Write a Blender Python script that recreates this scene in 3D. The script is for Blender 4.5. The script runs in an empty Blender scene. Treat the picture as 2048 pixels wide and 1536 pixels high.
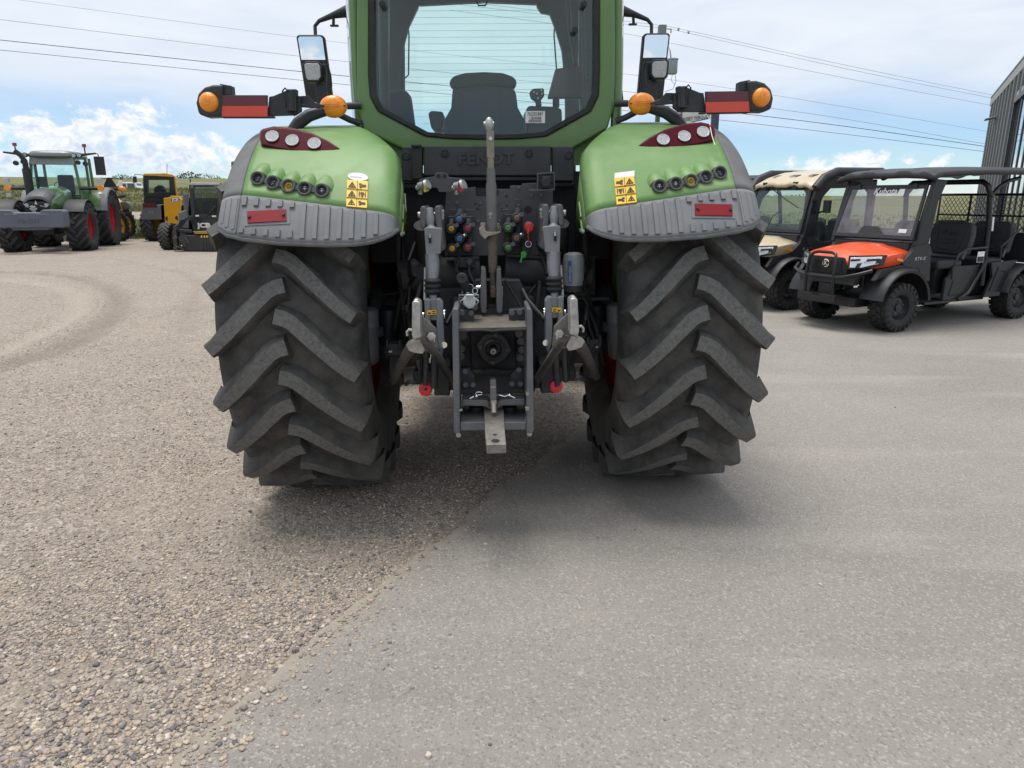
import bpy, bmesh, math, random
import numpy as np
from mathutils import Vector, Matrix, Euler, noise as mnoise
R = math.radians
random.seed(7); RNG = np.random.default_rng(11)
SC = bpy.context.scene
COL = SC.collection

# ------------------------------------------------------------------ camera
F_PX, CX, CY = 1420.0, 1024.0, 768.0          # the lens, in pixels of a 2048 x 1536 frame
PITCH, EYE = R(14.7), 1.66
cam_data = bpy.data.cameras.new('camera')
cam_data.sensor_width = 36.0
cam_data.lens = 36.0 * F_PX / 2048.0
cam_data.clip_start, cam_data.clip_end = 0.05, 20000.0
cam = bpy.data.objects.new('camera', cam_data)
cam.location = (0, 0, EYE)
cam.rotation_euler = (math.pi / 2 - PITCH, 0, 0)
COL.objects.link(cam)
SC.camera = cam

# ------------------------------------------------------------------ sky and sun
SUN_EL, SUN_AZ = R(79), R(-60)                # azimuth from +Y towards +X
world = bpy.data.worlds.new('World'); SC.world = world
world.use_nodes = True
wn, wl = world.node_tree.nodes, world.node_tree.links
wn.clear()
def WN(kind, **kw):
    n = wn.new(kind)
    for k, v in kw.items():
        if k.startswith('_'): setattr(n, k[1:], v)
        else: n.inputs[k].default_value = v
    return n
def wmath(op, a, b=None, c=None, clamp=False):
    n = wn.new('ShaderNodeMath'); n.operation = op; n.use_clamp = clamp
    for i, v in enumerate((a, b, c)):
        if v is None: continue
        if isinstance(v, (int, float)): n.inputs[i].default_value = v
        else: wl.new(v, n.inputs[i])
    return n.outputs[0]
def wramp(fac, stops, interp='LINEAR'):
    n = wn.new('ShaderNodeValToRGB'); n.color_ramp.interpolation = interp
    e = n.color_ramp.elements
    while len(e) < len(stops): e.new(0.5)
    for el, (p, c) in zip(e, stops):
        el.position = p; el.color = (c, c, c, 1) if isinstance(c, (int, float)) else (*c, 1)
    wl.new(fac, n.inputs[0]); return n.outputs[0]
def wsmooth(v, lo, hi):
    n = wn.new('ShaderNodeMapRange'); n.interpolation_type = 'SMOOTHSTEP'
    wl.new(v, n.inputs[0]); n.inputs[1].default_value = lo; n.inputs[2].default_value = hi
    return n.outputs[0]
def wnoise(vec, scale, detail, rough=0.55, dist=0.0):
    n = wn.new('ShaderNodeTexNoise'); n.inputs['Scale'].default_value = scale
    n.inputs['Detail'].default_value = detail; n.inputs['Roughness'].default_value = rough
    n.inputs['Distortion'].default_value = dist
    wl.new(vec, n.inputs['Vector']); return n.outputs[0]
sky = WN('ShaderNodeTexSky'); sky.sky_type = 'NISHITA'; sky.sun_disc = False
sky.sun_elevation, sky.sun_rotation = SUN_EL, SUN_AZ
sky.air_density, sky.dust_density, sky.ozone_density, sky.altitude = 1.0, 0.1, 2.5, 900
tc = wn.new('ShaderNodeTexCoord')
sep = wn.new('ShaderNodeSeparateXYZ'); wl.new(tc.outputs['Generated'], sep.inputs[0])
hor = wmath('SQRT', wmath('ADD', wmath('MULTIPLY', sep.outputs[0], sep.outputs[0]), wmath('MULTIPLY', sep.outputs[1], sep.outputs[1])))
elev = wmath('MULTIPLY', wmath('ARCTAN2', sep.outputs[2], hor), 180 / math.pi)     # degrees
azim = wmath('MULTIPLY', wmath('ARCTAN2', sep.outputs[0], sep.outputs[1]), 180 / math.pi)
# cumulus near the horizon: tops follow a skyline, edges broken up by noise
comb = wn.new('ShaderNodeCombineXYZ')
wl.new(azim, comb.inputs[0]); wl.new(wmath('MULTIPLY', elev, 1.35), comb.inputs[1])
n_big = wnoise(comb.outputs[0], 0.16, 2, 0.5)
n_mid = wnoise(comb.outputs[0], 0.42, 9, 0.60, 0.35)
n_fin = wnoise(comb.outputs[0], 1.25, 8, 0.62, 0.5)
az01 = wmath('MULTIPLY_ADD', azim, 1 / 360, 0.5)
def A(d): return (d + 180) / 360
top = wramp(az01, [(0.0, .40), (A(-60), .46), (A(-38), .50), (A(-33), .60), (A(-30.5), .48), (A(-27.2), .74), (A(-24.6), .47), (A(-21.8), .53), (A(-19.5), .28),
                   (A(-12), .22), (A(0), .20), (A(12), .16), (A(17), .22), (A(21.5), .20), (A(24.5), .33), (A(27.5), .30), (A(29.5), .14), (A(36), .2), (A(60), .42), (1.0, .40)], 'B_SPLINE')
top = wmath('MULTIPLY', top, 9.6)
h = wmath('SUBTRACT', wmath('ADD', top, wmath('MULTIPLY', wmath('SUBTRACT', n_mid, 0.5), 7.0)), elev)
cum = wsmooth(h, 0.0, 1.0)
holes = wsmooth(wmath('ADD', n_big, wmath('MULTIPLY', wmath('SUBTRACT', n_mid, .5), .9)), 0.38, 0.52)
low = wsmooth(elev, 0.7, 2.6)
cum = wmath('MULTIPLY', cum, wmath('MAXIMUM', wmath('MULTIPLY', holes, wmath('MULTIPLY_ADD', low, .6, .4)), wsmooth(h, .6, .0)))
# brightness inside the clouds: lit heads, blue-grey bellies
lit = wmath('ADD', wmath('MULTIPLY', wsmooth(n_fin, .36, .62), .55), wmath('MULTIPLY', wsmooth(h, 3.6, 0.2), .45), clamp=True)
ccol = wn.new('ShaderNodeMix'); ccol.data_type = 'RGBA'
wl.new(lit, ccol.inputs[0]); ccol.inputs[6].default_value = (.56, .66, .80, 1); ccol.inputs[7].default_value = (.97, .97, .98, 1)
# the thin high sheet that covers the rest of the sky
sheet_n = WN('ShaderNodeMapping'); wl.new(tc.outputs['Generated'], sheet_n.inputs[0]); sheet_n.inputs['Scale'].default_value = (1.6, 1.6, 7.0)
n_sh = wnoise(sheet_n.outputs[0], 1.7, 5, 0.5, 0.4)
sheet = wsmooth(wmath('ADD', elev, wmath('MULTIPLY', wmath('SUBTRACT', n_sh, .5), 8.0)), 2.4, 8.4)
n_s2 = wnoise(sheet_n.outputs[0], 3.4, 6, 0.55, 0.6)
scol = wn.new('ShaderNodeMix'); scol.data_type = 'RGBA'
wl.new(wsmooth(n_s2, .3, .7), scol.inputs[0]); scol.inputs[6].default_value = (.675, .735, .82, 1); scol.inputs[7].default_value = (.765, .81, .87, 1)
tint = wn.new('ShaderNodeMix'); tint.data_type = 'RGBA'; tint.blend_type = 'MULTIPLY'; tint.inputs[0].default_value = 1.0
wl.new(sky.outputs[0], tint.inputs[6]); tint.inputs[7].default_value = (.80, .93, 1.08, 1)
bg_sky = wn.new('ShaderNodeBackground'); wl.new(tint.outputs[2], bg_sky.inputs[0]); bg_sky.inputs[1].default_value = 0.10
bg_sheet = wn.new('ShaderNodeBackground'); wl.new(scol.outputs[2], bg_sheet.inputs[0]); bg_sheet.inputs[1].default_value = 0.91
bg_cum = wn.new('ShaderNodeBackground'); wl.new(ccol.outputs[2], bg_cum.inputs[0]); bg_cum.inputs[1].default_value = 0.88
mx1 = wn.new('ShaderNodeMixShader'); wl.new(wmath('MULTIPLY', sheet, .95), mx1.inputs[0]); wl.new(bg_sky.outputs[0], mx1.inputs[1]); wl.new(bg_sheet.outputs[0], mx1.inputs[2])
mx2 = wn.new('ShaderNodeMixShader'); wl.new(cum, mx2.inputs[0]); wl.new(mx1.outputs[0], mx2.inputs[1]); wl.new(bg_cum.outputs[0], mx2.inputs[2])
wo = wn.new('ShaderNodeOutputWorld'); wl.new(mx2.outputs[0], wo.inputs[0])

sun_data = bpy.data.lights.new('sun', 'SUN'); sun_data.energy = 2.5; sun_data.angle = R(30); sun_data.color = (1, .965, .91)
sun = bpy.data.objects.new('sun', sun_data); COL.objects.link(sun)
sun_dir = Vector((math.sin(SUN_AZ) * math.cos(SUN_EL), math.cos(SUN_AZ) * math.cos(SUN_EL), math.sin(SUN_EL)))
sun.rotation_euler = sun_dir.to_track_quat('Z', 'Y').to_euler()
sun.location = (0, 0, 30)

SC.view_settings.view_transform = 'Standard'; SC.view_settings.look = 'None'
SC.view_settings.exposure = 0.35; SC.view_settings.gamma = 1.0; SC.view_settings.use_curve_mapping = False
SC.render.engine = 'CYCLES'
SC.cycles.use_denoising = True
SC.cycles.max_bounces = 10; SC.cycles.transparent_max_bounces = 24

# ------------------------------------------------------------------ measuring helpers
def ray(px, py):
    a, b = (px - CX) / F_PX, (CY - py) / F_PX
    return Vector((a, math.cos(PITCH) + b * math.sin(PITCH), -math.sin(PITCH) + b * math.cos(PITCH)))
def hit(px, py, mat, ax, val):
    """where the sight line through a picture point meets the plane (axis ax = val) of a thing's own frame, in that frame"""
    inv = mat.inverted()
    p = inv @ Vector((0, 0, EYE)); d = inv.to_3x3() @ ray(px, py)
    return p + d * ((val - p[ax]) / d[ax])
ID = Matrix.Identity(4)
def at(px, py, Y): return hit(px, py, ID, 1, Y)
def gnd(px, py, z=0.0): return hit(px, py, ID, 2, z)

# ------------------------------------------------------------------ materials
MATS = {}
def M(name, col=(.5, .5, .5), rough=.5, metal=0.0, var=.12, scale=6.0, bump=0.0, bscale=60.0, dirt=None, dscale=3.0, dlo=.5, dhi=.75, coat=0.0, spec=.5, damt=.8, alpha=None):
    if name in MATS: return MATS[name]
    m = bpy.data.materials.new(name); m.use_nodes = True
    nt = m.node_tree; n, l = nt.nodes, nt.links
    b = n['Principled BSDF']
    b.inputs['Roughness'].default_value = rough; b.inputs['Metallic'].default_value = metal
    b.inputs['Coat Weight'].default_value = coat; b.inputs['Specular IOR Level'].default_value = spec
    t = n.new('ShaderNodeTexCoord')
    nz = n.new('ShaderNodeTexNoise'); nz.inputs['Scale'].default_value = scale; nz.inputs['Detail'].default_value = 7; nz.inputs['Roughness'].default_value = .62
    l.new(t.outputs['Object'], nz.inputs['Vector'])
    r = n.new('ShaderNodeMapRange'); l.new(nz.outputs[0], r.inputs[0]); r.inputs[1].default_value = .3; r.inputs[2].default_value = .7
    mx = n.new('ShaderNodeMix'); mx.data_type = 'RGBA'; l.new(r.outputs[0], mx.inputs[0])
    mx.inputs[6].default_value = (*[c * (1 - var) for c in col], 1); mx.inputs[7].default_value = (*[min(1, c * (1 + var)) for c in col], 1)
    out = mx.outputs[2]
    if dirt:
        d = n.new('ShaderNodeTexNoise'); d.inputs['Scale'].default_value = dscale; d.inputs['Detail'].default_value = 9; d.inputs['Roughness'].default_value = .68
        l.new(t.outputs['Object'], d.inputs['Vector'])
        dr = n.new('ShaderNodeMapRange'); l.new(d.outputs[0], dr.inputs[0]); dr.inputs[1].default_value = dlo; dr.inputs[2].default_value = dhi; dr.inputs[4].default_value = damt
        m2 = n.new('ShaderNodeMix'); m2.data_type = 'RGBA'; l.new(dr.outputs[0], m2.inputs[0]); l.new(out, m2.inputs[6]); m2.inputs[7].default_value = (*dirt, 1)
        out = m2.outputs[2]
        rr = n.new('ShaderNodeMapRange'); l.new(dr.outputs[0], rr.inputs[0]); rr.inputs[3].default_value = rough; rr.inputs[4].default_value = min(1, rough + .35)
        l.new(rr.outputs[0], b.inputs['Roughness'])
    l.new(out, b.inputs['Base Color'])
    if bump:
        bn = n.new('ShaderNodeTexNoise'); bn.inputs['Scale'].default_value = bscale; bn.inputs['Detail'].default_value = 5
        l.new(t.outputs['Object'], bn.inputs['Vector'])
        bp = n.new('ShaderNodeBump'); bp.inputs['Strength'].default_value = bump; bp.inputs['Distance'].default_value = .01
        l.new(bn.outputs[0], bp.inputs['Height']); l.new(bp.outputs[0], b.inputs['Normal'])
    MATS[name] = m
    return m
def glass(name, tint, refl=.9, rough=.0, body=0.0, bodycol=(.5, .5, .5), ior=1.45):
    """a thin pane: lets light straight through with a tint, mirrors by Fresnel, and may carry a diffuse film of dust and painted-in haze"""
    if name in MATS: return MATS[name]
    m = bpy.data.materials.new(name); m.use_nodes = True
    n, l = m.node_tree.nodes, m.node_tree.links; n.clear()
    tr = n.new('ShaderNodeBsdfTransparent'); tr.inputs[0].default_value = (*tint, 1)
    gl = n.new('ShaderNodeBsdfGlossy'); gl.inputs['Color'].default_value = (refl, refl, refl, 1); gl.inputs['Roughness'].default_value = rough
    lw = n.new('ShaderNodeLayerWeight'); lw.inputs[0].default_value = .5          # Facing: the same from either side of the pane
    pw = n.new('ShaderNodeMath'); pw.operation = 'POWER'; l.new(lw.outputs['Facing'], pw.inputs[0]); pw.inputs[1].default_value = 5
    f0 = ((ior - 1) / (ior + 1)) ** 2
    fr = n.new('ShaderNodeMath'); fr.operation = 'MULTIPLY_ADD'; l.new(pw.outputs[0], fr.inputs[0]); fr.inputs[1].default_value = 1 - f0; fr.inputs[2].default_value = f0
    mx = n.new('ShaderNodeMixShader'); l.new(fr.outputs[0], mx.inputs[0]); l.new(tr.outputs[0], mx.inputs[1]); l.new(gl.outputs[0], mx.inputs[2])
    last = mx.outputs[0]
    if body:
        df = n.new('ShaderNodeBsdfDiffuse'); df.inputs[0].default_value = (*bodycol, 1)
        t = n.new('ShaderNodeTexCoord'); nz = n.new('ShaderNodeTexNoise'); nz.inputs['Scale'].default_value = 5; nz.inputs['Detail'].default_value = 8
        l.new(t.outputs['Object'], nz.inputs['Vector'])
        r = n.new('ShaderNodeMapRange'); l.new(nz.outputs[0], r.inputs[0]); r.inputs[1].default_value = .35; r.inputs[2].default_value = .7; r.inputs[3].default_value = body * .3; r.inputs[4].default_value = body
        m2 = n.new('ShaderNodeMixShader'); l.new(r.outputs[0], m2.inputs[0]); l.new(last, m2.inputs[1]); l.new(df.outputs[0], m2.inputs[2]); last = m2.outputs[0]
    o = n.new('ShaderNodeOutputMaterial'); l.new(last, o.inputs[0])
    MATS[name] = m
    return m

# ------------------------------------------------------------------ mesh builder
class MB:
    def __init__(s): s.v, s.f = [], []
    def add(s, vs, fs):
        o = len(s.v); s.v += [tuple(v) for v in vs]; s.f += [tuple(i + o for i in f) for f in fs]; return s
    def box(s, c, d, rot=None):
        hx, hy, hz = d[0] / 2, d[1] / 2, d[2] / 2
        vs = [Vector((x, y, z)) for x in (-hx, hx) for y in (-hy, hy) for z in (-hz, hz)]
        if rot is not None:
            m = rot if isinstance(rot, Matrix) else Euler(rot).to_matrix()
            vs = [m @ v for v in vs]
        c = Vector(c)
        return s.add([v + c for v in vs], [(0, 1, 3, 2), (4, 6, 7, 5), (0, 4, 5, 1), (2, 3, 7, 6), (0, 2, 6, 4), (1, 5, 7, 3)])
    def bx(s, x0, x1, y0, y1, z0, z1): return s.box(((x0 + x1) / 2, (y0 + y1) / 2, (z0 + z1) / 2), (abs(x1 - x0), abs(y1 - y0), abs(z1 - z0)))
    def prism(s, pts, vec):
        pts = [Vector(p) for p in pts]; vec = Vector(vec); n = len(pts)
        nrm = Vector((0, 0, 0))
        for i in range(n): nrm += pts[i].cross(pts[(i + 1) % n])
        if nrm.dot(vec) > 0: pts = pts[::-1]
        return s.add(pts + [p + vec for p in pts], [tuple(range(n)), tuple(range(2 * n - 1, n - 1, -1))] + [(i, i + n, (i + 1) % n + n, (i + 1) % n) for i in range(n)])
    def ring(s, outer, inner, vec):
        n = len(outer); o = [Vector(p) for p in outer]; i_ = [Vector(p) for p in inner]; vec = Vector(vec)
        vs = o + i_ + [p + vec for p in o] + [p + vec for p in i_]; fs = []
        for k in range(n):
            j = (k + 1) % n
            fs += [(k, j, n + j, n + k), (2 * n + k, 3 * n + k, 3 * n + j, 2 * n + j), (k, 2 * n + k, 2 * n + j, j), (n + k, n + j, 3 * n + j, 3 * n + k)]
        return s.add(vs, fs)
    def tube(s, pts, r, n=10, cap=True, closed=False):
        pts = [Vector(p) for p in pts]; m = len(pts)
        rs = r if isinstance(r, (list, tuple)) else [r] * m
        vs, fs = [], []; up = None
        for i, p in enumerate(pts):
            if closed: d = pts[(i + 1) % m] - pts[i - 1]
            else: d = pts[min(i + 1, m - 1)] - pts[max(i - 1, 0)]
            if d.length < 1e-9: d = (pts[-1] - pts[0])
            d.normalize()
            if up is None:
                up = Vector((0, 0, 1)) if abs(d.z) < .9 else Vector((1, 0, 0))
            a = d.cross(up)
            if a.length < 1e-6: a = d.orthogonal()
            a.normalize(); b = a.cross(d).normalized(); up = b
            for k in range(n):
                t = 2 * math.pi * k / n
                vs.append(p + (a * math.cos(t) + b * math.sin(t)) * rs[i])
        for i in range(m if closed else m - 1):
            i2 = (i + 1) % m
            for k in range(n):
                k2 = (k + 1) % n
                fs.append((i * n + k, i2 * n + k, i2 * n + k2, i * n + k2))
        if cap and not closed: fs += [tuple(range(n)), tuple(range(m * n - 1, (m - 1) * n - 1, -1))]
        return s.add(vs, fs)
    def cyl(s, p0, p1, r0, r1=None, n=20): return s.tube([p0, p1], [r0, r0 if r1 is None else r1], n)
    def lathe(s, prof, o, axis='X', n=32, a0=0, a1=None):
        """prof: (radius, distance along axis)"""
        o = Vector(o); full = a1 is None; vs, fs = [], []
        if full: a1 = a0 + 2 * math.pi
        cols = n if full else n + 1; k = len(prof)
        for i in range(cols):
            t = a0 + (a1 - a0) * i / n; c, q = math.cos(t), math.sin(t)
            for r, h in prof:
                if axis == 'X': w = Vector((h, r * c, r * q))
                elif axis == 'Y': w = Vector((r * q, h, r * c))
                elif axis == 'Z': w = Vector((r * c, r * q, h))
                else: w = axis @ Vector((r * c, r * q, h))
                vs.append(o + w)
        for i in range(n):
            j = (i + 1) % cols
            for q in range(k - 1): fs.append((i * k + q, j * k + q, j * k + q + 1, i * k + q + 1))
        return s.add(vs, fs)
    def sphere(s, c, r, nu=16, nv=10):
        if isinstance(r, (int, float)): r = (r, r, r)
        c = Vector(c); vs, fs = [], []
        for i in range(nv + 1):
            t = math.pi * i / nv
            for k in range(nu):
                p = 2 * math.pi * k / nu
                vs.append(c + Vector((r[0] * math.sin(t) * math.cos(p), r[1] * math.sin(t) * math.sin(p), r[2] * math.cos(t))))
        for i in range(nv):
            for k in range(nu):
                k2 = (k + 1) % nu; fs.append((i * nu + k, (i + 1) * nu + k, (i + 1) * nu + k2, i * nu + k2))
        return s.add(vs, fs)
    def grid(s, rows, flip=False):
        m, n = len(rows), len(rows[0]); vs = [p for r_ in rows for p in r_]
        fs = [(i * n + j, i * n + j + 1, (i + 1) * n + j + 1, (i + 1) * n + j) for i in range(m - 1) for j in range(n - 1)]
        if flip: fs = [f[::-1] for f in fs]
        return s.add(vs, fs)
    def mirrored(s):
        o = MB(); o.v = [(-v[0], v[1], v[2]) for v in s.v]; o.f = [f[::-1] for f in s.f]; return o
    def mesh(s, name, mat, smooth=38):
        me = bpy.data.meshes.new(name); me.from_pydata(s.v, [], s.f)
        bm = bmesh.new(); bm.from_mesh(me)
        bmesh.ops.remove_doubles(bm, verts=bm.verts, dist=1e-6)
        bmesh.ops.recalc_face_normals(bm, faces=bm.faces)
        bm.to_mesh(me); bm.free()
        if smooth:
            me.shade_smooth(); me.set_sharp_from_angle(angle=R(smooth))
        me.materials.append(mat)
        return me
    def clusters(s):
        """pieces that do not touch each other"""
        n = len(s.v); par = list(range(n))
        def find(i):
            while par[i] != i: par[i] = par[par[i]]; i = par[i]
            return i
        for f in s.f:
            for i in f[1:]: par[find(i)] = find(f[0])
        isl = {}
        for i in range(n): isl.setdefault(find(i), []).append(i)
        keys = list(isl); bb = []
        for k in keys:
            q = np.array([s.v[i] for i in isl[k]]); bb.append((q.min(0) - .008, q.max(0) + .008))
        g = list(range(len(keys)))
        def fg(i):
            while g[i] != i: i = g[i]
            return i
        for i in range(len(keys)):
            for j in range(i):
                if (bb[i][0] <= bb[j][1]).all() and (bb[j][0] <= bb[i][1]).all(): g[fg(i)] = fg(j)
        lab = {v: fg(i) for i, k in enumerate(keys) for v in isl[k]}
        return [sorted(v for v in lab if lab[v] == c) for c in dict.fromkeys(lab[v] for v in range(n))]
    def build(s, name, mat, parent=None, bevel=0, smooth=38, sub=0, solid=0, seg=2):
        if parent is not None and 8 < len(s.v) < 1500 and not any(w in name for w in ('print', 'barcode', 'ridge', 'embossing', 'blocks', 'mesh', 'crown', 'cladding')):
            cl = s.clusters()
            if 1 < len(cl) <= 16:
                res = []
                for c in cl:
                    mp = {v: i for i, v in enumerate(c)}; o = MB(); o.v = [s.v[i] for i in c]; o.f = [tuple(mp[i] for i in f) for f in s.f if f[0] in mp]
                    res.append(o._build(name, mat, parent, bevel, smooth, sub, solid, seg))
                return res[0]
        return s._build(name, mat, parent, bevel, smooth, sub, solid, seg)
    def _build(s, name, mat, parent=None, bevel=0, smooth=38, sub=0, solid=0, seg=2):
        o = bpy.data.objects.new(name, s.mesh(name, mat, smooth)); COL.objects.link(o)
        if parent is not None: o.parent = parent
        if solid:
            md = o.modifiers.new('solid', 'SOLIDIFY'); md.thickness = solid; md.offset = 0
        if sub:
            md = o.modifiers.new('sub', 'SUBSURF'); md.levels = md.render_levels = sub
        if bevel:
            md = o.modifiers.new('bevel', 'BEVEL'); md.width = bevel; md.segments = seg; md.limit_method = 'ANGLE'; md.angle_limit = R(30); md.harden_normals = True
        return o
    def pair(s, name, mat, parent=None, parent2=None, **kw):
        a = s.build(name, mat, parent, **kw); b = s.mirrored().build(name, mat, parent2 if parent2 is not None else parent, **kw)
        return a, b
def tag(o, label=None, cat=None, group=None, kind=None):
    for k, v in (('label', label), ('category', cat), ('group', group), ('kind', kind)):
        if v: o[k] = v
    return o
def thing(name, label, cat, loc=(0, 0, 0), rotz=0.0, group=None, rot=None):
    o = bpy.data.objects.new(name, None); COL.objects.link(o); o.empty_display_size = .2
    o.location = loc; o.rotation_euler = rot if rot else (0, 0, rotz)
    return tag(o, label, cat, group)
def frame(loc, rotz=0.0, rot=None): return Matrix.Translation(loc) @ Euler(rot if rot else (0, 0, rotz)).to_matrix().to_4x4()
def textmesh(body, size, mat, name, parent, xf, extrude=.002, align='CENTER', shear=0.0, bold=0.0, squeeze=1.0, spacing=1.0):
    """flat lettering as a mesh; xf places it (text lies in its own XY plane, facing +Z)"""
    cu = bpy.data.curves.new(name, 'FONT'); cu.body = body; cu.size = size; cu.extrude = extrude; cu.align_x = align; cu.align_y = 'CENTER'
    cu.shear = shear; cu.offset = bold; cu.space_character = spacing; cu.resolution_u = 3
    tmp = bpy.data.objects.new('tmp', cu); COL.objects.link(tmp)
    dg = bpy.context.evaluated_depsgraph_get(); dg.update()
    me = bpy.data.meshes.new_from_object(tmp.evaluated_get(dg))
    bpy.data.objects.remove(tmp); bpy.data.curves.remove(cu)
    me.transform(xf @ Matrix.Diagonal((squeeze, 1, 1, 1)))
    me.materials.clear(); me.materials.append(mat)
    o = bpy.data.objects.new(name, me); COL.objects.link(o); o.parent = parent
    return o
def basis(o, x, y):
    """a frame at o whose X runs along x and Y along y"""
    x = Vector(x).normalized(); y = Vector(y); z = x.cross(y).normalized(); y = z.cross(x)
    m = Matrix((x, y, z)).transposed().to_4x4(); m.translation = o
    return m
def copy_tree(o, parent=None):
    kids = list(o.children)
    c = o.copy(); COL.objects.link(c)
    if parent is not None: c.parent = parent
    for ch in kids: copy_tree(ch, c)
    return c
def circle(n, r=1.0, ph=0.0): return [(r * math.cos(2 * math.pi * k / n + ph), r * math.sin(2 * math.pi * k / n + ph)) for k in range(n)]
# ------------------------------------------------------------------ ground
def sstep(a, b, x):
    t = np.clip((x - a) / (b - a), 0, 1); return t * t * (3 - 2 * t)
def vnoise(x, y, s, seed=0.0): return mnoise.noise(Vector((x * s + seed, y * s - seed, seed * .37)))
PROF_L = ([0, 33, 36, 44, 50, 60, 72, 82, 100, 150, 300, 600, 1500, 3000, 7000], [-.15, -.12, .02, .42, .78, 1.6, 2.42, 2.2, 1.6, 3.0, 7.0, 15., 34., 40., 40.])
PROF_R = ([0, 33, 36, 60, 120, 300, 800, 1500, 3000, 7000], [-.15, -.12, .02, .05, .2, .6, 1.0, 3.0, 4., 4.])
def terrain(x, y):
    d = math.hypot(x, y); az = math.degrees(math.atan2(x, y))
    w = float(1 - sstep(-16, 2, np.float64(az)))
    if abs(az) > 90: w *= .3
    z = w * np.interp(d, *PROF_L) + (1 - w) * np.interp(d, *PROF_R)
    if d > 38: z += vnoise(x, y, .05, 3.1) * min(.35, (d - 38) * .01) + vnoise(x, y, .004, 9.) * min(4, (d - 38) * .003)
    return float(z)
g = MB()
angs = [-180 + 10 * i for i in range(13)] + [-58 + 1.0 * i for i in range(117)] + [60 + 10 * i for i in range(12)]
rad = [0.5, 15, 28, 31, 33, 34.5, 36] + list(np.geomspace(38, 6500, 62))
rows = []
for r_ in rad:
    rows.append([(r_ * math.sin(R(a)), r_ * math.cos(R(a)), terrain(r_ * math.sin(R(a)), r_ * math.cos(R(a)))) for a in angs + [angs[0] + 360]])
g.grid(rows)
def ground_mat():
    m = bpy.data.materials.new('prairie_grass'); m.use_nodes = True; n, l = m.node_tree.nodes, m.node_tree.links; b = n['Principled BSDF']
    b.inputs['Roughness'].default_value = .95; b.inputs['Specular IOR Level'].default_value = .1
    t = n.new('ShaderNodeTexCoord')
    def nz(s, d, r=.6):
        q = n.new('ShaderNodeTexNoise'); q.inputs['Scale'].default_value = s; q.inputs['Detail'].default_value = d; q.inputs['Roughness'].default_value = r; l.new(t.outputs['Object'], q.inputs['Vector']); return q.outputs[0]
    cr = n.new('ShaderNodeValToRGB'); e = cr.color_ramp.elements; e.new(.5)
    for el, (p, c) in zip(e, [(.34, (.10, .115, .048)), (.5, (.165, .163, .082)), (.68, (.25, .225, .14))]): el.position = p; el.color = (*c, 1)
    mixn = n.new('ShaderNodeMath'); mixn.operation = 'MULTIPLY_ADD'; l.new(nz(1.6, 9, .75), mixn.inputs[0]); mixn.inputs[1].default_value = .55
    sc = n.new('ShaderNodeMath'); sc.operation = 'MULTIPLY'; l.new(nz(.045, 6), sc.inputs[0]); sc.inputs[1].default_value = .45; l.new(sc.outputs[0], mixn.inputs[2])
    l.new(mixn.outputs[0], cr.inputs[0]); l.new(cr.outputs[0], b.inputs['Base Color'])
    bp = n.new('ShaderNodeBump'); bp.inputs['Strength'].default_value = .9; bp.inputs['Distance'].default_value = .25; l.new(nz(3.0, 8, .7), bp.inputs['Height']); l.new(bp.outputs[0], b.inputs['Normal'])
    return m
tag(g.build('ground', ground_mat(), smooth=60), 'wide prairie of short green and straw-coloured grass behind the yard', None, None, 'structure')

# edge between gravel and asphalt, from the bottom of the picture to behind the tractor
EDGE_Y = [-8, .6, 1.3, 1.77, 2.0, 2.26, 2.66, 3.14, 3.73, 4.37, 5.05, 7.0, 12, 20, 33]
EDGE_X = [-1.6, -1.2, -1.08, -1.02, -.97, -.85, -.68, -.42, -.12, .18, .53, 1.55, 4.2, 8.6, 15.5]
def edge_x(y): return float(np.interp(y, EDGE_Y, EDGE_X)) + .07 * vnoise(0, y, 2.1, 1.3) + .05 * vnoise(0, y, 7.0, 4.0) + .03 * vnoise(0, y, 19.0, 8.0)

RUT = [(-4.6, 4.6), (-5.15, 6.4), (-5.25, 7.1), (-5.12, 7.7), (-5.28, 8.74), (-5.81, 10.31), (-6.74, 12.19), (-7.95, 14.0), (-9.52, 15.56), (-11.06, 16.41), (-13.5, 17.0), (-20, 17.9)]
RUT2 = [(-5.6, 6.6), (-5.77, 7.84), (-5.95, 8.74), (-6.2, 9.7), (-6.7, 11.0), (-7.7, 12.6), (-9.0, 14.0), (-10.6, 15.1), (-14, 16.0)]
RUT3 = [(-4.2, 9.0), (-5.2, 11.5), (-6.3, 14.4), (-7.6, 16.6), (-10.7, 19.8), (-15, 22.5)]
def poly_d(x, y, L):
    b = 9.0
    for (x0, y0), (x1, y1) in zip(L, L[1:]):
        if min(x0, x1) - 1 > x or max(x0, x1) + 1 < x or min(y0, y1) - 1 > y or max(y0, y1) + 1 < y: continue
        dx, dy = x1 - x0, y1 - y0; t = max(0, min(1, ((x - x0) * dx + (y - y0) * dy) / (dx * dx + dy * dy))); b = min(b, math.hypot(x - x0 - t * dx, y - y0 - t * dy))
    return b
def rut_tone(x, y):
    a, c, e = poly_d(x, y, RUT), poly_d(x, y, RUT2), poly_d(x, y, RUT3)
    return math.exp(-(a / .24) ** 2) + .6 * math.exp(-(e / .2) ** 2) - .8 * math.exp(-(c / .22) ** 2)
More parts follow.
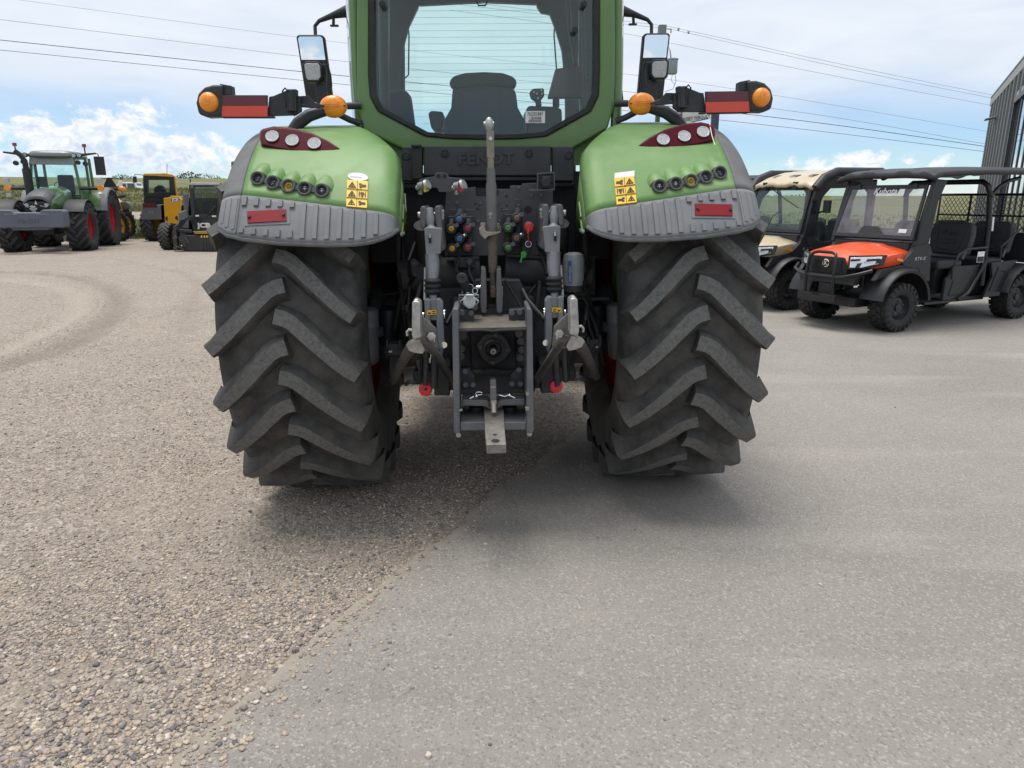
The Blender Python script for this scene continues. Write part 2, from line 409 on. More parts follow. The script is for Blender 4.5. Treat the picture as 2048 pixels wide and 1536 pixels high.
def gravel_z(x, y):
    d = math.hypot(x, y)
    z = -.018 + .008 * vnoise(x, y, 1.3, 2.) + .004 * vnoise(x, y, 5., 5.)
    if d > 5: z += .03 * vnoise(x, y, .35, 7.) * min(1, (d - 5) / 8)
    # wheel ruts swung into the loose stone on the left
    if x < -4 and 4 < y < 24:
        for L, amp in ((RUT, -.05), (RUT2, -.03), (RUT3, -.03)):
            q = poly_d(x, y, L)
            if q < .5: z += amp * math.cos(q / .5 * math.pi * 1.5) * (1 - q / .5)
    return z - .01 * max(0, 1 - abs(x - edge_x(y)) / .3) * 0
def axisvals(parts): return np.unique(np.round(np.concatenate([np.arange(*p) for p in parts]), 4))
xs = axisvals([(-70, -24, 2), (-24, -8, .25), (-8, 3, .08), (3, 20, 1.0), (20, 61, 4)])
ys = axisvals([(-14, .5, 1.0), (.5, 7, .08), (7, 20, .2), (20, 37, .8)])
g = MB(); g.grid([[(x, y, gravel_z(x, y)) for x in xs] for y in ys])
def gravel_mat():
    m = bpy.data.materials.new('river_gravel'); m.use_nodes = True; n, l = m.node_tree.nodes, m.node_tree.links; b = n['Principled BSDF']
    b.inputs['Roughness'].default_value = .9; b.inputs['Specular IOR Level'].default_value = .25
    t = n.new('ShaderNodeTexCoord')
    def nz(s, d, r=.6):
        q = n.new('ShaderNodeTexNoise'); q.inputs['Scale'].default_value = s; q.inputs['Detail'].default_value = d; q.inputs['Roughness'].default_value = r; l.new(t.outputs['Object'], q.inputs['Vector']); return q.outputs[0]
    def vor(s, rnd=1.0):
        q = n.new('ShaderNodeTexVoronoi'); q.inputs['Scale'].default_value = s; q.inputs['Randomness'].default_value = rnd; l.new(t.outputs['Object'], q.inputs['Vector']); return q
    def ramp(f, st):
        q = n.new('ShaderNodeValToRGB'); e = q.color_ramp.elements
        while len(e) < len(st): e.new(.5)
        for el, (p, c) in zip(e, st): el.position = p; el.color = (*c, 1)
        l.new(f, q.inputs[0]); return q.outputs[0]
    def mix(f, a, c, mode='MIX'):
        q = n.new('ShaderNodeMix'); q.data_type = 'RGBA'; q.blend_type = mode
        if isinstance(f, float): q.inputs[0].default_value = f
        else: l.new(f, q.inputs[0])
        for i, v in ((6, a), (7, c)):
            if isinstance(v, tuple): q.inputs[i].default_value = (*v, 1)
            else: l.new(v, q.inputs[i])
        return q.outputs[2]
    va, vb = vor(75), vor(24)
    sx = n.new('ShaderNodeSeparateColor'); l.new(va.outputs['Color'], sx.inputs[0])
    sb = n.new('ShaderNodeSeparateColor'); l.new(vb.outputs['Color'], sb.inputs[0])
    stones = [(0, (0.128, 0.115, 0.109)), (.16, (0.235, 0.198, 0.168)), (.42, (0.341, 0.287, 0.234)), (.62, (0.273, 0.231, 0.207)), (.82, (0.401, 0.343, 0.276)), (1, (0.500, 0.439, 0.381))]
    ca, cb = ramp(sx.outputs[0], stones), ramp(sb.outputs[0], stones)
    pk = n.new('ShaderNodeMath'); pk.operation = 'GREATER_THAN'; l.new(sx.outputs[1], pk.inputs[0]); pk.inputs[1].default_value = .30
    c = mix(pk.outputs[0], cb, ca)
    fin = n.new('ShaderNodeMapRange'); l.new(nz(.9, 7, .65), fin.inputs[0]); fin.inputs[1].default_value = .38; fin.inputs[2].default_value = .72; fin.inputs[4].default_value = .5
    c = mix(fin.outputs[0], c, (.375, .318, .248))                       # fines packed between the stones
    d2 = n.new('ShaderNodeMapRange'); l.new(nz(.33, 6, .6), d2.inputs[0]); d2.inputs[1].default_value = .56; d2.inputs[2].default_value = .72; d2.inputs[4].default_value = .5
    c = mix(d2.outputs[0], c, (.25, .21, .165))                       # damp darker patches
    ra = n.new('ShaderNodeAttribute'); ra.attribute_name = 'rut'
    rn = n.new('ShaderNodeMath'); rn.operation = 'MULTIPLY'; l.new(ra.outputs['Fac'], rn.inputs[0]); l.new(nz(2.2, 7, .7), rn.inputs[1])
    for lo, hi, am, cc in ((.12, .62, .75, (.19, .158, .128)), (-.1, -.5, .6, (.43, .38, .305))):
        q_ = n.new('ShaderNodeMapRange'); l.new(rn.outputs[0], q_.inputs[0]); q_.inputs[1].default_value = lo; q_.inputs[2].default_value = hi; q_.inputs[4].default_value = am
        c = mix(q_.outputs[0], c, cc)                                       # stone turned over by wheels, and polished tracks
    gap = n.new('ShaderNodeMapRange'); l.new(va.outputs['Distance'], gap.inputs[0]); gap.inputs[1].default_value = .55; gap.inputs[2].default_value = .95; gap.inputs[4].default_value = .55
    c = mix(gap.outputs[0], c, (.21, .175, .14))
    l.new(c, b.inputs['Base Color'])
    hm = n.new('ShaderNodeMath'); hm.operation = 'MULTIPLY_ADD'; l.new(va.outputs['Distance'], hm.inputs[0]); hm.inputs[1].default_value = -1.0; l.new(nz(160, 4), hm.inputs[2])
    bp = n.new('ShaderNodeBump'); bp.inputs['Strength'].default_value = .8; bp.inputs['Distance'].default_value = .008; l.new(hm.outputs[0], bp.inputs['Height']); l.new(bp.outputs[0], b.inputs['Normal'])
    return m
GRAVEL = gravel_mat()
yard = tag(g.build('gravel_ground', GRAVEL, smooth=60), 'pale river-gravel yard with curved wheel ruts', None, None, 'structure')
at_ = yard.data.attributes.new('rut', 'FLOAT', 'POINT')
at_.data.foreach_set('value', np.array([rut_tone(v.co.x, v.co.y) if v.co.x < -3.5 and 3.5 < v.co.y < 24 else 0.0 for v in yard.data.vertices], dtype=np.float32))

# asphalt sheet
ay = axisvals([(-10, .5, .5), (.5, 8, .03), (8, 33.2, .3)])
offs = [-.07, -.03, 0.0, .03, .08, .2, .5, 1.0, 2.0, 4.0, 8.0, 16.0, 34.0]
def asphalt_z(k, o_, x, y): return (-.05, -.02, .004, .010, .012)[min(k, 4)] + (.004 * vnoise(x, y, .6, 3.) if k > 4 else 0)
g = MB(); g.grid([[(edge_x(y) + o_, y, asphalt_z(k, o_, edge_x(y) + o_, y)) for k, o_ in enumerate(offs)] for y in ay])
def asphalt_mat():
    m = bpy.data.materials.new('worn_asphalt'); m.use_nodes = True; n, l = m.node_tree.nodes, m.node_tree.links; b = n['Principled BSDF']
    b.inputs['Roughness'].default_value = .82; b.inputs['Specular IOR Level'].default_value = .3
    t = n.new('ShaderNodeTexCoord')
    def nz(s, d, r=.6):
        q = n.new('ShaderNodeTexNoise'); q.inputs['Scale'].default_value = s; q.inputs['Detail'].default_value = d; q.inputs['Roughness'].default_value = r; l.new(t.outputs['Object'], q.inputs['Vector']); return q.outputs[0]
    def mr(f, a, c, d=1.0, e=0.0):
        q = n.new('ShaderNodeMapRange'); l.new(f, q.inputs[0]); q.inputs[1].default_value = a; q.inputs[2].default_value = c; q.inputs[3].default_value = e; q.inputs[4].default_value = d; return q.outputs[0]
    def mix(f, a, c):
        q = n.new('ShaderNodeMix'); q.data_type = 'RGBA'; l.new(f, q.inputs[0])
        for i, v in ((6, a), (7, c)):
            if isinstance(v, tuple): q.inputs[i].default_value = (*v, 1)
            else: l.new(v, q.inputs[i])
        return q.outputs[2]
    c = mix(mr(nz(.55, 6, .6), .35, .68), (.272, .250, .224), (.335, .309, .277))
    st = n.new('ShaderNodeMapping'); l.new(t.outputs['Object'], st.inputs[0]); st.inputs['Scale'].default_value = (.25, 1.6, 1); st.inputs['Rotation'].default_value = (0, 0, R(8))
    sn = n.new('ShaderNodeTexNoise'); sn.inputs['Scale'].default_value = 1.3; sn.inputs['Detail'].default_value = 6; l.new(st.outputs[0], sn.inputs['Vector'])
    c = mix(mr(sn.outputs[0], .52, .70, .65), c, (.405, .372, .33))       # dusty streaks left by traffic
    c = mix(mr(nz(.22, 5, .65), .48, .62, .5), c, (.36, .325, .298))
    c = mix(mr(nz(.31, 6, .7), .60, .70, .45), c, (.27, .26, .235))
    c = mix(mr(nz(1.7, 9, .75), .64, .72, .35), c, (.24, .20, .15))       # small brown stains
    v = n.new('ShaderNodeTexVoronoi'); v.inputs['Scale'].default_value = 125; l.new(t.outputs['Object'], v.inputs['Vector'])
    s3 = n.new('ShaderNodeSeparateColor'); l.new(v.outputs['Color'], s3.inputs[0])
    c = mix(mr(s3.outputs[0], .76, .97, .5), c, (.58, .54, .48))
    c = mix(mr(s3.outputs[1], .78, .95, .48), c, (.15, .137, .12))
    c = mix(mr(nz(420, 2), .35, .7, .35), c, (.22, .20, .178))
    ea = n.new('ShaderNodeAttribute'); ea.attribute_name = 'edge_dust'
    es = n.new('ShaderNodeMath'); es.operation = 'ADD'; l.new(ea.outputs['Fac'], es.inputs[0]); l.new(nz(13, 9, .75), es.inputs[1])
    c = mix(mr(es.outputs[0], .90, 1.40, .75), c, (.38, .325, .255))          # grit spilled over the edge
    l.new(c, b.inputs['Base Color'])
    hm = n.new('ShaderNodeMath'); hm.operation = 'ADD'; l.new(nz(170, 5, .75), hm.inputs[0]); l.new(v.outputs['Distance'], hm.inputs[1])
    bp = n.new('ShaderNodeBump'); bp.inputs['Strength'].default_value = .75; bp.inputs['Distance'].default_value = .007; l.new(hm.outputs[0], bp.inputs['Height']); l.new(bp.outputs[0], b.inputs['Normal'])
    return m
pav = tag(g.build('pavement', asphalt_mat(), smooth=60), 'worn grey asphalt apron with a ragged gravel edge', None, None, 'structure')
at_ = pav.data.attributes.new('edge_dust', 'FLOAT', 'POINT')
at_.data.foreach_set('value', np.array([math.exp(-max(0, v.co.x - edge_x(v.co.y)) / .13) for v in pav.data.vertices], dtype=np.float32))

# gravel road up the slope, beyond the first strip of grass
g = MB()
rows = []
for x in np.arange(-70, -6, 1.5):
    y0 = 42.2 + .02 * (x + 22); rows.append([(x, y, terrain(x, y) + (.10 if 0 < k < 4 else -.15)) for k, y in enumerate(np.linspace(y0 - 2.9, y0 + 2.9, 5))])
g.grid(rows)
tag(g.build('road', GRAVEL, smooth=60), 'pale gravel road crossing the grass beyond the yard', None, None, 'structure')

# loose stones: too many to count
def ico(sub):
    bm = bmesh.new(); bmesh.ops.create_icosphere(bm, subdivisions=sub, radius=1.0)
    v = np.array([x.co[:] for x in bm.verts]); f = np.array([[q.index for q in p.verts] for p in bm.faces]); bm.free(); return v, f
def stone_field(name, pos, rad, sub, mat, label):
    bv, bf = ico(sub); k, nv, nf = len(pos), len(bv), len(bf)
    ang = RNG.uniform(0, 2 * math.pi, k); sx = RNG.uniform(.75, 1.45, k); sz = RNG.uniform(.42, .8, k)
    tmpl = [bv * (1 + .22 * RNG.standard_normal((nv, 1)).clip(-1.2, 1.2)) for _ in range(12)]
    pick = RNG.integers(0, 12, k)
    V = np.stack(tmpl)[pick] * np.stack([sx, np.ones(k), sz], 1)[:, None, :] * rad[:, None, None]
    c, s_ = np.cos(ang)[:, None], np.sin(ang)[:, None]
    X = V[:, :, 0] * c - V[:, :, 1] * s_; Y = V[:, :, 0] * s_ + V[:, :, 1] * c
    V = np.stack([X, Y, V[:, :, 2]], 2) + pos[:, None, :]
    Fc = (bf[None] + (np.arange(k) * nv)[:, None, None]).reshape(-1)
    me = bpy.data.meshes.new(name); me.vertices.add(k * nv); me.vertices.foreach_set('co', V.reshape(-1).astype(np.float32))
    me.loops.add(len(Fc)); me.loops.foreach_set('vertex_index', Fc.astype(np.int32))
    me.polygons.add(k * nf); me.polygons.foreach_set('loop_start', np.arange(0, k * nf * 3, 3, dtype=np.int32))
    me.update(calc_edges=True); me.shade_smooth(); me.materials.append(mat)
    o = bpy.data.objects.new(name, me); COL.objects.link(o)
    return tag(o, label, None, None, 'stuff')
def pebble_mat():
    m = bpy.data.materials.new('pebbles'); m.use_nodes = True; n, l = m.node_tree.nodes, m.node_tree.links; b = n['Principled BSDF']
    b.inputs['Roughness'].default_value = .8; b.inputs['Specular IOR Level'].default_value = .3
    gi = n.new('ShaderNodeNewGeometry'); cr = n.new('ShaderNodeValToRGB'); e = cr.color_ramp.elements; cr.color_ramp.interpolation = 'CONSTANT'
    cols = [(0.134, 0.127, 0.129), (0.403, 0.331, 0.258), (0.287, 0.240, 0.202), (0.493, 0.417, 0.325), (0.358, 0.296, 0.240), (0.242, 0.211, 0.193), (0.421, 0.322, 0.236), (0.376, 0.322, 0.278), (0.556, 0.486, 0.416), (0.340, 0.279, 0.227), (0.296, 0.249, 0.236), (0.448, 0.378, 0.304), (0.224, 0.198, 0.184), (0.394, 0.326, 0.258)]
    while len(e) < len(cols): e.new(.5)
    for i, (el, c) in enumerate(zip(e, cols)): el.position = i / len(cols); el.color = (*c, 1)
    l.new(gi.outputs['Random Per Island'], cr.inputs[0])
    t = n.new('ShaderNodeTexCoord'); q = n.new('ShaderNodeTexNoise'); q.inputs['Scale'].default_value = 130; q.inputs['Detail'].default_value = 4; l.new(t.outputs['Object'], q.inputs['Vector'])
    hs = n.new('ShaderNodeMapRange'); l.new(q.outputs[0], hs.inputs[0]); hs.inputs[1].default_value = .3; hs.inputs[2].default_value = .7; hs.inputs[3].default_value = .72; hs.inputs[4].default_value = 1.2
    mu = n.new('ShaderNodeVectorMath'); mu.operation = 'SCALE'; l.new(cr.outputs[0], mu.inputs[0]); l.new(hs.outputs[0], mu.inputs['Scale']); l.new(mu.outputs[0], b.inputs['Base Color'])
    return m
PEB = pebble_mat()
def scatter(n, ymin, ymax, rlo, rhi, spill):
    P_, r_ = [], []
    while len(P_) < n:
        y = ymin * (ymax / ymin) ** random.random()          # denser where it is near
        half = .78 * (y * .97 + .42) + .1
        x = random.uniform(-half, min(half, edge_x(y) + .55))
        q = edge_x(y) - x
        w = min(1.0, max(0.0, (q + .02) / .16))
        if q < 0.02: w = spill * math.exp(q / .19)
        patch = .5 + .9 * vnoise(x, y, 1.1, 6.) + .5 * vnoise(x, y, 4.1, 2.)
        band = math.exp(-abs(q - .25) / .5)
        fade = min(1, max(.0, (ymax * 1.02 - y) / (ymax * .45)))
        if random.random() > fade * w * min(1, max(.16, patch * .75 + .7 * band)): continue
        rr = rlo * (rhi / rlo) ** (random.random() ** (2.3 if band > .4 else 3.4))
        zz = gravel_z(x, y) if q > .02 else (.012 if q < -.03 else 0)
        P_.append((x, y, zz + rr * random.uniform(.05, .34))); r_.append(rr)
    return np.array(P_), np.array(r_)
p_, r_ = scatter(16000, 1.25, 3.0, .0022, .0115, .50); stone_field('loose_gravel', p_, r_, 2, PEB, 'loose river stones along the edge of the gravel yard')
p_, r_ = scatter(42000, 2.3, 13.0, .0038, .0095, .4); stone_field('loose_gravel', p_, r_, 1, PEB, 'fine loose stones spread over the gravel yard')
# stray stones on the asphalt
sp = []
for px, py, r0 in [(1172, 1024, .011), (1197, 1075, .011), (1160, 1218, .007), (1640, 1170, .009), (1690, 1150, .007), (858, 1512, .011), (872, 1336, .009), (488, 1418, .012), (766, 1338, .008), (980, 1490, .006),
                   (525, 1380, .011), (610, 1376, .009), (905, 1050, .009), (965, 1058, .007), (700, 1290, .008), (640, 1420, .006), (1330, 1440, .005), (1880, 1085, .006), (1690, 960, .006), (1790, 815, .007), (1460, 1180, .005),
                   (450, 1480, .008), (740, 1180, .011), (770, 1300, .009), (590, 1300, .012), (560, 1312, .010), (810, 1195, .008), (1270, 1060, .005), (1100, 1300, .005)]:
    w = gnd(px, py, .012); sp.append((w.x, w.y, .012 + r0 * .3, r0))
sp = np.array(sp); stone_field('stray_stones', sp[:, :3], sp[:, 3], 2, PEB, 'a few stray pebbles lying on the asphalt')

# grass on the bank behind the yard
def grass_field(name, n, label):
    V, Fc = [], []
    for i in range(n):
        y = random.uniform(33.5, 74); az = R(random.uniform(-38, -14) if random.random() < .8 else random.uniform(-14, 42))
        d = 34 * (78 / 34) ** random.random(); x, y = d * math.sin(az), d * math.cos(az)
        if az < R(-8) and abs(y - 42.2 - .02 * (x + 22)) < 2.6: continue
        z = terrain(x, y); hgt = random.uniform(.07, .22) * (1 + .5 * vnoise(x, y, .4, 1.)); w = random.uniform(.02, .06)
        for _ in range(3):
            a = random.uniform(0, 2 * math.pi); dx, dy = math.cos(a), math.sin(a); ox, oy = random.gauss(0, .12), random.gauss(0, .12); o_ = len(V)
            ln = random.uniform(.05, .3) * hgt
            V += [(x + ox - dx * w, y + oy - dy * w, z - .03), (x + ox + dx * w, y + oy + dy * w, z - .03), (x + ox + dy * ln, y + oy - dx * ln, z + hgt)]; Fc.append((o_, o_ + 1, o_ + 2))
    me = bpy.data.meshes.new(name); me.from_pydata(V, [], Fc)
    m = bpy.data.materials.new('grass_blades'); m.use_nodes = True; n_, l = m.node_tree.nodes, m.node_tree.links; b = n_['Principled BSDF']; b.inputs['Roughness'].default_value = .8; b.inputs['Specular IOR Level'].default_value = .2
    gi = n_.new('ShaderNodeNewGeometry'); cr = n_.new('ShaderNodeValToRGB'); e = cr.color_ramp.elements; e.new(.5)
    for el, (p, c) in zip(e, [(0, (.10, .13, .04)), (.55, (.18, .19, .08)), (1, (.33, .29, .16))]): el.position = p; el.color = (*c, 1)
    l.new(gi.outputs['Random Per Island'], cr.inputs[0]); l.new(cr.outputs[0], b.inputs['Base Color'])
    me.materials.append(m); o = bpy.data.objects.new(name, me); COL.objects.link(o); tag(o, label, None, None, 'stuff')
grass_field('grass', 22000, 'rough green grass on the bank behind the yard')
# ------------------------------------------------------------------ shared materials
RUB = M('tyre_rubber', (.040, .040, .040), .78, var=.3, scale=9, bump=.25, bscale=90, dirt=(.135, .122, .104), dscale=4.5, dlo=.42, dhi=.80, damt=.85)
WORN = M('worn_tread', (.128, .126, .121), .9, var=.28, scale=60, bump=.5, bscale=140, dirt=(.055, .054, .052), dscale=45, dlo=.55, dhi=.68)
RUBD = M('dark_rubber', (.022, .022, .024), .75, var=.3, scale=14, bump=.2, dirt=(.07, .066, .06), dscale=6, dlo=.52, dhi=.85)
PLB = M('black_plastic', (.018, .019, .021), .58, var=.2, scale=12, bump=.12, bscale=220, dirt=(.06, .057, .052), dscale=5, dlo=.52, dhi=.85, damt=.6)
PLD = M('dark_panel', (.028, .030, .036), .5, var=.2, scale=7, bump=.1, bscale=160, dirt=(.085, .08, .072), dscale=6, dlo=.5, dhi=.85, damt=.6)
GREY = M('grey_plastic', (.145, .152, .163), .62, var=.10, scale=6, bump=.1, bscale=260, dirt=(.27, .26, .245), dscale=3.2, dlo=.45, dhi=.8, damt=.6)
GREY2 = M('weathered_grey_plastic', (.118, .120, .124), .7, var=.16, scale=7, bump=.15, bscale=260, dirt=(.25, .24, .22), dscale=4, dlo=.45, dhi=.78, damt=.7)
GRN = M('faded_green_paint', (.140, .262, .082), .46, var=.12, scale=4, bump=.03, bscale=220, dirt=(.26, .36, .19), dscale=3.4, dlo=.47, dhi=.70, damt=.7, coat=.0, spec=.36)
GRND = M('green_paint', (.105, .205, .058), .35, var=.08, scale=5, dirt=(.17, .20, .13), dscale=3, dlo=.5, dhi=.85, damt=.5, coat=.3)
CAST = M('grey_cast_metal', (.115, .120, .130), .55, .25, var=.2, scale=14, bump=.2, bscale=120, dirt=(.15, .125, .098), dscale=7, dlo=.5, dhi=.75, damt=.8)
CASTD = M('dark_cast_metal', (.036, .038, .043), .6, .15, var=.25, scale=10, bump=.2, bscale=100, dirt=(.095, .08, .064), dscale=6, dlo=.5, dhi=.78, damt=.7)
GLINK = M('grey_link_paint', (.205, .215, .232), .5, .1, var=.12, scale=10, bump=.1, dirt=(.24, .205, .165), dscale=8, dlo=.52, dhi=.75, damt=.7)
STEEL = M('worn_steel', (.42, .41, .395), .45, .6, var=.3, scale=25, bump=.2, bscale=140, dirt=(.20, .17, .135), dscale=9, dlo=.5, dhi=.75)
RUST = M('dusty_rusted_steel', (.118, .096, .076), .8, .2, var=.3, scale=20, bump=.4, bscale=120, dirt=(.085, .07, .058), dscale=12, dlo=.5, dhi=.7)
DUSTS = M('dusty_ledge', (.27, .225, .175), .95, var=.2, scale=18, bump=.2)
REDP = M('red_plastic', (.62, .025, .03), .45, var=.08, scale=20)
AMB = M('amber_lens', (.95, .29, .006), .22, var=.12, scale=60, bump=.35, bscale=110, coat=.6)
LENS = M('clear_lens', (.46, .47, .48), .25, var=.35, scale=190, bump=.8, bscale=230, coat=.6)
REDL = M('dark_red_lens', (.075, .004, .012), .25, var=.15, scale=9, coat=.0, spec=.14)
REFL = M('red_reflector', (.21, .004, .012), .5, var=.15, scale=140, bump=.15, bscale=300, coat=.0, spec=.25)
YSTK = M('yellow_sticker', (.80, .50, .03), .5, var=.06)
WSTK = M('white_sticker', (.72, .72, .73), .5, var=.06)
INK = M('black_print', (.02, .02, .022), .6)
RIMR = M('red_rim_paint', (.30, .022, .020), .45, var=.15, scale=8, dirt=(.16, .10, .08), dscale=5)
CHROME = M('chrome', (.8, .8, .8), .12, 1.0, var=.02)
MIRR = M('mirror_glass', (.82, .84, .86), .02, 1.0, var=.01)
FABRIC = M('seat_fabric', (.030, .038, .060), .9, var=.2, scale=25, bump=.2)
CABGL = glass('cab_glass', (.915, .982, .958), body=.016, bodycol=(.45, .47, .45))
FRONTGL = glass('windscreen_glass', (.91, .98, .975))

# ------------------------------------------------------------------ wheels
def tyre_profile(Rb, w, rim):
    k = Rb - rim
    half = [(rim, .74), (rim + .05, .93), (rim + k * .32, 1.03), (rim + k * .6, 1.05), (Rb - .085, 1.01), (Rb - .03, .94), (Rb - .008, .78), (Rb - .002, .4), (Rb, 0)]
    return [(r, -w * u) for r, u in half] + [(r, w * u) for r, u in half[-2::-1]]
def lug_mesh(side, Rt, Rb, w, span, tw, mat, mat2, name='tread_lug', lead=-.07):
    path = [(lead, 0), (.06, .035), (.16, .10), (.28, .23), (.5, .48), (.72, .725), (.88, .885), (.99, .975), (1.03, 1.0)]
    m = MB(); vs = []; n = len(path)
    P_ = [(u * w, q * span * Rt) for u, q in path]
    for i, (x, a) in enumerate(P_):
        x0, a0 = P_[max(0, i - 1)]; x1, a1 = P_[min(n - 1, i + 1)]
        t = Vector((x1 - x0, a1 - a0)).normalized(); nn = Vector((-t.y, t.x))
        u = abs(path[i][0]); rt = Rt - .012 * u ** 3; rb = Rb - .012 - .085 * max(0, u - .78) / .22
        hw = tw * (.62 - .12 * min(1, u))
        if i == n - 1: rt, rb = Rb - .035, Rb - .13
        fl = .024 - .016 * max(0, min(1, (u - .70) / .3))
        for off, r_ in ((-hw - fl, rb), (-hw - .002, rt - .012), (-hw + .008, rt), (hw - .008, rt), (hw + .002, rt - .012), (hw + fl, rb)):
            q = Vector((x, a)) + nn * off; ph = q.y / Rt
            vs.append((side * q.x, r_ * math.cos(ph), r_ * math.sin(ph)))
    fs = [(i * 6 + k, i * 6 + k + 1, (i + 1) * 6 + k + 1, (i + 1) * 6 + k) for i in range(n - 1) for k in range(5)] + [(0, 1, 2, 3, 4, 5), tuple(range(6 * n - 1, 6 * n - 7, -1))]
    m.add(vs, fs); me = m.mesh(name, mat, 40); me.materials.append(mat2)
    for p in me.polygons:
        c = p.center; rad_ = Vector((0, c.y, c.z)).normalized()
        if abs(p.normal.dot(rad_)) > .8: p.material_index = 1
    return me
def wheel(parent, c, Rt, lh, w, rim, nl, side, rimmat, name='rear_wheel', tw=.078, detail=True, tm=None, wm=None, hubdir=None, ph0=0.0):
    """tyre (the part) with its rim and tread lugs as sub-parts"""
    tm = tm or RUB; wm = wm or WORN; Rb = Rt - lh
    t = MB().lathe(tyre_profile(Rb, w, rim), (0, 0, 0), 'X', 72 if detail else 40).build(name, tm, parent, smooth=50)
    t.location = c
    hd = side if hubdir is None else hubdir
    r = MB().lathe([(rim + .02, -w * .74), (rim + .022, -w * .60), (rim - .02, -w * .55), (rim - .05, -w * .2), (rim - .05, hd * w * .12), (rim * .80, hd * w * .20), (rim * .5, hd * w * .42), (rim * .32, hd * w * .44), (0.001, hd * w * .44)], (0, 0, 0), 'X', 48)
    r.lathe([(rim + .02, w * .74), (rim + .022, w * .60), (rim - .02, w * .55), (rim - .05, w * .2), (rim - .05, -w * .2)], (0, 0, 0), 'X', 48)
    for k in range(10):
        a = 2 * math.pi * k / 10; q = rim * .42
        r.cyl((hd * w * .40, q * math.cos(a), q * math.sin(a)), (hd * w * .50, q * math.cos(a), q * math.sin(a)), .016, n=6)
    r.build('rim', rimmat, t, smooth=40)
    if nl:
        pitch = 2 * math.pi / nl
        for sd in (-1, 1):
            me = lug_mesh(sd, Rt, Rb, w, pitch * 1.08, tw, tm, wm)
            for k in range(nl):
                o = bpy.data.objects.new('tread_lug', me); COL.objects.link(o); o.parent = t
                o.rotation_euler = (ph0 + pitch * (k + (.5 if sd > 0 else 0)), 0, 0)
    return t

# ------------------------------------------------------------------ the tractor in front of us
TLOC, TROT = (-.105, 4.25, 0), (0, R(-.75), R(2.4))
TM = frame(TLOC, rot=TROT)
TRA = thing('tractor', 'large green tractor seen from behind with lift arms and drawbar', 'tractor', TLOC, rot=TROT)
def T(px, py, Y): return hit(px, py, TM, 1, Y - 4.25)
def tplate(m, pts, Y, t): return m.prism([T(x, y, Y) for x, y in pts], (0, t, 0))
def tbox(m, x0, y0, x1, y1, Y, t): return tplate(m, [(x0, y0), (x1, y0), (x1, y1), (x0, y1)], Y, t)
def ttube(m, pts, r, n=10): return m.tube([T(*p) for p in pts], r, n)
def tdisc(m, px, py, Y, r, t, n=20, tilt=None):
    c = T(px, py, Y); return m.cyl(c, c + Vector((0, t, 0)), r, n=n)
def tb(name, mat, fn, parent=TRA, **kw):
    m = MB(); fn(m); return m.build(name, mat, parent, **kw)
def both(name, mat, fn, parent=TRA, **kw):
    m = MB(); fn(m); return m.pair(name, mat, parent, **kw)
AX = .95
wl_ = wheel(TRA, (-1.0, 0, AX), .97, .064, .343, .50, 21, -1, RIMR, ph0=.10, tw=.071)
wr_ = wheel(TRA, (.99, 0, AX), .97, .064, .338, .50, 21, 1, RIMR, ph0=.27, tw=.071)
for sx in (-1, 1): wheel(TRA, (sx * .93, 2.78, .70), .72, .05, .27, .36, 0, sx, RIMR, name='front_wheel', detail=False)

# drivetrain, mostly in the dark
tb('transmission_housing', CASTD, lambda m: m.bx(-.30, .30, -.42, 2.2, .62, 1.20).bx(-.22, .22, -.52, -.42, .62, 1.16), bevel=.02)
both('axle_housing', CASTD, lambda m: m.lathe([(.25, -.20), (.24, -.30), (.17, -.42), (.16, -.62), (.22, -.64), (.22, -.70)], (0, 0, AX), 'X', 28))
tb('front_axle', CASTD, lambda m: m.tube([(-.75, 2.78, .66), (-.3, 2.78, .60), (.3, 2.78, .60), (.75, 2.78, .66)], .11, 12))
tb('engine_block', CASTD, lambda m: m.bx(-.32, .32, 1.6, 3.5, .62, 1.3), bevel=.03)
tb('hood', GRND, lambda m: m.prism([(-.36, 1.5, 1.25), (.36, 1.5, 1.25), (.38, 1.5, 1.85), (.28, 1.5, 2.0), (-.28, 1.5, 2.0), (-.38, 1.5, 1.85)], (0, 2.0, -.12)), bevel=.04)
both('fuel_tank', PLB, lambda m: m.bx(-.75, -.35, .75, 1.9, .62, 1.30), bevel=.05)

# ---- rear fenders
RF = 1.10
def a_in(th):
    """inner edge of the fender: it steps outwards above, where the cab corner comes down"""
    return float(np.interp(math.degrees(th), [0, 53, 60, 70, 82, 180], [.44, .44, .46, .56, .67, .67]))
def rr(x, a0=.44):
    a = abs(x); r = RF
    if a > 1.09: r -= .085 * (1 - math.sqrt(max(0, 1 - min(1, (a - 1.09) / .175) ** 2)))
    if a < a0 + .085: r -= .055 * (1 - math.sqrt(max(0, 1 - min(1, (a0 + .085 - a) / .085) ** 2)))
    return r
def fp(x, th, off=0.0):
    r = rr(x, a_in(th)) + off; return (x, -r * math.cos(th), AX + r * math.sin(th))
TH0 = ([.44, .455, .495, .55, .62, .75, .95, 1.12, 1.20, 1.265], [33.2, 31.4, 29.6, 28.6, 28.1, 28.0, 28.6, 29.8, 31.4, 34.8])
def th0(a): return R(np.interp(a, *TH0))
def th1(a): return R(35.3 + (a - .42) * 8.7)
def patch(xa, xb, ta, tb_, nx, nt, off=0.0):
    rows = []
    for i in range(nt + 1):
        row = []
        for j in range(nx + 1):
            a = xa + (xb - xa) * j / nx; lo, hi = ta(a), tb_(a); th = lo + (hi - lo) * i / nt
            if xa < .45: a = a_in(th) + (xb - a_in(th)) * j / nx
            row.append(fp(-a, th, off))
        rows.append(row)
    return rows
THT = lambda a: R(118)
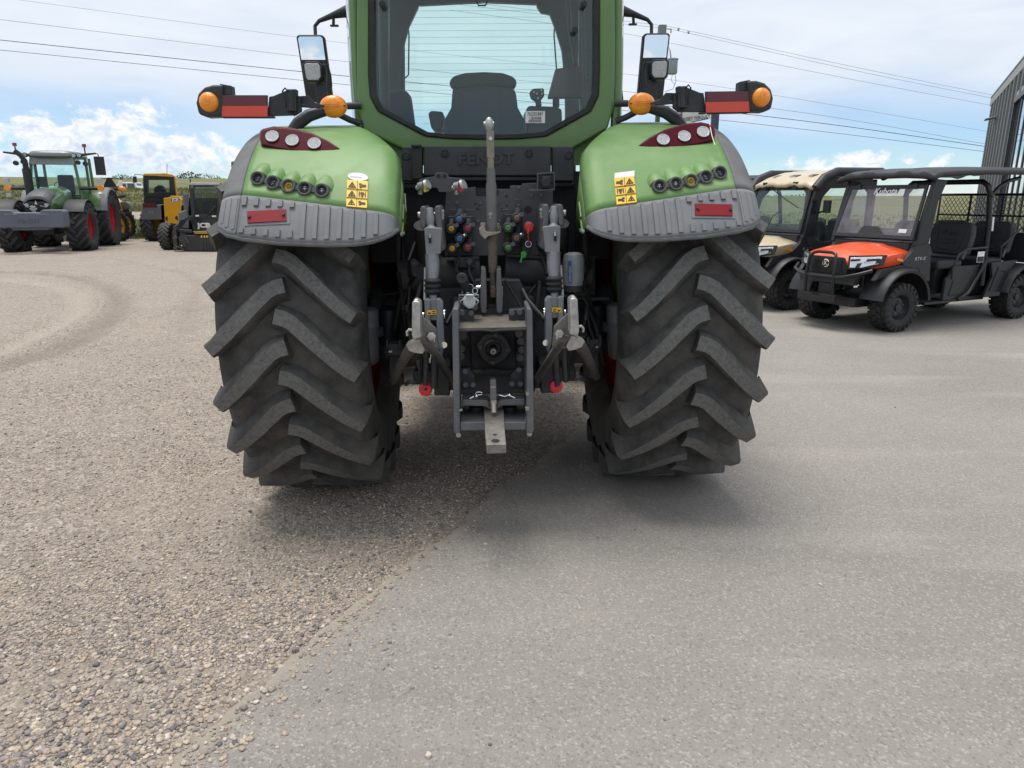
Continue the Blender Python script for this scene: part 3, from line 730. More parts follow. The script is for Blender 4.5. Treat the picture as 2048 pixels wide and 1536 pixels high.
def fender_pair(name, mat, xa, xb, lo, hi, nx, nt, parents=(None, None), off=0.0, solid=.018):
    m = MB().grid(patch(xa, xb, lo, hi, nx, nt, off)); return m.pair(name, mat, parents[0] or TRA, parents[1] or TRA, solid=solid, smooth=60)
FL, FR = fender_pair('rear_fender', GRN, .44, 1.150, lambda a: th1(a) + R(.2), THT, 28, 40)
FP = (FL, FR)
fender_pair('fender_skirt', GREY, .44, 1.150, th0, th1, 28, 10, FP, .004)
fender_pair('fender_extension', GREY2, 1.154, 1.265, lambda a: th1(a) + R(.25), THT, 10, 40, FP)
fender_pair('skirt_extension', GREY, 1.154, 1.265, th0, th1, 10, 10, FP, .004)
# rubber lip below
m = MB(); m.tube([fp(-a, th0(a) - R(.2), .002) for a in np.linspace(.441, 1.262, 40)], .011, 8); m.pair('fender_lip', GREY2, *FP)
# ribs pressed into the skirt
rib_x = [.53 + .0545 * k for k in range(12)]
for a in rib_x:
    lo, hi = th0(a) + R(.9), th1(a) - R(.7)
    spans = [(lo, hi)]
    if .86 < a < 1.13: spans = [(lo, R(31.0) + (a - .86) * R(4)), (R(37.2) + (a - .86) * R(4), hi)]
    for q0, q1 in spans:
        if q1 - q0 < R(.8): continue
        m = MB(); rows = [[fp(-(a + dx), q0 + (q1 - q0) * t / 4, .013 + o) for dx, o in ((-.0125, -.004), (-.0095, .010), (.0095, .010), (.0125, -.004))] for t in range(5)]
        m.grid(rows); e0 = [rows[0][k] for k in range(4)]; e1 = [rows[4][k] for k in range(4)]
        m.add(e0, [(0, 1, 2, 3)]); m.add(e1, [(3, 2, 1, 0)]); m.pair('skirt_rib', GREY, *FP)
for a in (1.172, 1.205, 1.235):
    lo, hi = th0(a) + R(1.4), th1(a) - R(1.0)
    m = MB().grid([[fp(-(a + dx), lo + (hi - lo) * t / 4, .013 + o) for dx, o in ((-.011, -.004), (-.008, .004), (.008, .004), (.011, -.004))] for t in range(5)]); m.pair('skirt_rib', GREY, *FP)
# inner side wall of each fender
def inner_wall(m):
    ths = list(range(34, 112, 3))
    up = [(-a_in(R(t)) - .004, -1.035 * math.cos(R(t)), AX + 1.035 * math.sin(R(t))) for t in ths]
    dn = [(-a_in(R(t)) - .004 if t < 48 else -.444 - .3 * (a_in(R(t)) - .44), -.72 * math.cos(R(t)) - .10 * (t < 46), max(1.50, AX + .55 * math.sin(R(t)) + .02)) for t in ths]
    m.grid([up, dn])
m = MB(); inner_wall(m); m.pair('fender_inner_wall', GRND, *FP, solid=.015, smooth=60)
m = MB()
for t in range(38, 50, 6): m.box((-.435, -.93 * math.cos(R(t)), AX + .93 * math.sin(R(t))), (.012, .012, .10), (R(t - 90), 0, 0))
m.pair('inner_wall_rib', GRND, *FP)
m = MB()
for i in range(3): m.cyl((-.437, -.80 + .045 * i, 1.50), (-.427, -.80 + .045 * i, 1.50), .008, n=8)
m.pair('wall_bolt', STEEL, *FP)

def fs(px, py, off=0.0):
    """picture point -> point on the left fender skin, in the tractor's frame"""
    inv = TM.inverted(); p = inv @ Vector((0, 0, EYE)); d = inv.to_3x3() @ ray(px, py); r_ = RF + off
    for _ in range(4):
        a = d.y ** 2 + d.z ** 2; b = 2 * (p.y * d.y + (p.z - AX) * d.z); c = p.y ** 2 + (p.z - AX) ** 2 - r_ ** 2
        dis = max(0, b * b - 4 * a * c); t = (-b - math.sqrt(dis)) / (2 * a); q = p + d * t; r_ = rr(q.x) + off
    return q
def fnorm(q): return Vector((0, q.y, q.z - AX)).normalized()
def fslab(m, pts, lo, hi, inset=0.0):
    base = [fs(x, y) for x, y in pts]; n = len(base); c = sum(base, Vector()) / n
    b = [q + fnorm(q) * lo for q in base]; t = [q + (c - q).normalized() * inset + fnorm(q) * hi for q in base]
    m.add(b + t, [tuple(range(n, 2 * n))] + [(i, (i + 1) % n, n + (i + 1) % n, n + i) for i in range(n)]); return m
def fdisc(m, px, py, r_, lo, hi, n=20, inner=None):
    q = fs(px, py); nr = fnorm(q); m.cyl(q + nr * lo, q + nr * hi, r_, n=n); return m
LENS_L = [(522, 263), (527, 259), (549, 254), (585, 257), (625, 267), (655, 281), (681, 297), (660, 302), (625, 304), (590, 301), (555, 296), (524, 289), (521, 276)]
LN = Vector((0, -.82, .57)).normalized()
LQ = fs(600, 301)
def lp(px, py, off=0.0):
    inv = TM.inverted(); p = inv @ Vector((0, 0, EYE)); d = inv.to_3x3() @ ray(px, py); return p + d * ((LQ + LN * off - p).dot(LN) / d.dot(LN))
def lslab(m, pts, off, depth): return m.prism([lp(x, y, off) for x, y in pts], -LN * depth)
m = MB(); lslab(m, [(x + (x - 595) * .03, y + (y - 280) * .09) for x, y in LENS_L], .006, .16); rim_l = m.pair('tail_lamp', M('lens_rim', (.10, .018, .022), .4, spec=.2), *FP, bevel=.004)
m = MB(); lslab(m, LENS_L, .016, .02); m.pair('tail_lamp_lens', REDL, *FP, bevel=.006)
for px, py in ((545, 274), (585, 282), (629, 288)):
    q = lp(px, py, .016); m = MB().cyl(q, q + LN * .008, .0295, n=24); m.pair('lamp_cell', LENS, *FP)
    x = Vector((1, 0, 0)); y = LN.cross(x)
    m = MB().tube([q + LN * .008 + (x * c + y * s_) * .0305 for c, s_ in circle(24)], .0022, 6, closed=True); m.pair('lamp_ring', CHROME, *FP)
BTN = [(519, 361), (549, 369), (580, 376), (612, 381), (646, 385)]
BUMP = M('button_surround', (.095, .097, .102), .55, dirt=(.12, .115, .105), dscale=8)
for i, (px, py) in enumerate(BTN):
    q = fs(px, py); nr = (fnorm(q) * .35 + Vector((0, -.8, .12))).normalized(); ax = Matrix((Vector((1, 0, 0)), nr.cross(Vector((1, 0, 0))), nr)).transposed()
    # a swelling of the green skin shelters each button
    m = MB(); c = q + Vector((.012, .012, .020)); rows = []
    m.tube([q + Vector((.010, .14, .060)), q + Vector((.008, .09, .040)), q + Vector((.004, .03, .012)), q + Vector((0, .006, 0))], [.034, .046, .052, .046], 20); m.pair('button_hood', GRN, *FP, smooth=60)
    m = MB().lathe([(.034, -.01), (.034, .030), (.031, .036), (.026, .036), (.023, .030), (.023, .012), (.001, .012)], q, ax, 24); m.pair('button_cup', BUMP, *FP)
    m = MB().lathe([(.022, .006), (.021, .020), (.001, .022)], q, ax, 20); m.pair('button', M('yellow_button', (.62, .42, .03), .5) if i == 2 else INK, *FP)
    # raised symbol
    m = MB(); u, v = ax @ Vector((1, 0, 0)), ax @ Vector((0, 1, 0)); o = q + nr * .0235
    if i == 2: m.tube([o + u * a * .009 + v * b * .009 for a, b in circle(12)], .0016, 5, closed=True); m.sphere(o, .003, 8, 6)
    elif i in (0, 1): m.tube([o + u * .009 + v * .008, o - u * .004 + v * .002, o + u * .004 - v * .003, o - u * .009 - v * .008], .0015, 5)
    else: m.tube([o - u * .009, o + u * .009], .0015, 5); m.tube([o + v * .009, o - v * .007], .0015, 5); (m.tube([o + v * .009 + u * .006, o + v * .009 - u * .006], .0015, 5))
    m.pair('button_symbol', M('symbol_blue_white', (.42, .50, .62), .5) if i < 2 else (INK if i == 2 else M('symbol_white', (.6, .6, .6), .5)), *FP)
    if i < 4:
        q2 = fs(*BTN[i + 1]); m = MB(); mid = (q + q2) / 2 + nr * .017; m.box(mid, (.045, .018, .022), basis(mid, q2 - q, nr).to_3x3()); m.pair('button_link', BUMP, *FP)
# reflectors low on the skirts
RX = [(496, 427.5), (575, 423.5), (576, 446.5), (497, 450.5)]
m = MB(); fslab(m, [(490, 422), (581, 418), (582, 451), (491, 455.5)], .004, .0165); m.pair('reflector_recess', GREY, *FP)
m = MB(); fslab(m, RX, .008, .0205, .002); m.pair('reflector', REFL, *FP)
for px, py in ((501, 438), (569, 434)):
    m = MB(); fdisc(m, px, py, .0075, .02, .027, 10); m.pair('reflector_screw', INK, *FP)
# warning stickers (each cell drawn) and the oval badge above
st = []
def spt(u, v): return (695 + 41 * u + 2 * (1 - v) - 1, 365 + 3.5 * u + 52 * v)
m = MB(); fslab(m, [spt(0, 0), spt(1, 0), spt(1, 1), spt(0, 1)], .003, .0185); m.pair('warning_sticker', YSTK, *FP)
m = MB()
for u, v, s_ in ((0.5, None, 0), (None, 1 / 3, 0), (None, 2 / 3, 0)):
    a, b = ((u - .012, 0), (u + .012, 1)) if v is None else ((0, v - .010), (1, v + .010))
    fslab(m, [spt(a[0], a[1]), spt(b[0], a[1]), spt(b[0], b[1]), spt(a[0], b[1])], .018, .0195)
for r_ in range(3):
    y0, y1 = r_ / 3 + .06, r_ / 3 + .27
    tri = [(.25, y0), (.44, y1), (.06, y1)]; tin = [(.25, y0 + .05), (.38, y1 - .025), (.12, y1 - .025)]
    for i in range(3):
        j = (i + 1) % 3; fslab(m, [spt(*tri[i]), spt(*tri[j]), spt(*tin[j]), spt(*tin[i])], .018, .0195)
    fslab(m, [spt(.23, y0 + .09), spt(.28, y0 + .09), spt(.30, y1 - .04), spt(.20, y1 - .04)], .018, .0195)
    for k, (a, b, c, d) in enumerate(((.58, .10, .70, .16), (.66, .14, .92, .22), (.60, .20, .72, .26)) if r_ != 1 else ((.58, .08, .63, .25), (.66, .10, .84, .16), (.70, .16, .80, .26), (.88, .08, .92, .26))):
        fslab(m, [spt(a, r_ / 3 + b), spt(c, r_ / 3 + b), spt(c, r_ / 3 + d), spt(a, r_ / 3 + d)], .018, .0195)
m.pair('sticker_print', INK, *FP)
m = MB(); fslab(m, [(717 + 20 * c, 359 + 7.5 * s_ + 2 * c) for c, s_ in circle(18)], .003, .0175); m.build('badge_sticker', WSTK, FL)
m = MB()
for k in range(6): fslab(m, [(702 + 4 * k, 357.5 + .4 * k), (704.6 + 4 * k, 357.8 + .4 * k), (704.6 + 4 * k, 360.6 + .4 * k), (702 + 4 * k, 360.2 + .4 * k)], .017, .0185)
m.build('badge_print', M('grey_print', (.18, .18, .19), .5), FL)
m = MB(); fslab(m, [(694, 354), (735, 358), (736, 369), (695, 366)], .003, .0175); o_ = m.mirrored().build('torn_sticker', WSTK, FR)
# ---- cab
YC = 4.10
OUT = [(714, -90), (713, 60), (713, 150), (714, 215), (728, 262), (800, 296), (900, 297), (970, 297), (1048, 297), (1150, 296), (1215, 258), (1229, 210), (1231, 140), (1231, 50), (1229, -90)]
INN = [(738, -60), (738, 60), (738, 150), (741, 192), (757, 222), (852, 272), (905, 277), (970, 278), (1040, 277), (1092, 272), (1181, 222), (1196, 190), (1198, 140), (1198, 50), (1198, -60)]
IN2 = [(749, -52), (749, 60), (749, 150), (751, 187), (765, 215), (856, 264), (907, 268), (970, 269), (1038, 268), (1086, 264), (1173, 214), (1186, 184), (1188, 140), (1188, 50), (1188, -52)]
CAB = tb('cab_frame', GRND, lambda m: m.ring([T(x, y, YC) for x, y in OUT], [T(x, y, YC) for x, y in INN], (0, .09, 0)), bevel=.012)
tb('window_seal', RUBD, lambda m: m.ring([T(x, y, YC - .012) for x, y in INN], [T(x, y, YC - .012) for x, y in IN2], (0, .05, 0)), CAB, bevel=.004)
RW = tb('rear_window', CABGL, lambda m: m.prism([T(x, y, YC + .02) for x, y in IN2], (0, .005, 0)), smooth=0)
for k in range(20):
    y = 8 + 13.2 * k; a, b = 752, 1186
    if y > 190: a, b = 752 + (y - 190) * 1.7, 1186 - (y - 190) * 1.7
    tb('heating_wire', M('heating_wire', (.03, .035, .04), .6), lambda m: m.box((T(a, y, YC + .024) + T(b, y, YC + .024)) / 2, ((T(b, y, YC) - T(a, y, YC)).length, .001, .0009)), RW, smooth=0)
tb('window_sticker', WSTK, lambda m: tbox(m, 1051, 222, 1090, 246, YC + .016, .003), RW, smooth=0)
for body, py, sz in (('762/01847', 228, .030), ('118349468', 236.5, .022)):
    c = T(1070.5, py, YC + .0145); textmesh(body, sz, INK, 'sticker_text', RW, basis(c, (1, 0, 0), (0, 0, 1)), .0006, squeeze=.68)
m = MB()
for k in range(16): m.box(T(1058 + 1.6 * k, 242, YC + .0145), (.0016 if k % 3 else .0028, .001, .012))
m.build('sticker_barcode', INK, RW, smooth=0)
for px, py in ((764, 8), (1168, 8), (1150, 60)): tb('window_knob', PLB, lambda m: (tdisc(m, px, py, YC - .02, .017, .05, 16), tdisc(m, px, py, YC - .032, .011, .02, 12)), RW)
tb('window_latch', PLB, lambda m: ttube(m, [(953, 2, YC), (957, 11, YC), (971, 11, YC), (975, 2, YC)], .004, 6), RW)
# sides: bulged door glass, door frame, roof
def side_x(t): return -(.705 + .115 * math.sin(math.pi * min(1, t * 1.05)) ** .8)
m = MB(); m.grid([[(side_x(t) - .02 * math.sin(math.pi * v), -.06 + 1.48 * t, 1.62 + 1.46 * v) for v in np.linspace(0, 1, 9)] for t in np.linspace(.02, .98, 14)]); m.pair('door_glass', CABGL, TRA, smooth=60)
m = MB(); m.grid([[(side_x(t) - .012, -.06 + 1.48 * t, z) for z in (1.05, 1.3, 1.62)] for t in np.linspace(.02, 1, 12)]); m.pair('door_panel', GRND, TRA, solid=.03, smooth=60)
m = MB(); m.tube([(-.70, -.10, 1.75), (-.705, -.11, 2.3), (-.69, -.09, 3.08)], .028, 8); m.pair('rear_pillar', GRND, TRA)
m = MB(); m.tube([(-.655, 1.42, 1.2), (-.645, 1.45, 2.2), (-.60, 1.40, 3.08)], .035, 8); m.pair('front_pillar', PLB, TRA)
m = MB(); rows = []
for z, s_ in ((3.07, .97), (3.11, 1.04), (3.2, 1.05), (3.28, .96), (3.30, .6), (3.305, 0.02)):
    rows.append([(.78 * s_ * (abs(math.cos(a)) ** .45) * (1 if math.cos(a) > 0 else -1), .62 + .90 * s_ * (abs(math.sin(a)) ** .45) * (1 if math.sin(a) > 0 else -1), z) for a in np.linspace(0, 2 * math.pi, 49)])
m.grid(rows); m.build('roof', M('roof_grey', (.14, .15, .15), .5), TRA, smooth=50)
tb('headliner', PLD, lambda m: m.bx(-.70, .70, -.10, 1.5, 3.06, 3.09))
# front of the cab: wide dark pillars round the windscreen
for L_ in ([(776, -40), (846, -40), (836, 14), (818, 52), (808, 88), (802, 130), (800, 180), (800, 250), (805, 300), (776, 300)],
           [(1168, -40), (1072, -40), (1074, 12), (1082, 24), (1100, 28), (1112, 60), (1124, 100), (1129, 150), (1131, 210), (1131, 300), (1168, 300)]):
    tb('windscreen_surround', PLD, lambda m: tplate(m, L_, 5.62, .05))
tb('windscreen_header', PLD, lambda m: tplate(m, [(840, -40), (1080, -40), (1078, 8), (970, 3), (838, 10)], 5.64, .05))
tb('windscreen', FRONTGL, lambda m: tplate(m, [(780, -40), (1150, -40), (1150, 330), (780, 330)], 5.68, .006), smooth=0)
for L_ in ([(742, -60), (778, -60), (776, 120), (772, 300), (742, 300)], [(1160, -60), (1196, -60), (1196, 300), (1164, 300), (1158, 150)]):
    tb('door_pillar', PLD, lambda m: tplate(m, L_, 4.72, .06))
tb('cab_floor', PLD, lambda m: m.bx(-.70, .70, .0, 1.45, 1.30, 1.42))
tb('rear_bulkhead', PLD, lambda m: m.bx(-.66, .66, -.04, .02, 1.42, 1.80))
tb('dashboard', PLB, lambda m: m.bx(-.22, .22, 1.05, 1.38, 1.42, 1.98), bevel=.04)
m = MB(); m.tube([Vector((.19 * c, 1.0 + .07 * s_, 2.0 + .17 * s_)) for c, s_ in circle(24)], .014, 8, closed=True); m.build('steering_wheel', PLB, TRA)
# seat
m = MB(); tplate(m, [(905, 176), (914, 172), (970, 170), (1022, 172), (1032, 182), (1036, 215), (1050, 240), (1053, 285), (886, 285), (888, 240), (902, 215)], 4.62, .10); SEAT = m.build('seat', FABRIC, TRA, bevel=.03, seg=3)
m = MB(); tplate(m, [(897, 166), (905, 152), (930, 145), (968, 143), (1005, 145), (1028, 153), (1035, 164), (1030, 176), (968, 170), (905, 177)], 4.60, .11); m.build('headrest', M('headrest_fabric', (.022, .028, .034), .8, bump=.2), SEAT, bevel=.025, seg=3)
tb('seat_back_pocket', M('seat_pocket', (.024, .032, .055), .8), lambda m: tbox(m, 925, 182, 1000, 280, 4.605, .01), SEAT, bevel=.006)
tb('seat_base', PLB, lambda m: m.bx(-.26, .26, .35, .85, 1.42, 1.72), SEAT, bevel=.04)
tb('armrest', PLB, lambda m: tplate(m, [(856, 226), (862, 221), (886, 223), (888, 238), (884, 258), (872, 262), (862, 256)], 4.70, .28), SEAT, bevel=.02)
tb('passenger_seat', FABRIC, lambda m: tplate(m, [(772, 182), (808, 178), (820, 188), (828, 245), (830, 290), (770, 290)], 4.85, .12), bevel=.02)
# right-hand console, joystick and screen
tb('console', PLB, lambda m: tplate(m, [(1052, 218), (1058, 211), (1112, 213), (1124, 218), (1126, 300), (1052, 300)], 4.72, .3), bevel=.02)
JO = tb('joystick', PLB, lambda m: tplate(m, [(1059, 184), (1066, 177), (1088, 176), (1089, 192), (1082, 200), (1084, 212), (1072, 212), (1072, 203), (1062, 196)], 4.70, .05), bevel=.008)
for q in ((1068, 184), (1074, 187), (1083, 180), (1084, 187), (1076, 196)): tb('joystick_button', WSTK, lambda m: tdisc(m, *q, 4.692, .0055, .01, 8), JO)
tb('terminal_screen', M('terminal_back', (.045, .022, .026), .35, coat=.4), lambda m: tplate(m, [(1111, 137), (1172, 130), (1172, 150), (1166, 196), (1095, 197)], 4.68, .05), bevel=.01)
tb('terminal_arm', PLB, lambda m: (ttube(m, [(1112, 196, 4.72), (1112, 214, 4.74)], .022), ttube(m, [(1172, 160, 4.7), (1182, 144, 4.75), (1180, 40, 4.78)], .012)))
tb('inside_mirror', PLB, lambda m: tplate(m, [(1123, 90), (1147, 88), (1148, 101), (1125, 104)], 4.95, .02), bevel=.004)
tb('inside_trim', PLD, lambda m: (ttube(m, [(766, -20, 4.5), (768, 140, 4.55), (770, 240, 4.6)], .030), ttube(m, [(1134, -30, 4.8), (1140, 60, 4.8), (1152, 130, 4.7)], .014), ttube(m, [(1166, 20, 4.3), (1168, 115, 4.3), (1170, 200, 4.3)], .010)))
tb('wiper', PLB, lambda m: (ttube(m, [(815, 38, 5.70), (818, 70, 5.72), (817, 150, 5.72), (810, 156, 5.72), (800, 155, 5.72)], .006, 6), ttube(m, [(1110, 40, 5.70), (1108, 70, 5.72), (1113, 138, 5.72)], .006, 6)))
tb('lower_rear_panel', GRND, lambda m: tplate(m, [(728, 262), (800, 294), (1150, 294), (1215, 258), (1200, 330), (745, 330)], 4.16, .05))
tb('pillar_cover', PLB, lambda m: tplate(m, [(1226, 148), (1238, 150), (1244, 170), (1248, 200), (1240, 206), (1226, 186)], 4.16, .10), CAB, bevel=.01)

# ---- outriggers: amber lamps, hazard boards, worklamps
ARM = M('satin_black_steel', (.030, .033, .038), .45, .2, var=.15, dirt=(.08, .078, .072), dscale=7, dlo=.52, dhi=.85)
YH = 3.88
def pairT(name, mat, fn, parents=(None, None), **kw):
    m = MB(); fn(m); return m.pair(name, mat, parents[0] or TRA, parents[1] or TRA, **kw)
HB = pairT('hazard_board', ARM, lambda m: (tbox(m, 442, 190, 535, 234, YH, .012), tplate(m, [(538, 193), (546, 192), (572, 181), (580, 182), (590, 190), (600, 192), (602, 222), (590, 230), (534, 232)], YH + .02, .03), tbox(m, 444, 232, 548, 236, YH + .01, .03)), bevel=.003)
pairT('board_dark_stripe', M('dark_red_sheeting', (.115, .010, .022), .35, coat=.3), lambda m: tbox(m, 442.5, 190.5, 533, 211.5, YH - .003, .003), HB, smooth=0)
pairT('board_bright_stripe', M('orange_red_sheeting', (.66, .065, .03), .4, coat=.3), lambda m: tbox(m, 443.5, 211.8, 535, 233.2, YH - .003, .003), HB, smooth=0)
pairT('hinge', ARM, lambda m: (tbox(m, 573, 178, 592, 222, YH - .005, .05), ttube(m, [(583, 180, YH), (583, 222, YH)], .016)), HB, bevel=.003)
pairT('cable', RUBD, lambda m: ttube(m, [(575, 182, YH - .01), (570, 176, YH - .02), (565, 182, YH - .02), (571, 200, YH - .015), (572, 215, YH), (590, 232, YH + .02)], .0045, 6), HB)
pairT('bracket_box', ARM, lambda m: tplate(m, [(439, 167), (462, 171), (464, 190), (442, 190)], YH + .01, .06), HB, bevel=.004)
LH = pairT('end_lamp', ARM, lambda m: tplate(m, [(446, 169), (443, 233), (412, 234), (396, 228), (391, 206), (395, 187), (408, 174), (425, 169)], YH - .01, .09), bevel=.014, seg=3)
m = MB(); c = T(417, 204, YH - .012); m.lathe([(.049, .012), (.048, .0), (.040, -.012), (.024, -.020), (.001, -.023)], c, 'Y', 28)
for r_ in (.012, .021, .030, .039): m.tube([c + Vector((r_ * a, -.023 + .022 * (r_ / .049) ** 2, r_ * b)) for a, b in circle(24)], .0022, 6, closed=True)
m.pair('amber_lens', AMB, *LH, smooth=50)
OV = pairT('turn_lamp', AMB, lambda m: m.lathe([(.001, -.034), (.035, -.031), (.058, -.022), (.069, -.010), (.071, .004), (.06, .010)], (0, 0, 0), 'Y', 32), smooth=60)
for o in OV: o.scale = (1, 1, .80)
cL = T(667, 213, 4.02); OV[0].location = cL; OV[1].location = (-cL.x, cL.y, cL.z)
m = MB()
for k in range(-3, 4): m.box((0, -.0345 + .0018 * k * k * .6, .011 * k), (.085 - .008 * abs(k), .003, .0022))
for o, mm in zip(OV, (m, m)): mm.build('lens_ridge', AMB, o, smooth=0)
m = MB()
for sx in (-1, 1): m.cyl((sx * .062, -.026, 0), (sx * .062, -.016, 0), .0045, n=8)
for o in OV: m.build('lens_screw', INK, o)
pairT('lamp_arm', ARM, lambda m: m.tube([T(694, 212, 4.06), T(722, 211, 4.08)], .018, 10))
pairT('outrigger_arm', ARM, lambda m: (m.tube([T(585, 262, 3.98), T(596, 247, 3.99), T(618, 231, 4.0), T(645, 222, 4.02), T(668, 218, 4.04)], [.030, .032, .032, .030, .026], 12)), smooth=50)
pairT('support_arm', ARM, lambda m: m.tube([T(640, 210, 4.06), T(672, 226, 4.06), T(700, 240, 4.08), T(720, 247, 4.10)], .017, 10))
pairT('swing_plate', ARM, lambda m: (tplate(m, [(598, 192), (616, 191), (630, 205), (648, 210), (650, 214), (624, 216), (600, 214)], YH + .05, .014), m.tube([T(590, 210, YH + .05), T(640, 213, YH + .07)], .010, 8)), bevel=.002)
WLP = pairT('worklamp', PLB, lambda m: tplate(m, [(604, 128), (610, 122), (638, 123), (643, 129), (644, 155), (638, 164), (614, 164), (608, 158)], 4.20, .07), bevel=.006)
pairT('worklamp_lens', LENS, lambda m: tplate(m, [(608, 130), (612, 126), (636, 127), (640, 132), (641, 153), (636, 160), (616, 160), (612, 155)], 4.194, .012), WLP, bevel=.003)
pairT('worklamp_stalk', ARM, lambda m: (tplate(m, [(631, 168), (652, 165), (655, 205), (640, 208), (632, 206)], 4.24, .02), m.tube([T(655, 130, 4.27), T(661, 150, 4.26), T(663, 172, 4.25), T(656, 195, 4.24)], .006, 6), tbox(m, 640, 128, 652, 165, 4.25, .03)), WLP, bevel=.002)
# ---- mirrors on their long arms
MR = pairT('wing_mirror', PLB, lambda m: tplate(m, [(592, 73), (596, 69), (643, 69), (648, 73), (664, 192), (660, 202), (617, 203), (612, 199)], 5.258, .06), bevel=.012, seg=3)
def rot_to(pts, Y): return [T(x, y, Y) for x, y in pts]
pairT('mirror_glass', MIRR, lambda m: m.prism([T(x, y, 5.250 + .022 * (y - 73) / 126) for x, y in [(596, 77), (599, 73), (641, 73), (645, 77), (660, 190), (657, 198), (619, 199), (615, 195)]], (0, .008, 0)), MR, smooth=0)
pairT('mirror_arm', PLB, lambda m: (m.tube([T(631, 72, 5.30), T(630, 52, 5.32), T(638, 42, 5.32), T(665, 31, 5.32), T(697, 22, 5.32), T(722, 14, 5.30), T(760, 4, 5.28)], [.012, .012, .013, .020, .040, .040, .040], 10), tbox(m, 660, 49, 676, 52, 5.30, .03), m.tube([T(667, 36, 5.31), T(667, 50, 5.31)], .010, 8)), MR)

# ---- rear panel below the window
PN = tb('rear_panel', PLD, lambda m: (tbox(m, 847, 291, 1102, 352, 3.95, .06), tplate(m, [(847, 352), (1102, 352), (1098, 362), (851, 362)], 3.97, .04)), bevel=.008)
tb('side_panel', PLD, lambda m: (tbox(m, 803, 293, 845, 362, 3.98, .05)), bevel=.006); tb('side_panel', PLD, lambda m: tbox(m, 1104, 293, 1148, 362, 3.98, .05), bevel=.006)
tb('filler_cap', PLB, lambda m: (tbox(m, 824, 290, 844, 358, 3.95, .03), tbox(m, 822, 288, 842, 294, 3.93, .03)), bevel=.005)
c = T(972, 318, 3.948); textmesh('FENDT', .082, PLD, 'raised_lettering', PN, basis(c, (1, 0, 0), (0, 0, 1)), .007, bold=.003, squeeze=1.12, spacing=1.08)
for px, py in ((890, 306), (1058, 306)): tb('panel_knob', PLB, lambda m: (m.lathe([(.024, .02), (.024, -.004), (.018, -.006), (.017, .004), (.001, .004)], T(px, py, 3.948), 'Y', 20), m.box(T(px, py, 3.944), (.008, .016, .034))), PN)
for px, py in ((812, 312), (1137, 310)): tb('panel_screw', PLB, lambda m: m.lathe([(.024, .02), (.024, -.002), (.018, -.004), (.016, .012), (.001, .012)], T(px, py, 3.978), 'Y', 20))
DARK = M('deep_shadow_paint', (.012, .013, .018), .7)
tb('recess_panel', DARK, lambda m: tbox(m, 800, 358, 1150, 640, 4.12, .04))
tb('cross_tube', PLD, lambda m: (m.tube([T(806, 372, 4.04), T(895, 372, 4.04)], .022), m.tube([T(1095, 368, 4.04), T(1146, 368, 4.04)], .022)))
# hydraulics plate
HP = tb('valve_plate', CASTD, lambda m: tplate(m, [(893, 380), (952, 374), (952, 392), (972, 392), (972, 378), (1020, 378), (1020, 371), (1044, 371), (1044, 367), (1106, 364), (1106, 455), (1098, 510), (890, 512), (888, 440)], 3.84, .015), bevel=.002)
PLT = M('plate_paint', (.062, .066, .074), .5, dirt=(.11, .10, .09), dscale=9)
HP.data.materials[0] = PLT
tb('plate_hole', DARK, lambda m: (tdisc(m, 1056, 419, 3.837, .020, .004, 24), tbox(m, 953, 376, 973, 391, 3.838, .003), tbox(m, 993, 380, 997, 391, 3.838, .003)), HP)
for q in ((1037, 375), (1037, 410), (961, 406), (994, 406), (896, 405), (914, 405), (956, 441), (999, 441), (1063, 390), (1083, 390)): tb('plate_bolt', CAST, lambda m: m.cyl(T(*q, 3.842), T(*q, 3.825), .0085, n=6), HP)
for q in ((955, 418), (1004, 418), (1013, 392), (1014, 411), (951, 408)): tb('plate_slot', DARK, lambda m: tdisc(m, *q, 3.837, .006, .004, 10), HP)
tb('plate_crease', CAST, lambda m: (ttube(m, [(896, 420, 3.836), (912, 420, 3.836)], .0018, 5), ttube(m, [(932, 420, 3.836), (948, 420, 3.836)], .0018, 5), ttube(m, [(1003, 419, 3.836), (1018, 419, 3.836)], .0018, 5), ttube(m, [(1029, 399, 3.836), (1043, 399, 3.836), (1043, 408, 3.836)], .0018, 5)), HP)
for bx in ((896, 432, 946, 512), (1008, 428, 1044, 510)): tb('valve_block', CASTD, lambda m: tbox(m, *bx, 3.80, .05), bevel=.006)
COLS = {'blue': (.05, .22, .52), 'yellow': (.62, .40, .03), 'red': (.55, .03, .06), 'green': (.06, .34, .07), 'brown': (.26, .13, .085)}
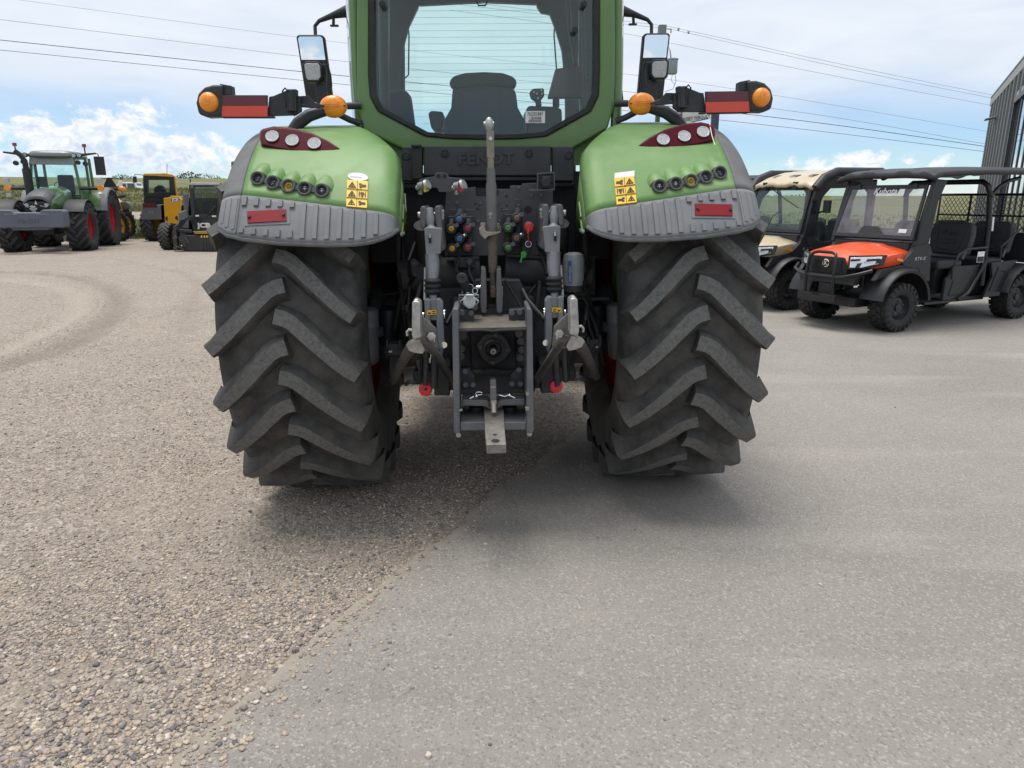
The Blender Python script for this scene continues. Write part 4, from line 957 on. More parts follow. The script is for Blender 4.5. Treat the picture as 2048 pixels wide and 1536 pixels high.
for px, py, cn in [(918, 438, 'blue'), (902.5, 457.5, 'yellow'), (935, 456.6, 'red'), (919, 477, 'blue'), (904, 497, 'yellow'), (935.5, 495, 'red'), (1016, 455.7, 'green'), (1016, 495, 'green'), (1033, 436, 'brown'), (1033, 476, 'brown')]:
    cp = tb('hydraulic_coupler', CASTD, lambda m: (m.lathe([(.028, .06), (.030, .01), (.026, -.012), (.022, -.016), (.001, -.016)], T(px, py, 3.74), 'Y', 20), m.cyl(T(px + 1, py, 3.77), T(px + 3, py - 16, 3.80), .018, .022, 12), m.cyl(T(px, py, 3.76), T(px, py, 3.84), .022, n=14)))
    tb('coupler_lug', CAST, lambda m: (m.tube([T(px + 2, py - 2, 3.735), T(px + 10.5, py - 7, 3.73)], [.014, .010], 10), tdisc(m, px + 10.5, py - 7, 3.715, .011, .03, 12)), cp)
    tb('coupler_wing', CASTD, lambda m: tplate(m, [(px - 8, py - 2), (px - 3, py - 7), (px + 6, py - 10), (px + 12, py - 11), (px + 13, py - 4), (px + 7, py + 5), (px + 2, py + 8), (px - 6, py + 6)], 3.735, .02), cp, bevel=.003)
    tb('coupler_cap', M(cn + '_cap', COLS[cn], .5, dirt=(.2, .17, .13), dscale=30), lambda m: m.lathe([(.0135, .02), (.0135, -.004), (.011, -.006), (.001, -.006)], T(px, py, 3.722), 'Y', 18), cp)
    tb('coupler_ring', M(cn + '_cap_dark', tuple(c * .6 for c in COLS[cn]), .5), lambda m: m.tube([T(px, py, 3.715) + Vector((a * .006, 0, b * .006)) for a, b in circle(12)], .0014, 5, closed=True), cp)
for q in ((928.5, 471), (1042, 469)): tb('pressure_nipple', CHROME, lambda m: m.sphere(T(*q, 3.70), .008, 12, 8))
# capped couplers at the right
RC = tb('return_coupler', CAST, lambda m: m.lathe([(.030, .05), (.030, .0), (.026, -.01), (.001, -.01)], T(1058, 455, 3.73), 'Y', 22))
tb('red_cap', REDP, lambda m: m.lathe([(.024, .02), (.024, -.006), (.019, -.014), (.001, -.015)], T(1058.5, 455, 3.715), 'Y', 22), RC)
tb('cap_strap', REDP, lambda m: ttube(m, [(1058, 456, 3.70), (1056, 466, 3.69), (1057, 478, 3.70), (1059, 484, 3.71)], .0045, 6), RC)
BC = tb('brake_coupler', PLB, lambda m: tplate(m, [(1050, 478), (1062, 476), (1066, 490), (1058, 510), (1042, 520), (1040, 508)], 3.73, .04), bevel=.006)
tb('blue_cap', M('blue_cap2', (.02, .035, .16), .4), lambda m: m.lathe([(.017, .02), (.017, -.004), (.001, -.006)], T(1057, 488, 3.715), 'Y', 18), BC)
tb('cap_ring', WSTK, lambda m: m.tube([T(1057, 488, 3.708) + Vector((a * .0155, 0, b * .0155)) for a, b in circle(18)], .0016, 5, closed=True), BC)
tb('green_tab', M('green_tab', (.05, .30, .05), .5), lambda m: tplate(m, [(1042, 505), (1050, 502), (1054, 508), (1051, 515), (1045, 517), (1043, 526), (1039, 525), (1042, 514)], 3.70, .006), BC, bevel=.002)
# air couplings with coloured flaps
AB = tb('air_coupling_bracket', PLT, lambda m: tplate(m, [(838, 360), (846, 357), (868, 353), (872, 346), (876, 345), (890, 345), (895, 348), (898, 354), (924, 357), (926, 378), (914, 384), (878, 384), (874, 376), (840, 372)], 3.72, .012), bevel=.002)
tb('bracket_hole', DARK, lambda m: (tdisc(m, 877, 352, 3.715, .009, .006, 14), tdisc(m, 889, 352, 3.715, .009, .006, 14)), AB)
SILV = M('cast_aluminium', (.42, .42, .41), .45, .6, var=.2, scale=30, bump=.2, bscale=150)
for x0, cn in ((848, (.66, .55, .02)), (920, (.60, .025, .05))):
    ac = tb('air_coupling', SILV, lambda m: (m.cyl(T(x0 - 10, 372, 3.68), T(x0 + 1, 372, 3.66), .018, .024, 16), m.cyl(T(x0 - 7, 373, 3.68), T(x0 - 7, 388, 3.69), .012, n=12), m.cyl(T(x0 + 5, 370, 3.655), T(x0 + 9, 368, 3.65), .028, .024, 16), m.cyl(T(x0 - 14, 376, 3.68), T(x0 - 8, 376, 3.67), .013, n=10)))
    tb('flap', M('flap_%d' % x0, cn, .4), lambda m: tplate(m, [(x0 - 1, 360), (x0 + 5, 359), (x0 + 7, 372), (x0 + 10, 381), (x0 + 2, 385), (x0 - 1, 384)], 3.645, .045), ac, bevel=.004)
SB = tb('socket_bracket', PLT, lambda m: (m.ring([T(x, y, 3.72) for x, y in ((1074, 346), (1110, 344), (1110, 381), (1074, 383))], [T(x, y, 3.72) for x, y in ((1077, 349), (1107, 347), (1107, 377), (1077, 379))], (0, .03, 0)), tbox(m, 1074, 347, 1109, 380, 3.745, .004), tbox(m, 1058, 379, 1078, 383, 3.72, .05)), bevel=.002)
tb('socket', PLB, lambda m: (tbox(m, 1084, 352, 1102, 376, 3.715, .03), tdisc(m, 1092, 364, 3.705, .024, .02, 18), tbox(m, 1078, 362, 1106, 365, 3.72, .01)), SB, bevel=.003)
# ---- top link
TL = Vector((T(984, 450, 3.55).x, 3.55 - 4.25, 0))
def tlz(py): return T(984, py, 3.55).z
TOP = MB().lathe([(.0245, tlz(462)), (.0255, tlz(372)), (.0215, tlz(362)), (.0205, tlz(337)), (.001, tlz(337))], TL, 'Z', 24).build('top_link', GLINK, TRA)
TOP.data.materials[0] = M('toplink_paint', (.128, .128, .124), .55, .1, var=.15, scale=20, bump=.12, dirt=(.20, .165, .125), dscale=9, dlo=.5, dhi=.72)
tb('link_tube', RUST, lambda m: m.lathe([(.001, tlz(545)), (.020, tlz(545)), (.0245, tlz(495)), (.026, tlz(462)), (.001, tlz(462))], TL, 'Z', 20), TOP)
tb('link_spindle', M('dusty_spindle', (.24, .215, .175), .6, .3, var=.2, scale=40, bump=.3), lambda m: (m.lathe([(.0155, tlz(338)), (.0155, tlz(315)), (.001, tlz(315))], TL, 'Z', 16), m.box(TL + Vector((0, 0, (tlz(316) + tlz(262)) / 2)), (.036, .03, tlz(262) - tlz(316)))), TOP, bevel=.003)
tb('link_eye', STEEL, lambda m: (m.sphere(TL + Vector((-.004, 0, tlz(250))), (.021, .021, .036), 14, 10), m.cyl(TL + Vector((-.03, 0, tlz(248))), TL + Vector((.018, 0, tlz(248))), .012, n=12)), TOP)
tb('link_pin', CHROME, lambda m: (tdisc(m, 981, 277, 3.53, .009, .03, 14), tdisc(m, 981, 428, 3.515, .009, .03, 12), tdisc(m, 981, 435, 3.515, .006, .03, 10)), TOP)
tb('link_rod', RUST, lambda m: m.lathe([(.001, tlz(578)), (.0165, tlz(578)), (.0165, tlz(544)), (.001, tlz(544))], TL, 'Z', 16), TOP)
tb('link_knuckle', M('wet_rust', (.085, .060, .042), .35, .3, var=.4, scale=30, bump=.4), lambda m: m.box(TL + Vector((0, 0, (tlz(574) + tlz(592)) / 2)), (.040, .05, .065)), TOP, bevel=.012)
TH = tb('top_link_holder', M('dusty_casting', (.27, .245, .205), .75, .1, var=.2, scale=20, bump=.4), lambda m: (tplate(m, [(958, 458), (968, 450), (972, 464), (1000, 464), (1002, 452), (1000, 465), (992, 468), (976, 472), (970, 478), (960, 468)], 3.50, .12), tbox(m, 961, 446, 971, 462, 3.56, .05), tbox(m, 992, 447, 999, 462, 3.56, .05)), bevel=.004)
# clevis arms that carry it
CL = tb('top_link_clevis', CAST, lambda m: (tplate(m, [(962, 536), (972, 538), (974, 615), (970, 625), (962, 624), (960, 610)], 3.50, .14), tplate(m, [(993, 538), (1002, 536), (1006, 610), (1004, 624), (995, 625), (992, 615)], 3.50, .14)), bevel=.006)
tb('clevis_bolt', CAST, lambda m: (tdisc(m, 968, 621, 3.485, .014, .02, 6), tdisc(m, 999, 621, 3.485, .014, .02, 6)), CL)
tb('clevis_pin', CHROME, lambda m: (m.cyl(T(1004, 572, 3.52), T(1004, 600, 3.52), .0055, n=8), m.cyl(T(953, 575, 3.52), T(961, 574, 3.52), .010, n=10), m.tube([T(950 + 5 * a, 582 + 6 * b, 3.5) for a, b in circle(14)], .0018, 5, closed=True), m.tube([T(938 + 9 * a, 577 + 9 * b, 3.52) for a, b in circle(16)], .0015, 5, closed=True)), CL)
tb('lift_cylinder', CASTD, lambda m: (m.tube([T(800, 552, 3.9), T(960, 545, 3.9)], .09, 18), m.tube([T(1010, 540, 3.9), T(1180, 552, 3.9)], .09, 18)))
tb('gearcase_cover', CASTD, lambda m: (tplate(m, [(950, 560), (1040, 560), (1062, 612), (1064, 640), (920, 640), (925, 612)], 3.66, .1), tdisc(m, 985, 632, 3.55, .045, .1, 20), m.tube([T(985, 636, 3.55), T(1005, 640, 3.55), T(1030, 632, 3.56)], .014)), bevel=.01)
# ---- lift arms, lift rods and hooks, left side measured and mirrored
def lower_side(px, py, Y): return T(px, py, Y)
LA = pairT('lift_arm', CAST, lambda m: (m.prism([T(840, 418, 3.55), T(843, 412, 3.55), T(850, 412, 3.55), T(852, 418, 3.55), T(852, 452, 3.55), T(846, 460, 3.55), T(840, 452, 3.55)], (0, .30, 0)), m.prism([T(869, 418, 3.55), T(871, 411, 3.55), T(879, 411, 3.55), T(882, 418, 3.55), T(884, 455, 3.55), T(890, 500, 3.55), T(880, 505, 3.55), T(872, 458, 3.55)], (0, .30, 0))), bevel=.010, seg=3)
pairT('lift_arm_root', CASTD, lambda m: m.tube([T(846, 450, 3.80), T(856, 520, 3.92), T(880, 545, 3.95)], [.05, .07, .08], 12), LA)
pairT('lift_pin', STEEL, lambda m: (m.cyl(T(836, 430, 3.60), T(888, 430, 3.60), .016, n=14), tdisc(m, 884, 436, 3.58, .009, .03, 8), tdisc(m, 885, 422, 3.58, .008, .03, 8)), LA)
LR = pairT('lift_rod', GLINK, lambda m: (m.tube([T(859, 416, 3.58), T(860, 436, 3.57), T(861, 452, 3.56), T(863, 462, 3.55)], [.018, .026, .018, .034], 14), tplate(m, [(848, 457), (852, 455), (882, 456), (884, 460), (881, 508), (852, 510)], 3.50, .065)), bevel=.004)
pairT('rod_slot', DARK, lambda m: (m.tube([T(860, 471, 3.495), T(860, 486, 3.495)], .0065, 8)), LR)
pairT('rod_slot_pin', STEEL, lambda m: m.tube([T(860, 468, 3.492), T(860, 476, 3.488)], .0055, 8), LR)
pairT('rod_tube', GLINK, lambda m: m.tube([T(864, 508, 3.53), T(865, 530, 3.52), T(866, 545, 3.51), T(865, 560, 3.50)], [.034, .034, .030, .026], 16), LR)
pairT('rod_boot', RUBD, lambda m: m.tube([T(865, 556 + .5 * k * 2.3, 3.495) for k in range(29)], [.030 + .012 * abs(math.sin(k * .112 * 3.14159 * 1)) for k in range(29)], 18), LR, smooth=60)
pairT('rod_spindle', GLINK, lambda m: m.tube([T(866, 588, 3.485), T(867, 602, 3.48)], .019, 14), LR)
pairT('rod_side_bar', STEEL, lambda m: m.tube([T(851, 535, 3.54), T(850, 600, 3.50)], .0085, 8), LR)
FK = pairT('rod_fork', GLINK, lambda m: (tplate(m, [(848, 600), (855, 597), (860, 600), (861, 640), (866, 672), (858, 676), (851, 650)], 3.44, .06), tplate(m, [(873, 597), (880, 598), (886, 606), (887, 640), (890, 690), (884, 718), (876, 690), (873, 650)], 3.44, .06), tplate(m, [(858, 598), (876, 598), (877, 636), (872, 641), (862, 641), (858, 634)], 3.455, .045)), bevel=.005)
pairT('fork_sticker', YSTK, lambda m: tplate(m, [(854, 621), (873, 620), (873, 629), (854, 630)], 3.437, .004), FK, smooth=0)
pairT('fork_sticker_print', INK, lambda m: (tbox(m, 856, 625, 862, 628, 3.4365, .002), tbox(m, 864, 622, 871, 624, 3.4365, .002), tbox(m, 865, 626, 871, 628, 3.4365, .002)), FK, smooth=0)
pairT('fork_pin', CHROME, lambda m: (m.cyl(T(845, 629, 3.47), T(848, 629, 3.47), .012, n=10), m.cyl(T(886, 625, 3.46), T(890, 625, 3.46), .016, n=12), m.tube([T(889, 632 + 6 * b, 3.45) + Vector((0, .012 * a, 0)) for a, b in circle(12)], .0025, 5, closed=True), tdisc(m, 888, 690, 3.43, .016, .03, 10)), FK)
# lower link with its quick hitch hook
LL = pairT('lower_link', STEEL, lambda m: (m.prism([T(839, 679, 3.22), T(850, 676, 3.22), T(874, 700, 3.26), T(912, 762, 3.60), T(906, 776, 3.60), T(866, 716, 3.27)], (0, .05, 0)), m.prism([T(841, 632, 3.22), T(846, 634, 3.22), T(873, 658, 3.25), T(878, 700, 3.28), T(838, 684, 3.22)], (0, .022, 0))), bevel=.006)
LLM = M('worn_link', (.175, .170, .160), .55, .35, var=.25, scale=22, bump=.25, bscale=130, dirt=(.11, .092, .074), dscale=8, dlo=.5, dhi=.75)
for o in LL: o.data.materials[0] = LLM
HK = pairT('hook_claw', STEEL, lambda m: (tplate(m, [(824, 606), (827, 601), (838, 602), (841, 608), (841, 660), (843, 676), (826, 680), (823, 670)], 3.14, .09), tplate(m, [(827, 598), (838, 598), (838, 606), (827, 606)], 3.16, .05)), bevel=.012, seg=3)
pairT('link_bolt', STEEL, lambda m: (m.cyl(T(862, 672, 3.25), T(863, 673, 3.20), .020, n=6), m.cyl(T(862, 672, 3.21), T(863, 673, 3.185), .012, n=10), m.tube([T(866, 668, 3.2), T(869, 684, 3.19)], .003, 6)), HK)
pairT('hook_latch', STEEL, lambda m: (m.tube([T(815, 672 + 0, 3.2), T(814, 664, 3.2), T(818, 659, 3.2), T(826, 661, 3.2)], .007, 8), m.prism([T(812, 690, 3.20), T(822, 684, 3.2), T(838, 678, 3.2), T(850, 700, 3.22), T(845, 708, 3.22), T(830, 706, 3.22), T(818, 702, 3.21)], (0, .08, 0))), HK, bevel=.008)
pairT('stay_arm', M('dark_stay', (.085, .078, .068), .6, .3, var=.3, scale=20, bump=.3, dirt=(.15, .125, .10), dscale=8), lambda m: m.tube([T(824, 694, 3.24), T(812, 712, 3.30), T(798, 738, 3.45), T(786, 762, 3.62)], [.030, .025, .022, .022], 12), HK)
pairT('stabiliser', CASTD, lambda m: (m.tube([T(853, 700, 3.40), T(851, 770, 3.44)], .014, 10), m.tube([T(870, 705, 3.42), T(868, 775, 3.46)], .020, 10), m.tube([T(842, 705, 3.42), T(845, 765, 3.46)], .010, 8), tbox(m, 774, 688, 806, 712, 3.72, .10), tbox(m, 771, 680, 776, 700, 3.70, .05), tbox(m, 796, 682, 802, 700, 3.70, .05), tbox(m, 778, 705, 800, 766, 3.80, .10)), bevel=.006)
pairT('lower_bracket', CASTD, lambda m: (tbox(m, 868, 730, 900, 792, 3.62, .2), tbox(m, 826, 742, 868, 770, 3.75, .2)), bevel=.01)
pairT('stay_lamp_plate', STEEL, lambda m: tbox(m, 777, 702, 784, 705, 3.70, .02))
RDC = [tb('coupling_cap', REDP, lambda m: (m.lathe([(.0335, .03), (.0345, .0), (.032, -.012), (.029, -.014), (.012, -.013), (.006, -.010), (.001, -.010)], T(x, y, 3.46), 'Y', 30), m.tube([T(x, y, 3.446) + Vector((a * .022, 0, b * .022)) for a, b in circle(22)], .0012, 5, closed=True))) for x, y in ((851, 779), (1112, 772))]
for o, (x, y) in zip(RDC, ((851, 779), (1112, 772))): tb('cap_hole', DARK, lambda m: tdisc(m, x, y, 3.443, .006, .006, 10), o)
pairT('check_chain', CAST, lambda m: m.tube([T(812, 768, 3.7), T(820, 762, 3.62), T(828, 766, 3.6)], .012, 8))
# ---- pick-up hitch frame with PTO and drawbar
FRM = M('hitch_grey', (.125, .132, .145), .5, .15, var=.15, scale=12, bump=.12, dirt=(.20, .165, .125), dscale=7, dlo=.5, dhi=.74)
HF = tb('hitch_frame', FRM, lambda m: (tplate(m, [(904, 622), (908, 617), (917, 617), (920, 866), (910, 868), (907, 860)], 3.24, .26), tplate(m, [(1054, 617), (1061, 617), (1065, 622), (1068, 862), (1064, 868), (1053, 866)], 3.24, .26)), bevel=.006)
for pts in ([(920, 844), (1053, 844), (1053, 860), (920, 862)],): tb('bottom_bar', FRM, lambda m: tplate(m, pts, 3.25, .28), HF, bevel=.006)
tb('bottom_bar_dust', DUSTS, lambda m: (m.prism([T(922, 843.2, 3.27), T(968, 843.2, 3.27), T(968, 843.2, 3.27) + Vector((0, .22, 0)), T(922, 843.2, 3.27) + Vector((0, .22, 0))], (0, 0, .004)), m.prism([T(1012, 843.2, 3.27), T(1052, 843.2, 3.27), T(1052, 843.2, 3.27) + Vector((0, .22, 0)), T(1012, 843.2, 3.27) + Vector((0, .22, 0))], (0, 0, .004))), HF)
tb('frame_foot', STEEL, lambda m: (tdisc(m, 917, 870, 3.30, .013, .05, 10), tdisc(m, 1059, 868, 3.30, .013, .05, 10)), HF)
tb('frame_plate', CASTD, lambda m: (tplate(m, [(918, 618), (948, 620), (948, 648), (918, 652)], 3.40, .05), tplate(m, [(1018, 620), (1054, 617), (1054, 652), (1018, 648)], 3.40, .05)), HF, bevel=.005)
tb('frame_bolt', CAST, lambda m: [tdisc(m, x, y, 3.385, .014, .02, 6) for x, y in ((924, 626), (942, 627), (1024, 626), (1040, 625), (930, 743), (1038, 740), (931, 770), (1041, 768), (946, 770), (1024, 768))], HF)
tb('frame_gusset', CASTD, lambda m: (tplate(m, [(918, 736), (938, 736), (950, 752), (950, 778), (918, 780)], 3.42, .05), tplate(m, [(1020, 752), (1034, 736), (1054, 736), (1054, 780), (1020, 778)], 3.42, .05)), HF, bevel=.005)
# shield over the PTO
tb('pto_shield', M('dusty_shield', (.135, .118, .095), .85, var=.2, scale=14, bump=.15), lambda m: m.prism([T(916, 660, 3.28), T(1053, 657, 3.28), T(1053, 657, 3.28) + Vector((0, .25, .02)), T(916, 660, 3.28) + Vector((0, .25, .02))], (0, 0, .010)), bevel=.004)
tb('pto_shield_lip', PLB, lambda m: (m.tube([T(915, 662, 3.275), T(965, 660, 3.275), T(985, 662, 3.275), T(1005, 660, 3.275), T(1053, 659, 3.275)], .006, 8)))
tb('gearbox_face', CASTD, lambda m: (tplate(m, [(940, 664), (1030, 662), (1032, 735), (1015, 742), (960, 744), (944, 738)], 3.70, .12), m.tube([T(918, 750, 3.68), T(985, 742, 3.66), T(1052, 748, 3.68)], .02, 10)), bevel=.01)
tb('gearbox_bolt', CAST, lambda m: [tdisc(m, x, y, 3.60, .020, .10, 10) for x, y in ((922, 698), (922, 713), (1042, 683), (1044, 700), (1040, 716), (926, 672), (1038, 668))])
PTO = tb('pto_flange', CASTD, lambda m: m.prism([T(988 + 36 * a, 698 + 36 * b, 3.62) for a, b in [(c * (1.0 if k % 2 == 0 else .86), s_ * (1.0 if k % 2 == 0 else .86)) for k, (c, s_) in enumerate(circle(8, 1.0, R(96)))]], (0, .06, 0)), bevel=.006)
tb('pto_ring', CAST, lambda m: m.lathe([(.050, .03), (.052, -.012), (.044, -.018), (.040, -.006), (.036, .004), (.034, .02)], T(987, 698, 3.61), 'Y', 30), PTO)
PTO.data.materials[0] = M('pto_casting', (.062, .062, .066), .55, .3, var=.2, scale=20, bump=.2)
tb('pto_shaft', M('greasy_shaft', (.045, .042, .040), .3, .6), lambda m: [m.lathe([(.019, .04), (.019, -.05), (.016, -.054), (.001, -.054)], T(986, 700, 3.60), 'Y', 20)] + [m.box(T(986, 700, 3.575) + Vector((.019 * a, 0, .019 * b)), (.005, .07, .005)) for a, b in circle(12)], PTO)
tb('pto_shaft_end', STEEL, lambda m: m.lathe([(.0145, .004), (.0145, -.004), (.006, -.004), (.004, .002), (.001, .002)], T(986.5, 703, 3.545), 'Y', 18), PTO)
tb('pto_bolt', CAST, lambda m: [tdisc(m, 988 + 27 * a, 698 + 27 * b, 3.60, .010, .03, 6) for a, b in circle(4, 1, R(96))], PTO)
# crossbar, lever, rollers, drawbar
CB = tb('latch_bar', FRM, lambda m: (tplate(m, [(924, 799), (972, 800), (978, 803), (978, 818), (970, 813), (924, 812)], 3.32, .10), tplate(m, [(1050, 797), (1003, 799), (995, 803), (995, 818), (1003, 812), (1050, 811)], 3.32, .10), tplate(m, [(976, 803), (997, 803), (997, 819), (976, 819)], 3.34, .08)), bevel=.006)
tb('latch_lever', FRM, lambda m: tplate(m, [(980, 760), (992, 760), (993, 778), (993, 802), (980, 802)], 3.28, .05), CB, bevel=.005)
tb('latch_pin', M('pale_steel', (.40, .36, .31), .5, .5), lambda m: (m.cyl(T(987, 803, 3.29), T(988, 826, 3.26), .012, n=12), tbox(m, 982, 801, 993, 807, 3.275, .03), tbox(m, 982, 773, 991, 775.5, 3.277, .01)), CB)
tb('spring_clip', CHROME, lambda m: (m.sphere(T(953, 792, 3.30), .009, 12, 8), m.tube([T(958 + 7 * a, 787 + 3 * b, 3.31) for a, b in circle(12)], .002, 5, closed=True), m.tube([T(940, 797, 3.29), T(948, 793, 3.29)], .0035, 6), m.sphere(T(1019, 790, 3.30), .009, 12, 8), m.tube([T(998, 790, 3.29), T(1010, 793, 3.29), T(1016, 790, 3.29), T(1030, 796, 3.29)], .003, 6)), CB)
tb('latch_catch', M('pale_steel2', (.30, .27, .23), .6, .3), lambda m: (tbox(m, 1052, 786, 1058, 792, 3.235, .04), tbox(m, 1051, 815, 1059, 822, 3.23, .03), tbox(m, 918, 820, 925, 823, 3.23, .03)), HF, bevel=.003)
for x in (953, 1020): tb('roller', CASTD, lambda m: m.lathe([(.001, 0), (.032, 0), (.034, .008), (.033, .038), (.036, .042), (.036, .062), (.001, .062)], T(x, 836, 3.42), 'Z', 22))
DB = MB(); top = [T(968, 818, 3.36), T(1007, 818, 3.36), T(1010, 864, 3.07), T(1012.5, 888, 2.94), T(973, 889, 2.94), T(970, 865, 3.07)]
th_ = T(990, 888, 2.94).z - T(990, 907, 2.94).z
DB.prism(top, (0, 0, -th_)); DBO = DB.build('drawbar', M('bare_drawbar_steel', (.225, .21, .195), .5, .35, var=.35, scale=16, bump=.25, bscale=60, dirt=(.20, .155, .11), dscale=10, dlo=.5, dhi=.66), TRA, bevel=.004)
def dbtop(px, py):
    a, b, c = top[2], top[3], top[5]; n = (b - a).cross(c - a).normalized(); inv = TM.inverted(); p = inv @ Vector((0, 0, EYE)); d = inv.to_3x3() @ ray(px, py); return p + d * ((a - p).dot(n) / d.dot(n)), n
for (x, y, r_) in ((991, 882, .019), (990, 869.5, .009)):
    q, n = dbtop(x, y); n = n if n.z > 0 else -n
    tb('drawbar_hole', DARK, lambda m: m.cyl(q + n * .0015 - n * .004, q + n * .0015, r_, n=22), DBO)
# seven-pin socket on its plate
SK = tb('socket_plate', FRM, lambda m: (m.ring([T(x, y, 3.42) for x, y in ((917, 590), (958, 590), (958, 596), (921, 596), (921, 655), (917, 655))], [T(x, y, 3.42) for x, y in ((919, 592), (956, 592), (956, 594), (919, 594), (919, 653), (919, 653))], (0, .03, 0)), tplate(m, [(918, 591), (957, 591), (955, 618), (948, 622), (948, 652), (919, 655)], 3.44, .008)), bevel=.002)
SILW = M('galvanised', (.48, .51, .52), .4, .4, var=.1, scale=18)
tb('trailer_socket', SILW, lambda m: (tplate(m, [(920, 603), (926, 597), (930, 592), (937, 589), (945, 590), (951, 596), (958, 601), (957, 606), (950, 611), (946, 617), (936, 617), (930, 611), (922, 607)], 3.41, .02), m.lathe([(.030, .02), (.030, -.012), (.026, -.016), (.001, -.016)], T(939, 603, 3.405), 'Y', 22)), SK, bevel=.003)
tb('socket_lid', SILW, lambda m: (tbox(m, 931, 589, 948, 593, 3.375, .02), tbox(m, 935, 611, 943, 617, 3.385, .01), m.tube([T(933, 590, 3.38), T(946, 590, 3.38)], .005, 8)), SK, bevel=.002)
tb('socket_screw', INK, lambda m: (tdisc(m, 925, 604, 3.405, .008, .01, 10), tdisc(m, 952, 604, 3.405, .008, .01, 10)), SK)
# dipstick, filter, tanks, hoses
tb('dipstick', CASTD, lambda m: (m.tube([T(924, 556, 3.50), T(934, 580, 3.54), T(942, 600, 3.58)], [.026, .022, .022], 14), m.lathe([(.026, 0), (.027, -.012), (.022, -.016), (.001, -.016)], T(924, 556, 3.49), 'Y', 18), m.tube([T(924, 554, 3.47) + Vector((a * .009, 0, b * .008)) for a, b in circle(10)], .003, 6, closed=True)))
OF = MB().lathe([(.001, T(1147, 572, 3.72).z), (.045, T(1147, 572, 3.72).z), (.0545, T(1147, 566, 3.72).z), (.056, T(1147, 520, 3.72).z), (.050, T(1147, 509, 3.72).z), (.030, T(1147, 505, 3.72).z), (.001, T(1147, 504, 3.72).z)], Vector((T(1147, 540, 3.72).x, 3.72 - 4.25, 0)), 'Z', 28).build('oil_filter', M('pale_filter', (.30, .33, .36), .4, .1, var=.1, scale=20, dirt=(.2, .19, .17), dscale=8), TRA)
tb('filter_label', M('filter_blue', (.03, .09, .32), .5), lambda m: tbox(m, 1137, 522, 1142.5, 566, 3.655, .012), OF)
c = T(1139.8, 548, 3.6535); textmesh('DONALDSON', .012, WSTK, 'filter_lettering', OF, basis(c, (0, 0, 1), (-1, 0, 0)), .0006)
tb('filter_head', CASTD, lambda m: (m.cyl(T(1147, 582, 3.72), T(1147, 570, 3.72), .05, n=20), m.tube([T(1147, 584, 3.72), T(1165, 588, 3.74), T(1182, 580, 3.8)], .016, 8), m.tube([T(1125, 590, 3.75), T(1180, 598, 3.78), T(1218, 597, 3.8)], .010, 8), tbox(m, 1165, 512, 1190, 590, 3.95, .1)), OF)
AT = pairT('air_tank', M('tank_paint', (.125, .132, .142), .45, .1, var=.15, scale=12, dirt=(.14, .12, .10), dscale=5), lambda m: m.tube([T(738, py, 3.86) for py in (614, 620, 650, 652, 654, 690, 722, 729)], [.030, .052, .054, .0565, .054, .054, .052, .030], 24), smooth=50)
pairT('inner_tank', M('tank_blue_black', (.014, .018, .030), .45), lambda m: m.tube([T(778, py, 3.98) for py in (612, 618, 680, 690)], [.03, .06, .06, .03], 20), smooth=50)
pairT('tank_strap', CASTD, lambda m: (tbox(m, 756, 655, 766, 672, 3.84, .03), m.tube([T(756, 660, 3.84), T(764, 656, 3.84), T(766, 668, 3.84), T(758, 674, 3.84)], .006, 6)), AT)
HOSE = M('hose_rubber', (.016, .016, .017), .55, bump=.1)
for pts, r_ in (([(893, 648, 3.5), (905, 625, 3.55), (918, 605, 3.62), (935, 560, 3.75)], .012), ([(1090, 640, 3.5), (1072, 620, 3.55), (1055, 600, 3.6), (1040, 570, 3.7)], .013), ([(716, 600, 3.95), (760, 590, 3.92), (800, 585, 3.9), (835, 560, 3.85)], .008), ([(805, 470, 3.9), (806, 520, 3.88), (815, 548, 3.86), (845, 556, 3.85)], .012),
               ([(940, 520, 3.74), (938, 545, 3.70), (948, 565, 3.68)], .008), ([(918, 512, 3.76), (912, 540, 3.74), (925, 556, 3.74)], .012), ([(1080, 560, 3.85), (1050, 600, 3.75), (1060, 640, 3.7)], .010), ([(1075, 480, 3.8), (1090, 530, 3.85), (1130, 560, 3.9)], .010), ([(824, 560, 3.9), (800, 600, 3.88), (790, 660, 3.9)], .012), ([(1010, 560, 3.62), (1035, 600, 3.6), (1050, 630, 3.56)], .007)):
    tb('hose', HOSE, lambda m: m.tube([T(*p) for p in pts], r_, 8))
hr = random.Random(5)
for k in range(16):                                   # hoses and harness looping through the gap either side of the gearbox
    lft = k % 2 == 0; x0 = hr.uniform(795, 890) if lft else hr.uniform(1080, 1180); y0 = hr.uniform(480, 600)
    pts = [(x0, y0, hr.uniform(3.72, 3.9))]
    for _ in range(4):
        x0 += hr.uniform(-16, 16); y0 += hr.uniform(22, 46); pts.append((x0, y0, hr.uniform(3.66, 3.88)))
    tb('hose', M('hose_grey', (.05, .05, .054), .5) if k % 3 == 0 else HOSE, lambda m: m.tube([T(*p) for p in pts], hr.uniform(.006, .013), 8))
for k, (px, py, Y) in enumerate(((812, 610, 3.8), (826, 655, 3.75), (1150, 620, 3.78), (1168, 668, 3.8), (1132, 700, 3.7), (838, 720, 3.7))):
    tb('hose_fitting', CAST, lambda m: (m.cyl(T(px, py, Y), T(px + 2, py + 14, Y), .017, n=6), m.cyl(T(px + 2, py + 14, Y), T(px + 3, py + 22, Y), .012, n=10)))
tb('coupler_sleeve', CAST, lambda m: (m.cyl(T(939, 518, 3.72), T(939, 530, 3.72), .014, .011, 12), m.cyl(T(939, 522, 3.72), T(939, 525, 3.72), .019, n=12)))
tb('hose_block', CASTD, lambda m: tbox(m, 908, 514, 950, 536, 3.75, .08), bevel=.006)
